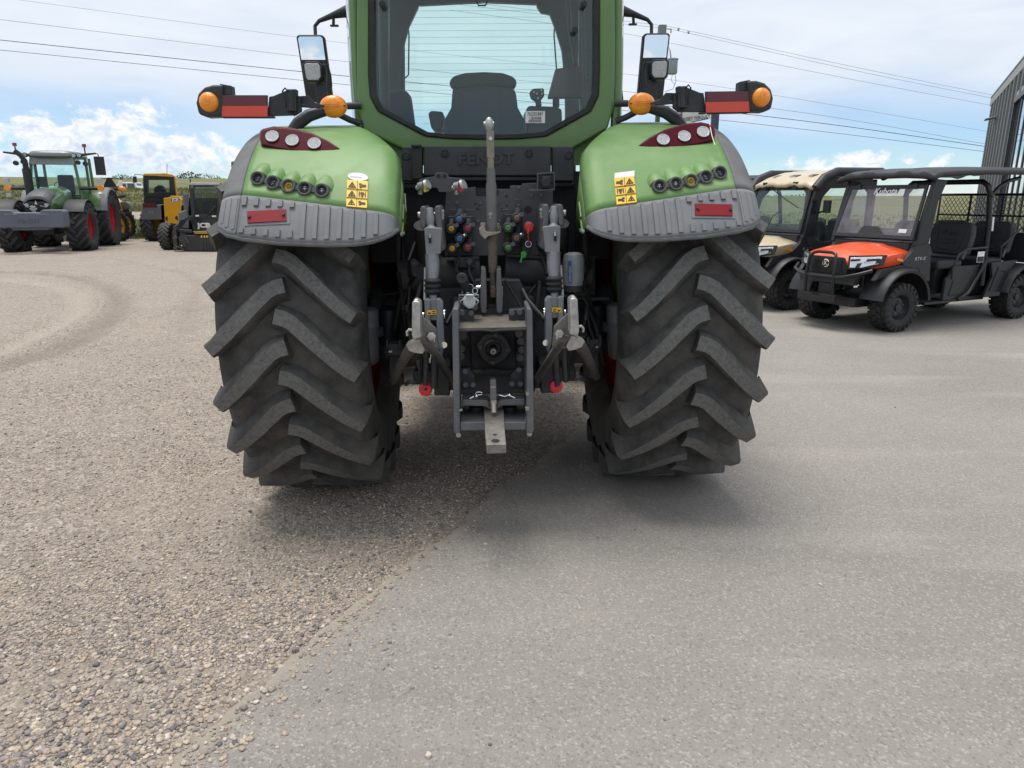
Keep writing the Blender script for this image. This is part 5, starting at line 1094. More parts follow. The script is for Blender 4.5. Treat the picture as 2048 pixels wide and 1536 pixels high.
tb('switch_lanyard', INK, lambda m: (ttube(m, [(799, 372, 3.80), (805, 390, 3.78), (810, 420, 3.78), (812, 440, 3.8), (806, 446, 3.8)], .004, 6), ttube(m, [(804, 366, 3.79), (806, 380, 3.78)], .008, 8)))
tb('lanyard_tag', WSTK, lambda m: m.prism([T(803.5, 388, 3.775), T(811, 387, 3.775), T(813, 424, 3.77), T(807, 425, 3.77)], (0, .002, 0)), smooth=0)
tb('lanyard_tag_print', INK, lambda m: [m.box(T(807.3 + .07 * (y - 390), y, 3.772), (.010, .001, .006)) for y in range(391, 424, 5)], smooth=0)
pairT('fender_stay', CASTD, lambda m: (tbox(m, 791, 462, 806, 470, 3.75, .02), m.tube([T(797, 470, 3.8), T(796, 520, 3.84), T(800, 548, 3.9), T(820, 560, 3.95)], .014, 8)))
tb('string', M('white_string', (.7, .68, .62), .9), lambda m: m.tube([T(1405, 233, 3.80), T(1412, 228, 3.79), T(1418, 236, 3.78), T(1420, 252, 3.75), T(1424, 272, 3.62), T(1430, 290, 3.52)], .0022, 5), FR)
# ------------------------------------------------------------------ utility vehicles on the apron
UROT = R(115)
UBLK = M('utv_black_plastic', (.020, .021, .024), .5, var=.15, scale=9, bump=.08, bscale=240, dirt=(.055, .053, .05), dscale=4, dlo=.5, dhi=.9, damt=.5)
UTUB = M('utv_black_tube', (.014, .015, .017), .35, .1, var=.1)
UORG = M('utv_orange_paint', (.86, .095, .020), .36, var=.04, scale=3, coat=.3)
UBEI = M('utv_beige_paint', (.53, .435, .29), .4, var=.04, scale=3, coat=.3)
USEAT = M('utv_seat_vinyl', (.026, .028, .034), .55, var=.15, scale=20, bump=.15)
URUB = M('utv_tyre', (.020, .020, .021), .7, var=.3, scale=20, bump=.15, dirt=(.06, .056, .05), dscale=7, dlo=.5, dhi=.85)
URIM = M('utv_steel_rim', (.030, .031, .034), .4, .2, var=.1)
UGLS = glass('utv_clear_panel', (.93, .94, .95), body=.26, bodycol=(.42, .42, .45), ior=1.4)  # grey film: slight dust, plus hazy reflection put into the colour
UGL2 = glass('utv_cab_glass', (.86, .92, .91), body=.06, bodycol=(.4, .42, .42))
UW = M('utv_white', (.75, .75, .76), .4)
def utv_wheel(p, c, side):
    Rt, w, rim = .315, .125, .165
    t = MB().lathe([(rim, -w * .8), (rim + .04, -w * .98), (Rt - .06, -w * 1.02), (Rt - .022, -w * .86), (Rt - .012, 0), (Rt - .022, w * .86), (Rt - .06, w * 1.02), (rim + .04, w * .98), (rim, w * .8)], (0, 0, 0), 'X', 40).build('wheel', URUB, p, smooth=50)
    t.location = c
    m = MB()
    for k in range(22):
        for j, (x0, x1, o) in enumerate(((-1.02, -.58, 0), (-.52, -.05, .5), (.0, .5, .15), (.56, 1.02, .55))):
            a0 = 2 * math.pi * (k + o) / 22; da = 2 * math.pi / 22 * (.70 if j in (0, 3) else .74)
            pts = []
            for r_ in (Rt - .03, Rt - (.008 if j in (0, 3) else 0)):
                for (x, a) in ((x0, a0), (x1, a0 + .05 * (1 if j % 2 else -1)), (x1, a0 + da + .05 * (1 if j % 2 else -1)), (x0, a0 + da)): pts.append((x * w, r_ * math.cos(a), r_ * math.sin(a)))
            m.add(pts, [(0, 1, 2, 3), (4, 7, 6, 5), (0, 4, 5, 1), (1, 5, 6, 2), (2, 6, 7, 3), (3, 7, 4, 0)])
            if j in (0, 3):      # shoulder lug running down the sidewall
                s_ = -1 if j == 0 else 1; pts = []
                for r_, x in ((Rt - .012, .96), (Rt - .075, 1.01)):
                    for dx in (0, .07):
                        for a in (a0 + .02, a0 + da * .8): pts.append((s_ * (x + dx) * w, r_ * math.cos(a), r_ * math.sin(a)))
                m.add(pts, [(0, 1, 3, 2), (4, 6, 7, 5), (0, 4, 5, 1), (2, 3, 7, 6), (0, 2, 6, 4), (1, 5, 7, 3)])
    tag(m.build('tread_blocks', URUB, t, smooth=0), kind='stuff')
    h = side
    r = MB().lathe([(rim + .012, h * w * .82), (rim + .014, h * w * .74), (rim - .006, h * w * .70), (rim - .02, h * w * .3), (rim * .82, h * w * .22), (rim * .72, h * w * .42), (rim * .50, h * w * .50), (rim * .42, h * w * .46), (rim * .30, h * w * .46), (rim * .28, h * w * .62), (.001, h * w * .64)], (0, 0, 0), 'X', 36); r.build('rim', URIM, t)
    for k in range(5):
        a = 2 * math.pi * k / 5 + .3; q = rim * .52; x = h * w * .48
        m2 = MB().cyl((x, q * math.cos(a), q * math.sin(a)), (x + h * .02, q * math.cos(a), q * math.sin(a)), .009, n=6); m2.build('wheel_nut', CAST, t)
    return t
def utv(label, off, paint, crew, cab, bars):
    c, s_ = math.cos(UROT), math.sin(UROT); ox, oy = 4.607, 9.504
    fwd, left = Vector((-s_, c)), Vector((-c, -s_))
    loc = (ox + fwd.x * off[0] + left.x * off[1], oy + fwd.y * off[0] + left.y * off[1], .014)
    V = thing('utility_vehicle', label, 'utility vehicle', loc, UROT)
    VM = frame(loc, UROT)
    def b(name, mat, fn, parent=V, **kw):
        m = MB(); fn(m); return m.build(name, mat, parent, **kw)
    def pr(name, mat, fn, parent=V, **kw):
        m = MB(); fn(m); return m.pair(name, mat, parent, **kw)
    RA = -2.44 if crew else -2.0
    for x in (-.57, .57):
        for y in (0, RA): utv_wheel(V, (x, y, .305), -1 if x < 0 else 1)
    b('chassis', UTUB, lambda m: (m.bx(-.40, .40, RA - .5, .50, .30, .42), m.bx(-.46, .46, RA + .45, -.50, .27, .34)), bevel=.01)
    pr('axle_arm', UTUB, lambda m: (m.tube([(-.15, .08, .38), (-.50, .02, .30)], .022), m.tube([(-.15, -.10, .38), (-.50, -.02, .30)], .022), m.tube([(-.30, 0, .32), (-.36, -.04, .72)], .035), m.tube([(-.15, RA, .36), (-.52, RA, .30)], .05)))
    # hood: lofted sections
    secs = [(-.14, .575, .985, 1.055, .86), (.06, .59, .97, 1.045, .84), (.22, .585, .945, 1.015, .82), (.36, .54, .915, .98, .80), (.47, .44, .885, .94, .80), (.545, .345, .855, .89, .80), (.575, .32, .80, .815, .78)]
    rows = []
    for y, hw, ze, zc, zb in secs:
        r_ = [(-hw - .012, y, zb)]
        for u in np.linspace(-1, 1, 17):
            z = zc - (zc - ze) * abs(u) ** 2.6 + (.016 if abs(u) < .40 else 0) * (1 if y < .5 else .2); r_.append((hw * u, y, z))
        rows.append(r_ + [(hw + .012, y, zb)])
    m = MB().grid(rows); m.build('hood', paint, V, solid=.012, smooth=28)
    pr('headlamp', UBLK, lambda m: m.prism([(-.30, .570, .775), (-.29, .560, .945), (-.46, .475, .955), (-.612, .28, .965), (-.612, .33, .84), (-.48, .51, .79)], (-.008, .020, .004)), bevel=.004)
    HL = pr('headlamp_lens', M('headlamp_clear', (.86, .87, .88), .10, .2, var=.12, scale=14, coat=.8), lambda m: m.prism([(-.335, .580, .80), (-.33, .578, .925), (-.46, .507, .937), (-.59, .335, .945), (-.59, .36, .865), (-.47, .535, .81)], (-.004, .010, .002)), bevel=.003)
    pr('headlamp_reflector', UBLK, lambda m: (m.prism([(-.40, .562, .80), (-.43, .560, .86), (-.47, .535, .868), (-.455, .555, .812)], (-.004, .012, 0)), m.prism([(-.50, .500, .885), (-.585, .372, .90), (-.588, .366, .925), (-.50, .488, .915)], (-.004, .012, 0)), m.prism([(-.345, .588, .88), (-.345, .586, .905), (-.44, .536, .915), (-.44, .54, .892)], (-.004, .010, 0))), V)
    pr('side_marker', AMB, lambda m: m.prism([(-.607, -.02, .90), (-.607, .10, .925), (-.607, .10, .895), (-.607, .0, .87)], (-.006, 0, 0)))
    GR = b('grille', UBLK, lambda m: (m.prism([(-.30, .57, .70), (-.31, .58, .80), (-.26, .58, .92), (.26, .58, .92), (.31, .58, .80), (.30, .57, .70)], (0, .03, 0)), m.prism([(-.42, .50, .58), (-.46, .50, .70), (.46, .50, .70), (.42, .50, .58)], (0, .10, 0))), bevel=.012)
    for z in (.745, .775, .805, .835, .865): b('grille_slat', UTUB, lambda m: m.bx(-.24, .24, .607, .622, z - .006, z + .006), GR)
    EM = b('emblem', CHROME, lambda m: (m.lathe([(.052, .0), (.052, .014), (.040, .018), (.040, .004)], (0, .61, .835), 'Y', 28),), GR)
    textmesh('K', .070, CHROME, 'emblem_letter', GR, basis(Vector((0, .626, .835)), (-1, 0, 0), (0, 0, 1)), .004, bold=.002)
    b('emblem_disc', UTUB, lambda m: m.cyl((0, .610, .835), (0, .618, .835), .042, n=24), GR)
    pr('front_fender', UBLK, lambda m: (m.lathe([(.425, -.735), (.455, -.745), (.47, -.72), (.475, -.55), (.44, -.40)], (0, 0, .32), 'X', 24, R(12), R(172)), m.prism([(-.60, .40, .60), (-.60, .46, .80), (-.60, -.14, .99), (-.60, -.46, 1.06), (-.60, -.46, .62), (-.60, -.40, .55)], (.05, 0, 0)) if False else m.prism([(-.62, -.16, .84), (-.62, .06, .83), (-.62, .36, .79), (-.62, .46, .66), (-.62, .30, .70), (-.62, -.1, .76), (-.62, -.3, .72), (-.62, -.36, .80)], (.06, 0, 0))), solid=0, smooth=45)
    pr('cowl_panel', UBLK, lambda m: m.prism([(-.625, -.14, .99), (-.625, .02, .86), (-.625, -.04, .80), (-.625, -.30, .78), (-.625, -.42, .62), (-.625, -.56, .60), (-.625, -.50, 1.02), (-.625, -.44, 1.10), (-.625, -.20, 1.12)], (.06, 0, 0)), bevel=.012)
    for sx in (-1,):
        textmesh('RTV-X', .062, M('grey_lettering', (.5, .5, .52), .4), 'side_lettering', V, basis(Vector((-.629, -.30, .90)), (0, -1, .02), (0, 0, 1)), .002, shear=.25, squeeze=1.15)
    b('dash_panel', UBLK, lambda m: m.bx(-.56, .56, -.48, -.14, .70, 1.10), bevel=.03)
    m = MB(); m.tube([(-.30 + .17 * a, -.62 + .06 * q, 1.16 + .15 * q) for a, q in circle(22)], .013, 8, closed=True); m.tube([(-.30, -.62, 1.16), (-.30, -.48, 1.06)], .02); m.build('steering_wheel', UTUB, V)
    # windscreen and roof
    yb, zb, yt, zt = -.15, 1.13, -.36, 1.80
    def wp(x, t, o=0.0): return (x, yb + (yt - yb) * t + o, zb + (zt - zb) * t + o * .3)
    hwb, hwt = .615, .575
    def wq(u, t, o=0.0): return wp(u * (hwb + (hwt - hwb) * t), t, o)
    WF = b('windscreen_frame', UBLK if not cab else UTUB, lambda m: m.ring([wq(-1, 0), wq(1, 0), wq(1, 1), wq(-1, 1)], [wq(-.93, .07), wq(.93, .07), wq(.93, .93), wq(-.93, .93)], (0, .025, .008)), bevel=.004)
    b('windscreen', UGLS if not cab else UGL2, lambda m: m.prism([wq(-.935, .06, .01), wq(.935, .06, .01), wq(.935, .94, .01), wq(-.935, .94, .01)], (0, .004, .0012)), smooth=0)
    if not cab:
        b('lower_patch', UBLK, lambda m: m.prism([wq(-.30, .06, .012), wq(.36, .06, .012), wq(.26, .22, .012), wq(-.12, .22, .012)], (0, .008, .002)), WF)
        b('name_patch', UBLK, lambda m: m.prism([wq(-.34, .94, .012), wq(.30, .94, .012), wq(.26, .84, .012), wq(-.30, .84, .012)], (0, .008, .002)), WF)
        textmesh('Kubota', .115, UW, 'windscreen_lettering', WF, basis(Vector(wq(-.02, .875, .030)), (-1, 0, 0), (0, yt - yb, zt - zb)), .001, bold=.003, shear=.12)
        b('frame_bolt', CAST, lambda m: [m.sphere(wq(u, t, .028), .007, 8, 6) for u, t in ((-.6, .035), (-.2, .035), (.2, .035), (.6, .035), (-.6, .965), (.6, .965), (0, .965), (-.96, .3), (.96, .3), (-.96, .7), (.96, .7))], WF)
        b('screen_label', UW, lambda m: m.prism([wq(-.80, .12, .012), wq(-.62, .12, .012), wq(-.62, .19, .012), wq(-.80, .19, .012)], (0, .003, .001)), WF)
        b('screen_clamp', UBLK, lambda m: [m.box(wq(u, .97, .02), (.06, .05, .07)) for u in (-.72, .72)], WF, bevel=.01)
    RL = RA - .35 if crew else -1.75
    rows = []
    for y, zt_ in ((-.25, 1.90), (-.29, 1.94), (-.40, 1.965), (-.75, 1.985), (-1.3, 2.0), (RL + .15, 2.01), (RL, 1.99)) if not cab else ((-.28, 1.81), (-.32, 1.85), (-.50, 1.93), (-.80, 2.01), (-1.1, 2.03), (RL + .15, 2.03), (RL, 2.0)):
        r_ = []
        for u in np.linspace(-1, 1, 23):
            z = zt_ - .045 * abs(u) ** 4 + (.018 if (abs(u) % .5) > .22 and abs(u) < .85 and y < -.25 else 0); r_.append((.72 * u, y, z))
        rows.append([(x * (.86 if cab else 1), y_, z_) for x, y_, z_ in r_])
    RO = MB().grid(rows).build('roof', UBLK if not cab else UBEI, V, solid=.05, smooth=30)
    if cab:
        pr('roof_rail', UBLK, lambda m: m.tube([(-.66, -.30, 1.78), (-.67, -.44, 1.93), (-.66, -.70, 2.02), (-.66, RL + .1, 2.03), (-.66, RL, 1.95)], .065, 10), RO)
        for x in (-.34, 0, .34):
            b('roof_vent', UTUB, lambda m: m.box((x, -.56, 1.972), (.15, .10, .02), (R(-15), 0, 0)), RO, bevel=.004)
            b('vent_lamp', LENS, lambda m: m.box((x, -.505, 1.960), (.11, .012, .014), (R(-15), 0, 0)), RO)
        b('screen_clamp', UTUB, lambda m: [m.box((x, -.30, 1.83), (.09, .05, .10)) for x in (-.28, .34)], WF, bevel=.01)
        b('wiper', UTUB, lambda m: (m.tube([(.24, -.30, 1.80), (-.18, -.22, 1.62), (-.50, -.16, 1.50)], .007, 6), m.tube([(.02, -.09, 1.18), (-.06, -.10, 1.36), (-.20, -.14, 1.46)], .006, 6)), WF)
        # full door with rounded window on each side
        D = pr('door', UBLK, lambda m: m.ring([(-.63, -.20, 1.12), (-.62, -.40, 1.84), (-.62, -.70, 1.95), (-.62, -1.50, 1.96), (-.63, -1.62, 1.85), (-.64, -1.62, .95), (-.64, -1.35, .45), (-.64, -.62, .40), (-.64, -.40, .80)],
                                               [(-.63, -.34, 1.14), (-.62, -.48, 1.62), (-.62, -.66, 1.78), (-.62, -1.38, 1.80), (-.63, -1.48, 1.72), (-.64, -1.48, 1.15), (-.64, -1.38, 1.03), (-.64, -.62, 1.00), (-.64, -.42, 1.04)], (.05, 0, 0)), bevel=.012)
        m = MB().prism([(-.61, -.34, 1.14), (-.60, -.48, 1.62), (-.60, -.66, 1.78), (-.60, -1.38, 1.80), (-.61, -1.48, 1.72), (-.62, -1.48, 1.15), (-.62, -1.38, 1.03), (-.62, -.62, 1.00), (-.62, -.42, 1.04)], (.004, 0, 0)); m.build('door_glass', UGL2, D[0], smooth=0); m.mirrored().build('door_glass', UGL2, D[1], smooth=0)
        m = MB(); m.box((-.66, -.30, 1.62), (.05, .10, .05)); m.box((-.66, -.28, .90), (.05, .10, .05)); m.build('door_hinge', UTUB, D[0], bevel=.008)
        m = MB(); m.tube([(-.655, -1.45, .90), (-.675, -1.40, .90), (-.675, -1.25, .90)], .012, 8); m.build('door_handle', UTUB, D[0])
        b('rear_wall', UBLK, lambda m: m.ring([(-.60, -1.66, .6), (.60, -1.66, .6), (.60, -1.66, 1.92), (-.60, -1.66, 1.92)], [(-.50, -1.66, 1.2), (.50, -1.66, 1.2), (.50, -1.66, 1.80), (-.50, -1.66, 1.80)], (0, .04, 0)))
        pr('wing_mirror', UTUB, lambda m: (m.box((-.80, -.42, 1.52), (.10, .06, .18)), m.tube([(-.64, -.36, 1.42), (-.78, -.42, 1.46)], .012)), bevel=.02)
    pr('front_post', UTUB, lambda m: m.prism([(-.655, -.16, 1.06), (-.655, -.40, 1.10), (-.655, -.46, 1.60), (-.655, -.58, 1.86), (-.655, -.36, 1.87), (-.655, -.26, 1.50)], (.06, 0, 0)), bevel=.012)
    yB = -1.55
    b('roll_hoop', UTUB, lambda m: m.tube([(-.62, yB - .08, .50), (-.61, yB - .04, 1.30), (-.60, yB + .02, 1.70), (-.57, yB + .04, 1.80), (-.50, yB + .05, 1.85), (.50, yB + .05, 1.85), (.57, yB + .04, 1.80), (.60, yB + .02, 1.70), (.61, yB - .04, 1.30), (.62, yB - .08, .50)], .034, 12))
    def bench(y0, nm):
        S = b(nm, USEAT, lambda m: m.bx(-.60, .58, y0 + .02, y0 + .50, .74, .86), bevel=.04, seg=3)
        for x0, x1 in ((-.60, -.02), (.04, .58)):
            m = MB(); pts = [(x0 + .01, .92), (x0 - .0, 1.16), (x0 + .02, 1.29), (x0 + .08, 1.335), (x1 - .08, 1.335), (x1 - .02, 1.29), (x1, 1.16), (x1 - .03, .94), (x1 - .08, .91), (x0 + .06, .90)]
            m.prism([(x, y0 - .04 - (z - .9) * .16, z) for x, z in pts], (0, -.10, -.01)); sb = m.build('seat_back', USEAT, S, bevel=.03, seg=3)
            xm = (x0 + x1) / 2; yy = lambda z: y0 - .036 - (z - .9) * .16
            textmesh('Kubota', .085, USEAT, 'embossed_lettering', S, basis(Vector((xm, yy(1.20) + .004, 1.20)), (-1, 0, 0), (0, -.16, 1)), .006, bold=.003)
            m = MB()
            for i in range(3):
                for j in range(2): m.box((xm - .07 + .07 * i, yy(1.11 - .055 * j) + .003, 1.11 - .055 * j), (.038, .008, .022))
            m.tube([(xm - .20, yy(1.26), 1.26), (xm - .15, yy(1.0), 1.0), (xm - .12, yy(.97), .97), (xm + .12, yy(.97), .97), (xm + .15, yy(1.0), 1.0), (xm + .20, yy(1.26), 1.26)], .005, 6)
            m.build('seat_embossing', USEAT, S)
        b('seat_belt_buckle', M('belt_grey', (.05, .05, .055), .6), lambda m: (m.box((-.62, y0 + .06, .92), (.03, .05, .12), (R(25), 0, 0)), m.box((.0, y0 + .06, .88), (.03, .04, .10))), S, bevel=.005)
        b('seat_frame', UTUB, lambda m: m.bx(-.52, .50, y0 - .02, y0 + .44, .42, .74), S)
        return S
    bench(-1.22, 'front_bench')
    pr('floor_sill', UBLK, lambda m: m.bx(-.64, -.30, -1.0, -.50, .30, .335), bevel=.01)
    if not cab:
        pr('seat_box_panel', UBLK, lambda m: m.prism([(-.635, -.86, .335), (-.635, -1.26, .335), (-.635, -1.44, .60), (-.635, -1.52, .78), (-.635, -.98, .78), (-.635, -.92, .66), (-.635, -.86, .62)], (.05, 0, 0)), bevel=.015)
        pr('seat_box_inset', UTUB, lambda m: m.prism([(-.645, -.95, .40), (-.645, -1.22, .40), (-.645, -1.34, .60), (-.645, -1.0, .60)], (.02, 0, 0)), bevel=.008)
        pr('door_tube', UTUB, lambda m: (m.tube([(-.67, -.92, .62), (-.67, -.90, .74), (-.67, -.98, .92), (-.67, -1.12, 1.0), (-.66, -1.55, 1.01)], .015, 8), m.tube([(-.66, -1.12, .34), (-.67, -1.30, .42), (-.67, -1.50, .72), (-.66, -1.60, .86)], .022, 8)))
        b('warning_label', UW, lambda m: m.prism([(-.678, -1.36, .82), (-.678, -1.50, .82), (-.678, -1.50, .96), (-.678, -1.36, .96)], (.003, 0, 0)), smooth=0)
        b('warning_print', INK, lambda m: m.prism([(-.6795, -1.365, .825), (-.6795, -1.495, .825), (-.6795, -1.495, .895), (-.6795, -1.365, .895)], (.002, 0, 0)), smooth=0)
        b('post_label', UW, lambda m: m.prism([(-.647, -1.615, 1.22), (-.647, -1.65, 1.22), (-.642, -1.64, 1.40), (-.642, -1.605, 1.40)], (.003, 0, 0)), smooth=0)
    if crew:
        bench(-2.06, 'rear_bench')
        pr('rear_side_panel', UBLK, lambda m: (m.prism([(-.655, -1.68, .335), (-.655, -2.02, .335), (-.655, -2.06, .50), (-.655, -2.20, .72), (-.655, -2.30, .82), (-.655, -1.72, .80), (-.655, -1.80, .60)], (.05, 0, 0))), bevel=.015)
        pr('side_pocket', UTUB, lambda m: m.ring([(-.668, -1.76, .42), (-.668, -2.0, .42), (-.668, -2.12, .70), (-.668, -1.88, .74)], [(-.668, -1.80, .46), (-.668, -1.97, .46), (-.668, -2.06, .67), (-.668, -1.90, .69)], (.02, 0, 0)), bevel=.004)
        pr('rear_tube', UTUB, lambda m: (m.tube([(-.67, -1.86, .86), (-.67, -1.84, 1.0), (-.67, -1.98, 1.10), (-.66, -2.25, 1.26), (-.64, -2.32, 1.24)], .013, 8), m.tube([(-.62, -1.52, 1.66), (-.62, -1.66, 1.78), (-.62, -1.84, 1.86), (-.60, -2.10, 1.90)], .026, 10)))
    pr('rear_fender', UBLK, lambda m: m.lathe([(.40, -.745), (.43, -.755), (.445, -.73), (.445, -.42)], (0, RA, .32), 'X', 20, R(10), R(178)), smooth=45)
    yb2 = -2.42 if crew else -1.75
    BD = b('cargo_bed', UBLK, lambda m: (m.bx(-.70, .70, yb2 - 1.1, yb2, .78, .84), m.bx(-.70, -.66, yb2 - 1.1, yb2, .84, 1.14), m.bx(.66, .70, yb2 - 1.1, yb2, .84, 1.14), m.bx(-.66, .66, yb2 - .04, yb2, .84, 1.18), m.bx(-.66, .66, yb2 - 1.1, yb2 - 1.06, .84, 1.14)), bevel=.008)
    if crew:
        yg = yb2 - .02
        b('guard_frame', UTUB, lambda m: (m.tube([(-.70, yg, 1.14), (-.70, yg, 1.69), (.70, yg, 1.69), (.70, yg, 1.14)], .020, 8), m.tube([(-.70, yg, 1.40), (.70, yg, 1.40)], .014, 8), m.tube([(-.23, yg, 1.14), (-.23, yg, 1.69)], .016, 8), m.tube([(.23, yg, 1.14), (.23, yg, 1.69)], .016, 8)), BD)
        m = MB(); z0, z1 = 1.20, 1.68; dx, dz = .062, .042
        nx, nz = int(1.40 / dx), int((z1 - z0) / dz)
        for i in range(nx):
            for j in range(nz):
                xa, za = -.70 + i * dx + (dx / 2 if j % 2 else 0), z0 + j * dz
                for sgn in (-1, 1):
                    xb = xa + sgn * dx / 2
                    if -.70 <= xa <= .70 and -.70 <= xb <= .70: m.tube([(xa, yg, za), (xb, yg, za + dz)], .0042, 4, cap=False)
        tag(m.build('expanded_mesh', UTUB, BD, smooth=0), kind='stuff')
    if bars:
        b('bull_bar', UTUB, lambda m: (m.tube([(.56, .50, .78), (.50, .62, .73), (.36, .68, .69), (.26, .70, .675), (-.26, .70, .675), (-.36, .68, .69), (-.50, .62, .73), (-.60, .50, .78)], .024, 10), m.tube([(-.22, .70, .42), (-.22, .71, .69), (-.21, .69, .90), (-.17, .66, .96), (-.10, .65, .975), (.10, .65, .975), (.17, .66, .96), (.21, .69, .90), (.22, .71, .69), (.22, .70, .42)], .021, 10)))
        b('bumper_plate', UTUB, lambda m: (m.prism([(-.30, .72, .36), (.30, .72, .36), (.30, .72, .45), (.06, .72, .45), (.04, .72, .42), (-.04, .72, .42), (-.06, .72, .45), (-.30, .72, .45)], (0, .03, 0)), m.bx(-.30, .30, .60, .72, .44, .45)), bevel=.004)
        b('tow_hook', UTUB, lambda m: (m.bx(-.10, .10, .50, .60, .40, .58),), bevel=.01)
    return V
utv('orange four-seat utility vehicle with a black roof and bull bar', (0, 0), UORG, True, False, True)
utv('beige utility vehicle with closed cab and glass windscreen', (-.128, -1.92), UBEI, False, True, False)
utv('dark utility vehicle half hidden between the beige one and the big tractor tyre', (-.2, -3.85), M('utv_charcoal', (.03, .03, .033), .4), False, False, False)
# ------------------------------------------------------------------ metal-clad building at the right
BD_DIR = Vector((-.477, -.879, 0)).normalized()             # along the wall, towards the camera
BP1 = Vector((23.2, 36.5, 0)); EAVE = 6.0
CLAD = M('dark_grey_cladding', (.095, .094, .094), .5, .2, var=.06, scale=2)
TRIM = M('pale_trim', (.34, .335, .325), .5, .1, var=.05)
WINF = M('dark_window_frame', (.022, .023, .026), .4, .2)
PANE = M('dark_window_pane', (.02, .026, .032), .03, 0, var=.05, spec=1.0)
PANEB = M('reflective_window_pane', (.55, .60, .66), .03, .9, var=.03)
def clad_wall(root, length, height, mat, pitch=.45, skip=(), rib=.14):
    """corrugated sheets standing side by side along +X of root, outside face at -Y"""
    k = 0; x = 0.0; n = max(1, int(round(length / 2.4)))
    w = length / n; nr = max(1, int(round(w / pitch)))
    prof = []
    p = w / nr
    for i in range(nr):
        a = i * p; prof += [(a, 0), (a + p * .36, 0), (a + p * .46, -rib), (a + p * .84, -rib), (a + p * .94, 0)]
    prof.append((w, 0))
    cache = {}
    for s in range(n):
        x0 = s * w; z0, z1 = 0.0, height
        segs = [(z0, z1)]
        for (a, b, c, d) in skip:
            if x0 + w > a + .01 and x0 < b - .01: segs = [(z0, c), (d, z1)]
        for q0, q1 in segs:
            if q1 - q0 < .05: continue
            key = (round(q0, 2), round(q1, 2))
            if key not in cache:
                m = MB(); m.grid([[(px_, py_, q0) for px_, py_ in prof], [(px_, py_, q1) for px_, py_ in prof]]); cache[key] = m.mesh('cladding_sheet', mat, 20)
            o = bpy.data.objects.new('cladding_sheet', cache[key]); COL.objects.link(o); o.parent = root; o.location = (x0, 0, 0)
ang = math.atan2(BD_DIR.y, BD_DIR.x)                          # local +X runs along the wall towards us, local -Y faces the yard?
BL = thing('building', 'dark grey corrugated metal building with tall windows behind the utility vehicles', 'building', BP1, ang)
BMx = frame(BP1, ang)
# local frame: X along the wall, Y = into the building or out of it
out = BMx.to_3x3().inverted() @ (Vector((0, 0, 0)) - BP1)
SGN = -1 if out.y < 0 else 1
wroot = bpy.data.objects.new('wall', None); COL.objects.link(wroot); wroot.parent = BL
LEN = 25.0
top_l = hit(2040, 201, BMx, 1, 0.0)
W0, WZ = top_l.x, top_l.z
WL = 13.0
m = MB(); m.box((LEN / 2, -SGN * .25, EAVE / 2 - .05), (LEN, .38, EAVE - .1)); core = m.build('wall_core', CLAD, BL)
clad_wall(wroot, LEN, EAVE, CLAD, 1.2, [(W0, W0 + WL, .35, WZ)])
if SGN > 0: wroot.scale = (1, -1, 1)
m = MB(); m.box((-.05, -SGN * .12, EAVE / 2), (.10, .30, EAVE)); m.build('corner_trim', TRIM, BL)
m = MB(); m.box((LEN / 2, SGN * .03, EAVE + .10), (LEN + .1, .24, .34)); m.build('fascia', TRIM, BL, bevel=.01)
m = MB(); m.prism([(-.05, SGN * .16, EAVE + .275), (LEN, SGN * .16, EAVE + .275), (LEN, -SGN * 9, EAVE + 1.3), (-.05, -SGN * 9, EAVE + 1.3)], (0, 0, .08)); m.build('roof', CLAD, BL)
m = MB(); m.box((0, -SGN * 5.2, EAVE / 2), (.2, 9.6, EAVE)); m.build('end_wall', CLAD, BL)
GW = MB(); GW.box((W0 + WL / 2, SGN * .03, (WZ + .35) / 2), (WL, .02, WZ - .35)); 
nm = 9
fr_ = MB(); fr_.ring([(W0 - .1, SGN * .05, .25), (W0 + WL + .1, SGN * .05, .25), (W0 + WL + .1, SGN * .05, WZ + .1), (W0 - .1, SGN * .05, WZ + .1)], [(W0 + .08, SGN * .05, .43), (W0 + WL - .08, SGN * .05, .43), (W0 + WL - .08, SGN * .05, WZ - .08), (W0 + .08, SGN * .05, WZ - .08)], (0, SGN * .12, 0))
WIN = fr_.build('window', WINF, BL, bevel=.005)
m = MB(); m.box((W0 - .22, SGN * .08, WZ / 2), (.22, .10, WZ + .2)); m.box((W0 + WL / 2, SGN * .08, WZ + .2), (WL + .6, .10, .18)); m.build('window_trim', TRIM, BL)
for k in range(nm):
    a, b_ = W0 + .08 + (WL - .16) * k / nm, W0 + .08 + (WL - .16) * (k + 1) / nm
    MB().box(((a + b_) / 2, SGN * .06, (WZ + .35) / 2), (b_ - a - .02, .02, WZ - .55)).build('pane', PANEB, WIN, smooth=0)
    if k: MB().box((a, SGN * .082, (WZ + .35) / 2), (.22, .03, WZ - .5)).build('mullion', WINF, WIN)

q = hit(1996, 238, BMx, 1, SGN * .06)
m = MB(); m.prism([(q.x - .28, SGN * .10, q.z + .05), (q.x + .28, SGN * .10, q.z + .05), (q.x + .28, SGN * .55, q.z - .05), (q.x - .28, SGN * .55, q.z - .05)], (0, 0, .07)); WLMP = m.build('wall_lamp', M('lamp_grey', (.20, .20, .205), .4, .3), BL, bevel=.01)
MB().box((q.x, SGN * .08, q.z - .12), (.16, .16, .26)).build('lamp_bracket', WINF, WLMP)
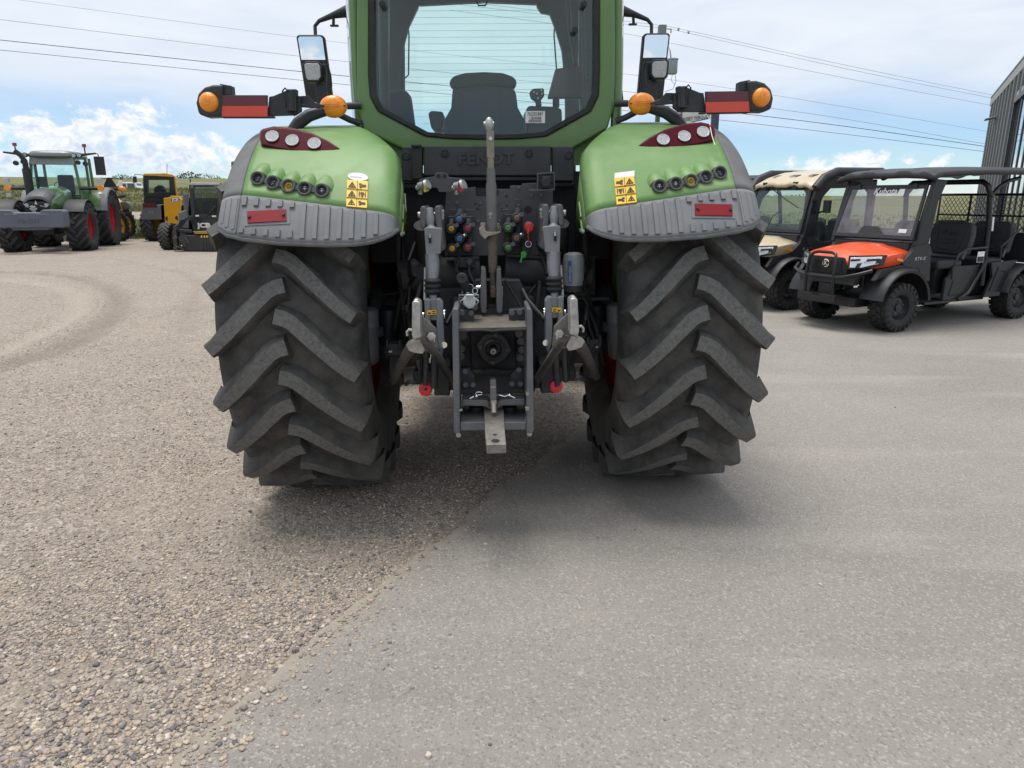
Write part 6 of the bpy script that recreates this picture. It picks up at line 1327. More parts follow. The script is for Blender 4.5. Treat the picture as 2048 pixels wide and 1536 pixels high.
# shed behind the camera, only seen in the mirrors
SH = thing('shed', 'grey metal shed behind the camera, reflected in the wing mirrors', 'building', (-16, -17, 0), 0)
MB().bx(0, 26, -10, 0, 0, 3.6).build('wall', M('shed_grey', (.34, .345, .35), .5), SH)
m = MB()
for k in range(44): m.box((.3 + .6 * k, .03, 1.8), (.12, .06, 3.6))
tag(m.build('cladding_rib', M('shed_grey2', (.15, .155, .16), .5), SH), kind='stuff')
MB().bx(4, 9, .02, .08, 0, 3.0).build('roller_door', M('door_white', (.6, .6, .58), .5), SH)

# ------------------------------------------------------------------ power line
CABL = M('cable_black', (.02, .021, .024), .5)
CABG = M('cable_grey', (.30, .31, .33), .5, .3)
def wire(label, pts, Yf, r_, mat, name='power_line'):
    P_ = [at(x, y, Yf(x)) for x, y in pts]; r_ *= 1.05
    # smooth the sag through the measured points
    out_ = []; n = len(P_)
    for i in range(n - 1):
        p0, p1, p2, p3 = P_[max(0, i - 1)], P_[i], P_[i + 1], P_[min(n - 1, i + 2)]
        for k in range(10):
            t = k / 10; out_.append(.5 * ((2 * p1) + (p2 - p0) * t + (2 * p0 - 5 * p1 + 4 * p2 - p3) * t * t + (3 * p1 - p0 - 3 * p2 + p3) * t ** 3))
    out_.append(P_[-1])
    return tag(MB().tube(out_, r_, 6).build(name, mat), label, 'cable', 'overhead power lines')
Yl = lambda x: 46.0 + .004 * (x - 1024)
wire('thin grey overhead line, highest of the four crossing the whole sky', [(-260, -40), (40, 0), (690, 86), (1360, 162), (1975, 263), (2300, 322)], Yl, .0085, CABG)
wire('grey twisted overhead line, second from the top of the four crossing the whole sky', [(-260, 10), (0, 39), (690, 123), (1538, 216), (1972, 288), (2300, 345)], Yl, .0115, CABG)
wire('thick black overhead line, third from the top of the four crossing the whole sky', [(-260, 55), (0, 80), (690, 152), (1490, 228), (1972, 293), (2300, 342)], Yl, .017, CABL)
wire('black overhead line, lowest of the four crossing the whole sky', [(-260, 76), (0, 100), (690, 169), (1440, 240), (1968, 303), (2300, 347)], Yl, .0125, CABL)
Yr = lambda x: 46.0 + .002 * (x - 1330)
wire('upper of two thin lines running right from the pole top', [(900, 0), (1240, 41), (1330, 52), (1380, 62), (1690, 130), (1990, 191), (2300, 250)], Yr, .009, CABG)
wire('lower of two thin lines running right from the pole top', [(900, 7), (1240, 47), (1330, 57), (1380, 67), (1690, 137), (1988, 197), (2300, 256)], Yr, .009, CABG)
wire('thin line running right just below the pole top', [(900, 20), (1240, 66), (1330, 84), (1690, 156), (1990, 212), (2300, 268)], Yr, .009, CABG)
# the pole, mostly behind the right mirror
pt, pb = at(1324, 56, 46.0), at(1324, 56, 46.0)
PX = pt.x
PO = thing('utility_pole', 'wooden utility pole with a grey transformer behind the right mirror', 'pole', (PX, 46.0, 0))
WOOD = M('pole_wood', (.10, .085, .072), .9, var=.3, scale=3, bump=.4, bscale=20)
MB().tube([(0, 0, -.5), (0, 0, 4), (0, 0, pt.z - .1)], [.17, .155, .12], 14).build('pole', WOOD, PO)
def PP(px, py): v = at(px, py, 46.0); return Vector((v.x - PX, 0, v.z))
m = MB(); a, b_ = PP(1345, 118), PP(1345, 146); m.lathe([(.001, a.z), (.34, a.z), (.35, a.z - .06), (.31, a.z - .09), (.31, b_.z), (.26, b_.z - .07), (.001, b_.z - .07)], Vector((a.x, -.05, 0)), 'Z', 22); m.build('transformer', M('transformer_grey', (.30, .34, .38), .45, .1), PO)
m = MB(); m.cyl(PP(1342, 118), PP(1340, 100), .045, .03, 10); m.tube([PP(1340, 100), PP(1336, 92), PP(1330, 90)], .015, 6); m.build('bushing', CABG, PO)
MB().tube([PP(1350, 148), PP(1352, 162), PP(1346, 178), PP(1330, 183)], .016, 6).build('drop_wire', CABL, PO)
MB().tube([PP(1346, 146), PP(1342, 160), PP(1350, 170)], .012, 6).build('drop_wire', CABL, PO)
m = MB(); m.box(PP(1324, 62), (.45, .45, .62)); m.sphere(PP(1324, 56), (.24, .24, .2), 14, 8); m.build('pole_cap', M('cutout_grey', (.20, .21, .22), .5), PO, bevel=.03)
m = MB(); m.box(PP(1338, 58), (.22, .06, .05)); m.box(PP(1342, 62), (.06, .06, .22)); m.build('cutout', CABG, PO)
for px, py in ((1357, 58), (1377, 64)): MB().lathe([(.03, -.10), (.07, -.06), (.05, -.02), (.075, .02), (.04, .07)], PP(px, py), 'Z', 10).build('insulator', CABG, PO)
# dealer sign behind the right fender
sA = at(1395, 220, 16.0)
SG = thing('sign', 'white dealer sign on a dark post half hidden behind the hazard board', 'sign', (sA.x, 16.0, 0), R(-8))
SGM = frame((sA.x, 16.0, 0), R(-8))
def SP(px, py, d=0.0): return hit(px, py, SGM, 1, d)
MB().prism([SP(1350, 196), SP(1420, 194), SP(1420, 237), SP(1350, 252)], (0, .06, 0)).build('panel', M('sign_white', (.62, .61, .58), .5), SG, bevel=.004)
MB().prism([SP(1350, 250, -.006), SP(1420, 235.5, -.006), SP(1420, 237.5, -.006), SP(1350, 252.5, -.006)], (0, .01, 0)).build('panel_edge', M('sign_dark', (.12, .10, .09), .5), SG)
textmesh('MASSEY FERGUSON', .105, INK, 'lettering', SG, basis(SP(1394, 236, -.006), SP(1420, 232, -.006) - SP(1370, 238, -.006), (0, 0, 1)), .002, squeeze=.78)
textmesh('H', .20, INK, 'lettering', SG, basis(SP(1359, 229, -.006), (1, 0, 0), (0, 0, 1)), .002)
a = SP(1430, 240, .05); MB().bx(a.x - .075, a.x + .075, -.02, .16, 0, SP(1430, 196, .05).z).build('post', M('post_blue_grey', (.05, .06, .085), .5), SG, bevel=.006)
# ------------------------------------------------------------------ second tractor, facing us at the left
L2LOC, L2ROT = (-15.69, 26.14, -.02), R(195)
GR2 = M('fresh_green_paint', (.055, .125, .030), .3, var=.06, coat=.5)
GR2G = M('tractor_dark_grey', (.075, .078, .085), .5, var=.1)
ROOFG = M('cab_roof_grey_green', (.16, .19, .17), .35, coat=.3)
WEIGHT = M('weight_blue_grey', (.105, .115, .150), .5, var=.08, scale=3)
DGL = glass('far_cab_glass', (.80, .95, .94), body=.04)
T2 = thing('tractor', 'green tractor with a blue-grey front weight and red rims', 'tractor', L2LOC, L2ROT)
T2M = frame(L2LOC, L2ROT)
def H2(px, py, ax, v): return hit(px, py, T2M, ax, v)
def t2(name, mat, fn, parent=T2, **kw):
    m = MB(); fn(m); return m.build(name, mat, parent, **kw)
def t2p(name, mat, fn, parent=T2, **kw):
    m = MB(); fn(m); return m.pair(name, mat, parent, **kw)
for sx in (-1, 1):
    w = wheel(T2, (sx * .96, 0, .96), .98, .055, .34, .50, 18, sx, M('bright_red_rim', (.42, .018, .03), .4), tm=RUBD, wm=M('new_tread', (.045, .045, .047), .8), detail=False, name='rear_wheel')
    w2 = wheel(T2, (sx * .97, 2.78, .76), .78, .05, .31, .40, 17, sx, MATS['bright_red_rim'], tm=RUBD, wm=MATS['new_tread'], detail=False, name='front_wheel')
    for q in (w, w2): pass
t2('chassis', CASTD, lambda m: (m.bx(-.30, .30, -.3, 3.3, .55, 1.15), m.tube([(-.8, 2.78, .72), (0, 2.78, .62), (.8, 2.78, .72)], .12, 10)), bevel=.03)
rows = []
for y, hw, zc, ze, zb in ((1.45, .42, 2.06, 1.88, 1.15), (2.2, .41, 2.00, 1.82, 1.10), (2.9, .39, 1.90, 1.70, 1.05), (3.25, .37, 1.80, 1.60, 1.02), (3.42, .34, 1.66, 1.45, 1.0)):
    r_ = [(-hw, y, zb), (-hw - .02, y, (zb + ze) / 2)] + [(hw * u, y, zc - (zc - ze) * abs(u) ** 3) for u in np.linspace(-1, 1, 13)] + [(hw + .02, y, (zb + ze) / 2), (hw, y, zb)]
    rows.append(r_)
HD2 = MB().grid(rows).build('hood', GR2, T2, solid=.02, smooth=50)
# grey hood cap with ribs, grille and lamps
rows = [[(.375 * u, y, zc - (zc - ze) * abs(u) ** 3 + .02) for u in np.linspace(-1, 1, 13)] for y, zc, ze in ((2.75, 1.93, 1.74), (3.1, 1.86, 1.67), (3.36, 1.74, 1.56), (3.47, 1.62, 1.42))]
CP = MB().grid(rows).build('hood_cap', GR2G, T2, solid=.03, smooth=50)
for u in np.linspace(-.75, .75, 8): MB().tube([(.36 * u, 2.8, 1.955 - .19 * abs(u) ** 3), (.36 * u, 3.12, 1.885 - .19 * abs(u) ** 3), (.36 * u, 3.36, 1.775 - .18 * abs(u) ** 3)], .014, 6).build('cap_rib', M('rib_grey', (.11, .115, .12), .5), CP)
GRL = t2('grille', PLB, lambda m: m.prism([(-.34, 3.40, .95), (.34, 3.40, .95), (.36, 3.42, 1.45), (.20, 3.44, 1.56), (-.20, 3.44, 1.56), (-.36, 3.42, 1.45)], (0, .06, 0)), bevel=.02)
t2p('headlamp', LENS, lambda m: (m.cyl((-.27, 3.46, 1.46), (-.27, 3.50, 1.46), .055, n=16), m.tube([(-.36, 3.47, 1.50), (-.26, 3.50, 1.39), (-.10, 3.51, 1.44)], .010, 6)))
t2('badge', CHROME, lambda m: m.prism([(-.04, 3.50, 1.48), (.04, 3.50, 1.48), (0, 3.50, 1.60)], (0, .02, 0)))
t2('front_top_link', STEEL, lambda m: (m.tube([(.06, 3.62, .85), (.06, 3.58, 1.30)], .055, 10), m.box((.06, 3.60, 1.36), (.13, .10, .14)), m.cyl((-.04, 3.6, 1.34), (.16, 3.6, 1.34), .03, n=10)), bevel=.008)
t2('front_couplings', CASTD, lambda m: [m.box((x, 3.52, z), (.10, .16, .12)) for x, z in ((-.24, .92), (.24, .95), (-.14, .85), (.30, 1.08), (-.30, 1.10))], bevel=.01)
t2('front_hitch', CASTD, lambda m: (m.bx(-.34, -.26, 3.3, 3.9, .70, .84), m.bx(.26, .34, 3.3, 3.9, .70, .84)), bevel=.01)
c = math.cos
FWm = t2('front_weight', WEIGHT, lambda m: m.prism([(-.96, 3.85, .80), (.96, 3.85, .80), (.98, 3.85, 1.28), (.92, 3.85, 1.33), (.42, 3.85, 1.33), (.34, 3.85, 1.25), (-.34, 3.85, 1.25), (-.42, 3.85, 1.33), (-.92, 3.85, 1.33), (-.98, 3.85, 1.28)], (0, .55, 0)), bevel=.035, seg=3)
t2('weight_foot', WEIGHT, lambda m: m.prism([(-.55, 3.9, .80), (.55, 3.9, .80), (.45, 3.9, .73), (-.45, 3.9, .73)], (0, .40, 0)), FWm)
t2p('weight_step', M('weight_pale', (.2, .21, .25), .5), lambda m: m.bx(-.60, -.24, 4.395, 4.41, 1.19, 1.215), FWm)
textmesh('FENDT', .17, WEIGHT, 'raised_lettering', FWm, basis(Vector((0, 4.405, 1.0)), (-1, 0, 0), (0, 0, 1)), .012, bold=.004, squeeze=1.15)
t2p('front_fender', PLB, lambda m: m.lathe([(.83, -1.27), (.86, -1.28), (.87, -1.22), (.87, -.72), (.84, -.68)], (0, 2.78, .76), 'X', 18, R(35), R(150)), smooth=45)
t2p('rear_fender', GR2, lambda m: m.lathe([(1.02, -1.16), (1.06, -1.14), (1.07, -.50), (1.0, -.45)], (0, 0, .98), 'X', 22, R(15), R(165)), smooth=45)
t2p('fender_extension', GREY, lambda m: m.lathe([(.98, -1.34), (1.04, -1.32), (1.06, -1.18), (1.06, -1.145)], (0, 0, .98), 'X', 22, R(15), R(165)), smooth=45)
# cab
zt = 3.02
t2('cab_frame', GR2, lambda m: [m.tube(p_, .048, 8) for p_ in ([(-.72, 1.42, 1.5), (-.70, 1.44, 2.3), (-.62, 1.36, zt)], [(.72, 1.42, 1.5), (.70, 1.44, 2.3), (.62, 1.36, zt)], [(-.74, -.05, 1.5), (-.72, -.05, zt)], [(.74, -.05, 1.5), (.72, -.05, zt)], [(-.80, .62, 1.4), (-.78, .62, zt)], [(.80, .62, 1.4), (.78, .62, zt)], [(-.72, -.05, 1.75), (.72, -.05, 1.75)])])
t2('cab_body', GR2, lambda m: (m.bx(-.74, .74, -.05, .85, 1.25, 1.74), m.bx(-.70, .70, .85, 1.40, 1.25, 1.50)), bevel=.04)
rows = []
for z, s_ in ((zt - .04, .97), (zt + .0, 1.03), (zt + .08, 1.03), (zt + .16, .93), (zt + .19, .6), (zt + .195, .02)):
    rows.append([(.74 * s_ * (abs(math.cos(a)) ** .5) * (1 if math.cos(a) > 0 else -1), .68 + .86 * s_ * (abs(math.sin(a)) ** .5) * (1 if math.sin(a) > 0 else -1), z) for a in np.linspace(0, 2 * math.pi, 41)])
MB().grid(rows).build('roof', ROOFG, T2, smooth=50)
t2('roof_visor', ROOFG, lambda m: m.prism([(-.64, 1.40, zt - .02), (.64, 1.40, zt - .02), (.68, 1.50, zt - .28), (-.68, 1.50, zt - .28)], (0, .02, .01)), bevel=.006)
t2('windscreen', DGL, lambda m: m.add([(-.70, 1.46, 1.45), (.70, 1.46, 1.45), (.62, 1.38, zt), (-.62, 1.38, zt)], [(0, 1, 2, 3)]), smooth=0)
t2('rear_window', DGL, lambda m: m.add([(-.72, -.06, 1.75), (.72, -.06, 1.75), (.70, -.06, zt), (-.70, -.06, zt)], [(0, 1, 2, 3)]), smooth=0)
t2p('door_glass', DGL, lambda m: m.add([(-.74, 1.40, 1.4), (-.80, .62, 1.4), (-.78, .62, zt), (-.64, 1.36, zt), (-.74, -.04, 1.75), (-.72, -.04, zt)], [(0, 1, 2, 3), (1, 4, 5, 2)]), smooth=0)
t2('seat', FABRIC, lambda m: (m.bx(-.24, .24, .35, .85, 1.5, 1.85), m.bx(-.25, .25, .25, .38, 1.8, 2.45)), bevel=.05)
t2('dash', PLB, lambda m: (m.bx(-.22, .22, 1.1, 1.36, 1.5, 1.98), m.tube([(.17 * a, 1.02 + .08 * b_, 2.06 + .14 * b_) for a, b_ in circle(16)], .014, 6, closed=True)), bevel=.02)
t2('console', PLB, lambda m: (m.bx(.32, .62, .5, 1.1, 1.5, 1.95), m.box((.50, 1.05, 2.2), (.26, .05, .34))), bevel=.02)
# exhaust, air intake, mirrors, lamps
t2('exhaust', PLB, lambda m: (m.tube([(.70, 1.72, 1.35), (.70, 1.72, 2.60)], .125, 16), m.tube([(.70, 1.72, 2.55), (.70, 1.74, 2.85), (.80, 1.78, 3.05), (.92, 1.80, 3.16)], [.09, .085, .075, .07], 12), m.bx(.42, .78, 1.50, 2.15, 1.0, 1.40)))
for sx in (-1, 1):
    LA2 = t2('mirror_arm', PLB, lambda m: (m.tube([(sx * .66, 1.35, zt + .02), (sx * 1.0, 1.45, zt + .06), (sx * 1.36, 1.5, zt + .10)], [.05, .04, .028], 8),))
    if sx < 0: t2('mirror_housing', PLB, lambda m: (m.box((sx * 1.44, 1.52, zt - .30), (.30, .08, .60)), m.tube([(sx * 1.36, 1.5, zt + .10), (sx * 1.42, 1.5, zt + .08), (sx * 1.44, 1.52, zt - .05)], .018, 8)), LA2, bevel=.03)
    for i, (dx, dz) in enumerate(((.72, .02), (.88, .03), (.80, -.20), (1.02, -.24))):
        l2 = t2('roof_lamp', PLB, lambda m: m.cyl((sx * dx, 1.52, zt + dz), (sx * dx, 1.62, zt + dz), .075, n=14), LA2)
        if i < 2: t2('lamp_lens', LENS, lambda m: m.cyl((sx * dx, 1.62, zt + dz), (sx * dx, 1.632, zt + dz), .060, n=14), LA2)
    be = t2('beacon', M('beacon_amber', (.25, .07, .05), .3), lambda m: m.cyl((sx * 1.02, 1.42, zt + .30), (sx * 1.02, 1.42, zt + .40), .065, n=12))
    t2('beacon_post', PLB, lambda m: m.cyl((sx * 1.02, 1.42, zt + .05), (sx * 1.02, 1.42, zt + .30), .022, n=8), be)
    ar = t2('lamp_arm', PLB, lambda m: m.tube([(sx * .72, 1.45, 1.98), (sx * 1.42, 1.50, 1.98)], .055, 10))
    t2('turn_lamp', AMB, lambda m: m.cyl((sx * 1.38, 1.52, 2.0), (sx * 1.38, 1.60, 2.0), .10, n=16), ar)
    t2('worklamp', LENS, lambda m: (m.box((sx * 1.38, 1.56, 2.24), (.16, .08, .14)), m.box((sx * 1.38, 1.56, 1.76), (.16, .08, .12))), ar, bevel=.01)
SMV = t2('rear_marker', PLB, lambda m: (m.prism([(-.92, -.55, 2.02), (-1.42, -.55, 2.02), (-1.28, -.55, 2.30), (-1.22, -.55, 2.38), (-1.12, -.55, 2.38), (-1.06, -.55, 2.30)], (0, .04, 0)), m.tube([(-.8, -.5, 1.95), (-1.0, -.53, 2.02), (-1.45, -.53, 1.98)], .05, 8)))
t2('rear_marker_lamp', AMB, lambda m: m.sphere((-1.56, -.5, 1.98), (.13, .06, .10), 14, 8), SMV)
t2('marker_stripe', M('olive_stripe', (.20, .18, .06), .5), lambda m: m.bx(-1.36, -.98, -.505, -.495, 2.0, 2.06), SMV)

# ------------------------------------------------------------------ machines further back, measured straight from the view
def far_thing(name, label, cat, px, py, Y):
    g_ = at(px, py, Y); o = thing(name, label, cat, (g_.x, Y, -.02)); mx_ = frame((g_.x, Y, -.02))
    def P3(x, y, d=0.0): return hit(x, y, mx_, 1, d)
    def part(nm, mat, pts, d0, t, parent=o, **kw): return MB().prism([P3(x, y, d0) for x, y in pts], (-.42 * t, t, 0)).build(nm, mat, parent, **kw)
    return o, P3, part
JY = M('machine_yellow', (.66, .33, .020), .35, var=.05, coat=.3)
JB = M('machine_black', (.014, .014, .017), .4, var=.1, coat=.2)
JG = M('machine_grey', (.115, .117, .124), .55, var=.1)
FGL = glass('machine_glass', (.72, .86, .86), body=.03)
SDK = M('machine_seat', (.02, .024, .04), .7)
def rect(x0, y0, x1, y1): return [(x0, y0), (x1, y0), (x1, y1), (x0, y1)]
def far_wheel(o, P3, x, y, d, Rt, w, rimm, nl=16, side=1, name='wheel'):
    c_ = P3(x, y, d); return wheel(o, (c_.x, c_.y, Rt - .02), Rt, .04, w, Rt * .52, nl, side, rimm, tm=RUBD, wm=MATS['new_tread'], detail=False, name=name, tw=.07)
YRIM = M('yellow_rim', (.62, .34, .02), .45)
# telehandler from behind
TH_, P3, part = far_thing('telehandler', 'yellow and black telehandler seen from behind, left of the small black loader', 'telehandler', 330, 482, 28.7)
far_wheel(TH_, P3, 308, 470, .55, .62, .24, YRIM, side=-1); far_wheel(TH_, P3, 308, 470, 3.3, .62, .24, YRIM, side=-1); far_wheel(TH_, P3, 388, 470, .55, .62, .24, YRIM); far_wheel(TH_, P3, 388, 470, 3.3, .62, .24, YRIM)
part('chassis', JB, rect(322, 410, 378, 462), .3, 3.6, bevel=.03)
part('fender', JG, [(283, 412), (288, 408), (322, 410), (324, 440), (283, 440)], -.05, .9, bevel=.05)
c_ = P3(302, 424, -.06); textmesh('JCB', .13, M('faint_lettering', (.3, .3, .31), .5), 'fender_lettering', TH_, basis(c_, (1, 0, 0), (0, 0, 1)), .004)
rl = part('rear_lamps', M('lamp_cluster', (.09, .01, .015), .3), rect(285, 407, 313, 414), -.09, .05, bevel=.008)
for x in (291, 299, 307): MB().cyl(P3(x, 410.5, -.09), P3(x, 410.5, -.10), .05, n=12).build('lamp_cell', REFL, rl)
CBN = MB().ring([P3(x, y) for x, y in ((286, 352), (346, 352), (352, 394), (289, 394))], [P3(x, y) for x, y in ((290, 358), (338, 358), (341, 384), (293, 386))], (0, .10, 0)).build('cab_frame', JB, TH_, bevel=.01)
part('cab_lower', JB, rect(287, 394, 352, 412), .02, 1.3, bevel=.02)
MB().ring([P3(x, y, 1.3) for x, y in ((288, 353), (346, 353), (350, 396), (290, 396))], [P3(x, y, 1.3) for x, y in ((296, 360), (338, 360), (340, 392), (297, 392))], (0, .06, 0)).build('front_frame', JB, TH_)
for x in (287.5, 347.5): part('cab_post', JB, [(x - 1.5, 352), (x + 1.5, 352), (x + 2.5, 394), (x - .5, 394)], .62, .10)
MB().add([P3(291, 357, .03), P3(340, 357, .03), P3(342, 385, .03), P3(292, 387, .03)], [(0, 1, 2, 3)]).build('rear_window', FGL, TH_, smooth=0)
MB().add([P3(350, 356, .06), P3(348, 356, 1.3), P3(349, 393, 1.3), P3(352.5, 393, .06)], [(0, 1, 2, 3)]).build('side_window', FGL, TH_, smooth=0)
part('roof', JY, [(284, 351), (288, 347), (330, 346), (346, 349), (350, 354), (340, 353.5), (300, 351.5)], -.06, 1.5, bevel=.02)
part('side_post', JY, [(345, 353), (350, 352), (356, 392), (352, 394), (348, 375)], .04, .10, bevel=.01)
part('seat', SDK, [(308, 376), (316, 370), (326, 371), (332, 380), (334, 394), (306, 394)], .55, .2, bevel=.04)
BM_ = part('boom', JY, [(327, 396), (340, 394), (342, 391), (357, 392), (363, 399), (361, 448), (330, 448)], -.10, 1.2, bevel=.03)
part('boom_tail', JY, rect(342, 392, 360, 402), .0, 4.0, BM_, bevel=.03)
part('boom_plate', WSTK, rect(341, 396.5, 359.5, 403), -.112, .012, BM_)
part('boom_plate_black', JB, rect(341.6, 397, 359, 402.5), -.118, .006, BM_)
textmesh('JCB', .125, WSTK, 'lettering', BM_, basis(P3(350.3, 399.8, -.122), (1, 0, 0), (0, 0, 1)), .003, bold=.006, squeeze=1.35)
for q in ((335, 437), (355, 436)): MB().cyl(P3(*q, -.105), P3(*q, -.09), .085, n=16).build('boom_hole', JB, BM_)
MB().tube([P3(313, 410, -.02), P3(328, 409, -.02)], .012, 6).build('rail', STEEL, TH_)
MB().tube([P3(286, 350, .2), P3(270, 348.5, .2), P3(269, 352, .2)], .014, 6).build('mirror_arm', JB, TH_)
part('mirror', JB, [(265, 353), (273, 352.5), (274, 365), (266, 366)], .18, .05, bevel=.015)
MB().tube([P3(334, 347, .5), P3(334, 328, .5)], .010, 5).build('antenna', JB, TH_)
# small black loader facing us, with a hydraulic attachment
SL, P3, part = far_thing('skid_steer', 'small black loader facing the camera beside the grey tractor fender', 'loader', 395, 503, 23.6)
far_wheel(SL, P3, 338, 480, .55, .43, .17, YRIM, nl=18, side=-1); far_wheel(SL, P3, 338, 480, 1.7, .43, .17, YRIM, nl=18, side=-1); far_wheel(SL, P3, 450, 480, .55, .43, .17, YRIM, nl=18); far_wheel(SL, P3, 450, 480, 1.7, .43, .17, YRIM, nl=18)
part('body', JB, [(345, 455), (378, 432), (440, 432), (440, 490), (345, 490)], .25, 2.0, bevel=.03)
part('cab_base', JB, [(382, 434), (440, 434), (440, 462), (386, 462)], .02, .3, bevel=.02)
textmesh('JCB', .20, WSTK, 'lettering', SL, basis(P3(408, 451, .012), (1, 0, 0), (0, 0, 1)), .003, bold=.010, squeeze=1.35)
CB2 = MB().ring([P3(x, y) for x, y in ((377, 366), (440, 366), (440, 438), (383, 436))], [P3(x, y) for x, y in ((385, 374), (434, 374), (434, 430), (390, 429))], (0, .14, 0)).build('cab_frame', JB, SL, bevel=.015)
part('roof', M('roof_pale', (.42, .42, .42), .5), [(377, 368), (381, 365), (440, 366), (440, 370), (378, 370)], -.02, 1.4, bevel=.015)
MB().add([P3(384, 373, .05), P3(435, 373, .05), P3(435, 431, .05), P3(389, 430, .05)], [(0, 1, 2, 3)]).build('door_glass', glass('dark_door_glass', (.36, .46, .50), body=.05), SL, smooth=0)
part('rear_frame', JB, rect(378, 396, 440, 436), 1.3, .1)
part('seat', SDK, [(403, 402), (425, 400), (428, 432), (402, 432)], .7, .2, bevel=.05)
part('door_label', WSTK, rect(391, 430, 398, 433), -.01, .005); part('door_label', WSTK, rect(424, 431, 432, 434), -.01, .005)
for q in ((384, 372), (431, 372)): part('worklamp', JG, rect(q[0] - 3, q[1] - 1, q[0] + 3, q[1] + 5), -.06, .08, bevel=.01)
MB().tube([P3(380.5, 366, .2), P3(380.5, 358, .2)], .02, 6).build('beacon_post', JB, SL)
MB().tube([P3(412, 433, -.02), P3(422, 422, -.02), P3(431, 412, -.02)], .016, 6).build('wiper', JB, SL)
part('side_arm', JG, [(366, 388), (376, 386), (378, 432), (368, 428)], 1.0, .5, bevel=.03)
part('lift_tower', JG, [(357, 425), (372, 420), (378, 434), (378, 458), (357, 455)], .05, .9, bevel=.03)
part('crossbar', CASTD, [(350, 458), (384, 460), (384, 466), (350, 464)], -.2, .2, bevel=.02)
part('footplate', M('dusty_yellow', (.34, .22, .06), .7), [(386, 463), (440, 462), (440, 468), (390, 468)], -.30, .35, bevel=.01)
for x in (403, 409, 414): part('yellow_tooth', YSTK, rect(x - 1.5, 471, x + 1.5, 475), -.31, .05)
AT_ = thing('attachment', 'dark trencher attachment with hoses hanging on the black loader', 'attachment', P3(360, 503, -.3) * 1 + SL.location)
def AP(x, y, d=0.0): return P3(x, y, d - .3) + SL.location - AT_.location
m = MB(); m.prism([AP(360, 470), AP(440, 472), AP(440, 502), AP(366, 502)], (0, .30, 0)); m.build('hood', JB, AT_, bevel=.02)
m = MB(); m.prism([AP(344, 462), AP(352, 456), AP(356, 500), AP(348, 502)], (0, .25, 0)); m.build('side_frame', CASTD, AT_, bevel=.01)
for k in range(4): MB().tube([AP(352 + 3 * k, 462 - 2 * k), AP(362 + 5 * k, 440 - 2 * k, -.05), AP(376 + 4 * k, 436 + 2 * k, .0), AP(388 + 2 * k, 448 + 3 * k, .1)], .022, 7).build('hose', HOSE, AT_)
MB().cyl(AP(368, 478, -.05), AP(368, 478, .25), .16, n=18).build('drum', CASTD, AT_)
for k in range(11):
    x0, y0 = random.uniform(348, 372), random.uniform(478, 500)
    MB().tube([AP(x0, y0, -.04), AP(x0 + random.uniform(-4, 8), y0 - random.uniform(4, 12), -.08), AP(x0 + random.uniform(-2, 16), y0 - random.uniform(-6, 8), -.12)], .009, 5).build('root', M('dry_roots', (.13, .10, .07), .9), AT_)
for x in range(404, 434, 6): MB().prism([AP(x, 486, -.02), AP(x + 2, 486, -.02), AP(x + 2, 502, -.02), AP(x, 502, -.02)], (0, .04, 0)).build('tine', CASTD, AT_)
# yellow loader tucked behind the left tractor
YL, P3, part = far_thing('loader', 'yellow machine with yellow rim half hidden behind the left tractor', 'loader', 250, 472, 31.0)
far_wheel(YL, P3, 250, 460, .0, .62, .20, YRIM, side=1); far_wheel(YL, P3, 235, 460, -2.2, .62, .20, YRIM, side=1); far_wheel(YL, P3, 205, 460, .0, .62, .20, YRIM, side=-1); far_wheel(YL, P3, 112, 470, .3, .55, .50, YRIM, side=-1)
part('body', JY, [(196, 388), (226, 394), (236, 404), (241, 420), (241, 446), (196, 446)], -1.2, 1.6, bevel=.05)
part('fender', JG, [(240, 404), (252, 403), (258, 407), (259, 416), (246, 422), (240, 416)], -.35, .8, bevel=.04)
MB().tube([P3(226, 398, -.2), P3(236, 394, -.25), P3(244, 392, -.3), P3(252, 391, -.3)], [.05, .06, .09, .06], 8).build('side_arm', JB, YL)
part('mirror', WSTK, [(236, 362), (244, 361.5), (245, 373), (237, 374)], -.3, .06, bevel=.02); part('mirror', WSTK, [(222, 369), (229, 369), (229, 375), (222, 375)], -.3, .06, bevel=.02); part('mirror', WSTK, [(238, 378), (244, 378), (245, 384), (239, 384)], -.3, .06, bevel=.02)
MB().tube([P3(222, 378, -.28), P3(236, 377, -.28), P3(240, 380, -.28)], .025, 6).build('mirror_rail', JY, YL); MB().tube([P3(232, 378, -.28), P3(232, 392, -.28)], .025, 6).build('mirror_post', JB, YL)
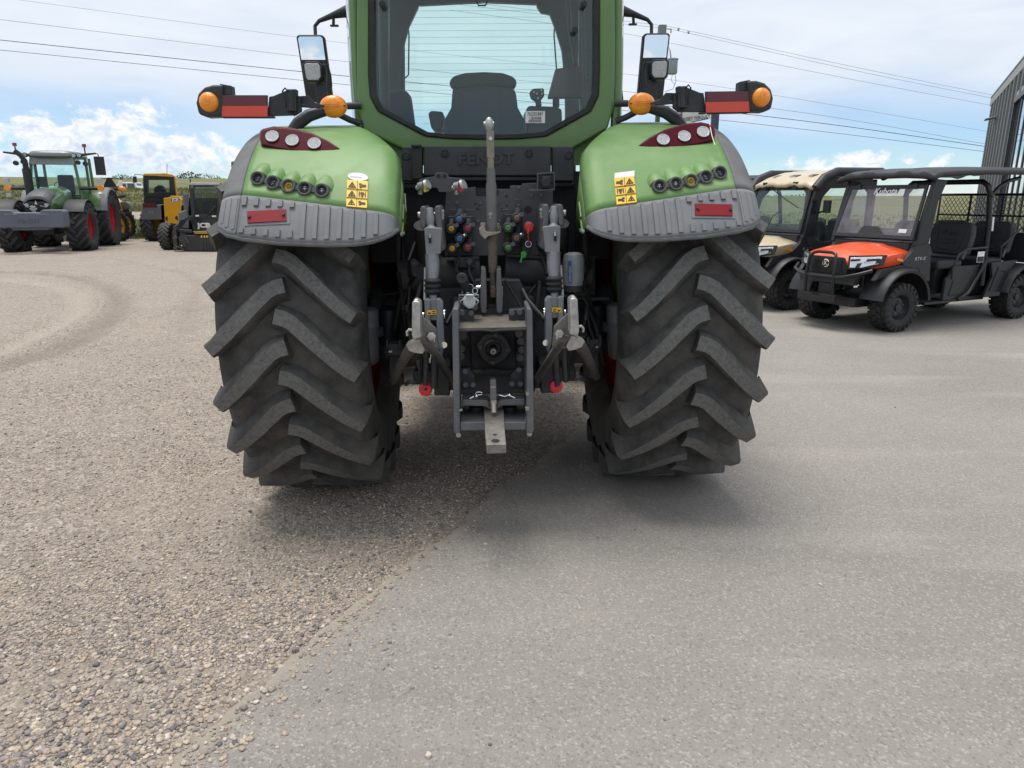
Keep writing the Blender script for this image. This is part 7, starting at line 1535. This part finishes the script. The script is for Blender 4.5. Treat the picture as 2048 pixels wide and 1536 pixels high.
# white pickup beyond the bank
pl = at(262, 377, 86.0)
PK = thing('pickup', 'white pickup truck parked beyond the grassy bank', 'pickup truck', (pl.x, 86.0, pl.z - 1.15), R(4))
WP_ = M('white_car_paint', (.72, .73, .74), .3, coat=.5)
MB().prism([(-2.6, -.9, .5), (-2.7, -.9, 1.0), (-1.5, -.9, 1.08), (-.95, -.9, 1.82), (.9, -.9, 1.84), (1.1, -.9, 1.15), (2.7, -.9, 1.12), (2.7, -.9, .5)], (0, 1.8, 0)).build('body', WP_, PK, bevel=.08, seg=3)
for x0, x1, s0, s1 in ((-1.22, -.12, .35, .0), (.02, .86, 0, -.06)): MB().prism([(x0, -.915, 1.18), (x0 + s0, -.915, 1.70), (x1 + s1, -.915, 1.70), (x1, -.915, 1.18)], (0, .03, 0)).build('window', PANE, PK)
MB().prism([(1.0, -.7, 1.20), (1.0, .7, 1.20), (.9, .62, 1.72), (.9, -.62, 1.72)], (.06, 0, 0)).build('window', PANE, PK)
for x in (-1.7, 1.8):
    for y in (-.82, .82): MB().lathe([(.0, -.11), (.36, -.11), (.38, -.07), (.38, .07), (.36, .11), (.0, .11)], (x, y, .38), Matrix(((0, 1, 0), (0, 0, 1), (1, 0, 0))), 20).build('wheel', RUBD, PK)
# far horizon: low farm buildings and tree clumps
FT = M('far_foliage', (.05, .07, .035), .9, var=.3)
def clump(px, py, Y, w, h_, label, k):
    p_ = at(px, py, Y); z0 = terrain(p_.x, Y); o = thing('tree_clump', label, 'trees', (p_.x, Y, z0 - 1)); V, Fc = [], []
    for i in range(420):
        a, r_ = random.uniform(0, 2 * math.pi), random.random() ** .5; x, y = r_ * w * math.cos(a), r_ * w * .4 * math.sin(a); z = 1 + random.random() * h_ * (1 - .5 * r_ * r_) * (.7 + .5 * math.sin(x * 3 / w + k)); s_ = h_ * .10; q = len(V)
        for _ in range(3): V.append((x + random.gauss(0, s_), y + random.gauss(0, s_), z + random.gauss(0, s_)))
        Fc.append((q, q + 1, q + 2))
    MB().add(V, Fc).build('crown', FT, o, smooth=0)
    MB().tube([(-w * .3, 0, -1), (-w * .28, 0, h_ * .6)], .5, 6).build('trunk', WOOD, o); MB().tube([(w * .3, 0, -1), (w * .28, 0, h_ * .6)], .5, 6).build('trunk', WOOD, o)
clump(233, 360, 420, 9, 3, 'dark clump of trees on the skyline left of the telehandler', 0)
clump(372, 362, 900, 24, 9, 'low trees on the skyline right of the telehandler', 1)
clump(415, 362, 900, 30, 8, 'low trees on the skyline just left of the grey fender', 2)
clump(1530, 392, 1100, 60, 9, 'far trees on the skyline behind the utility vehicles', 4)
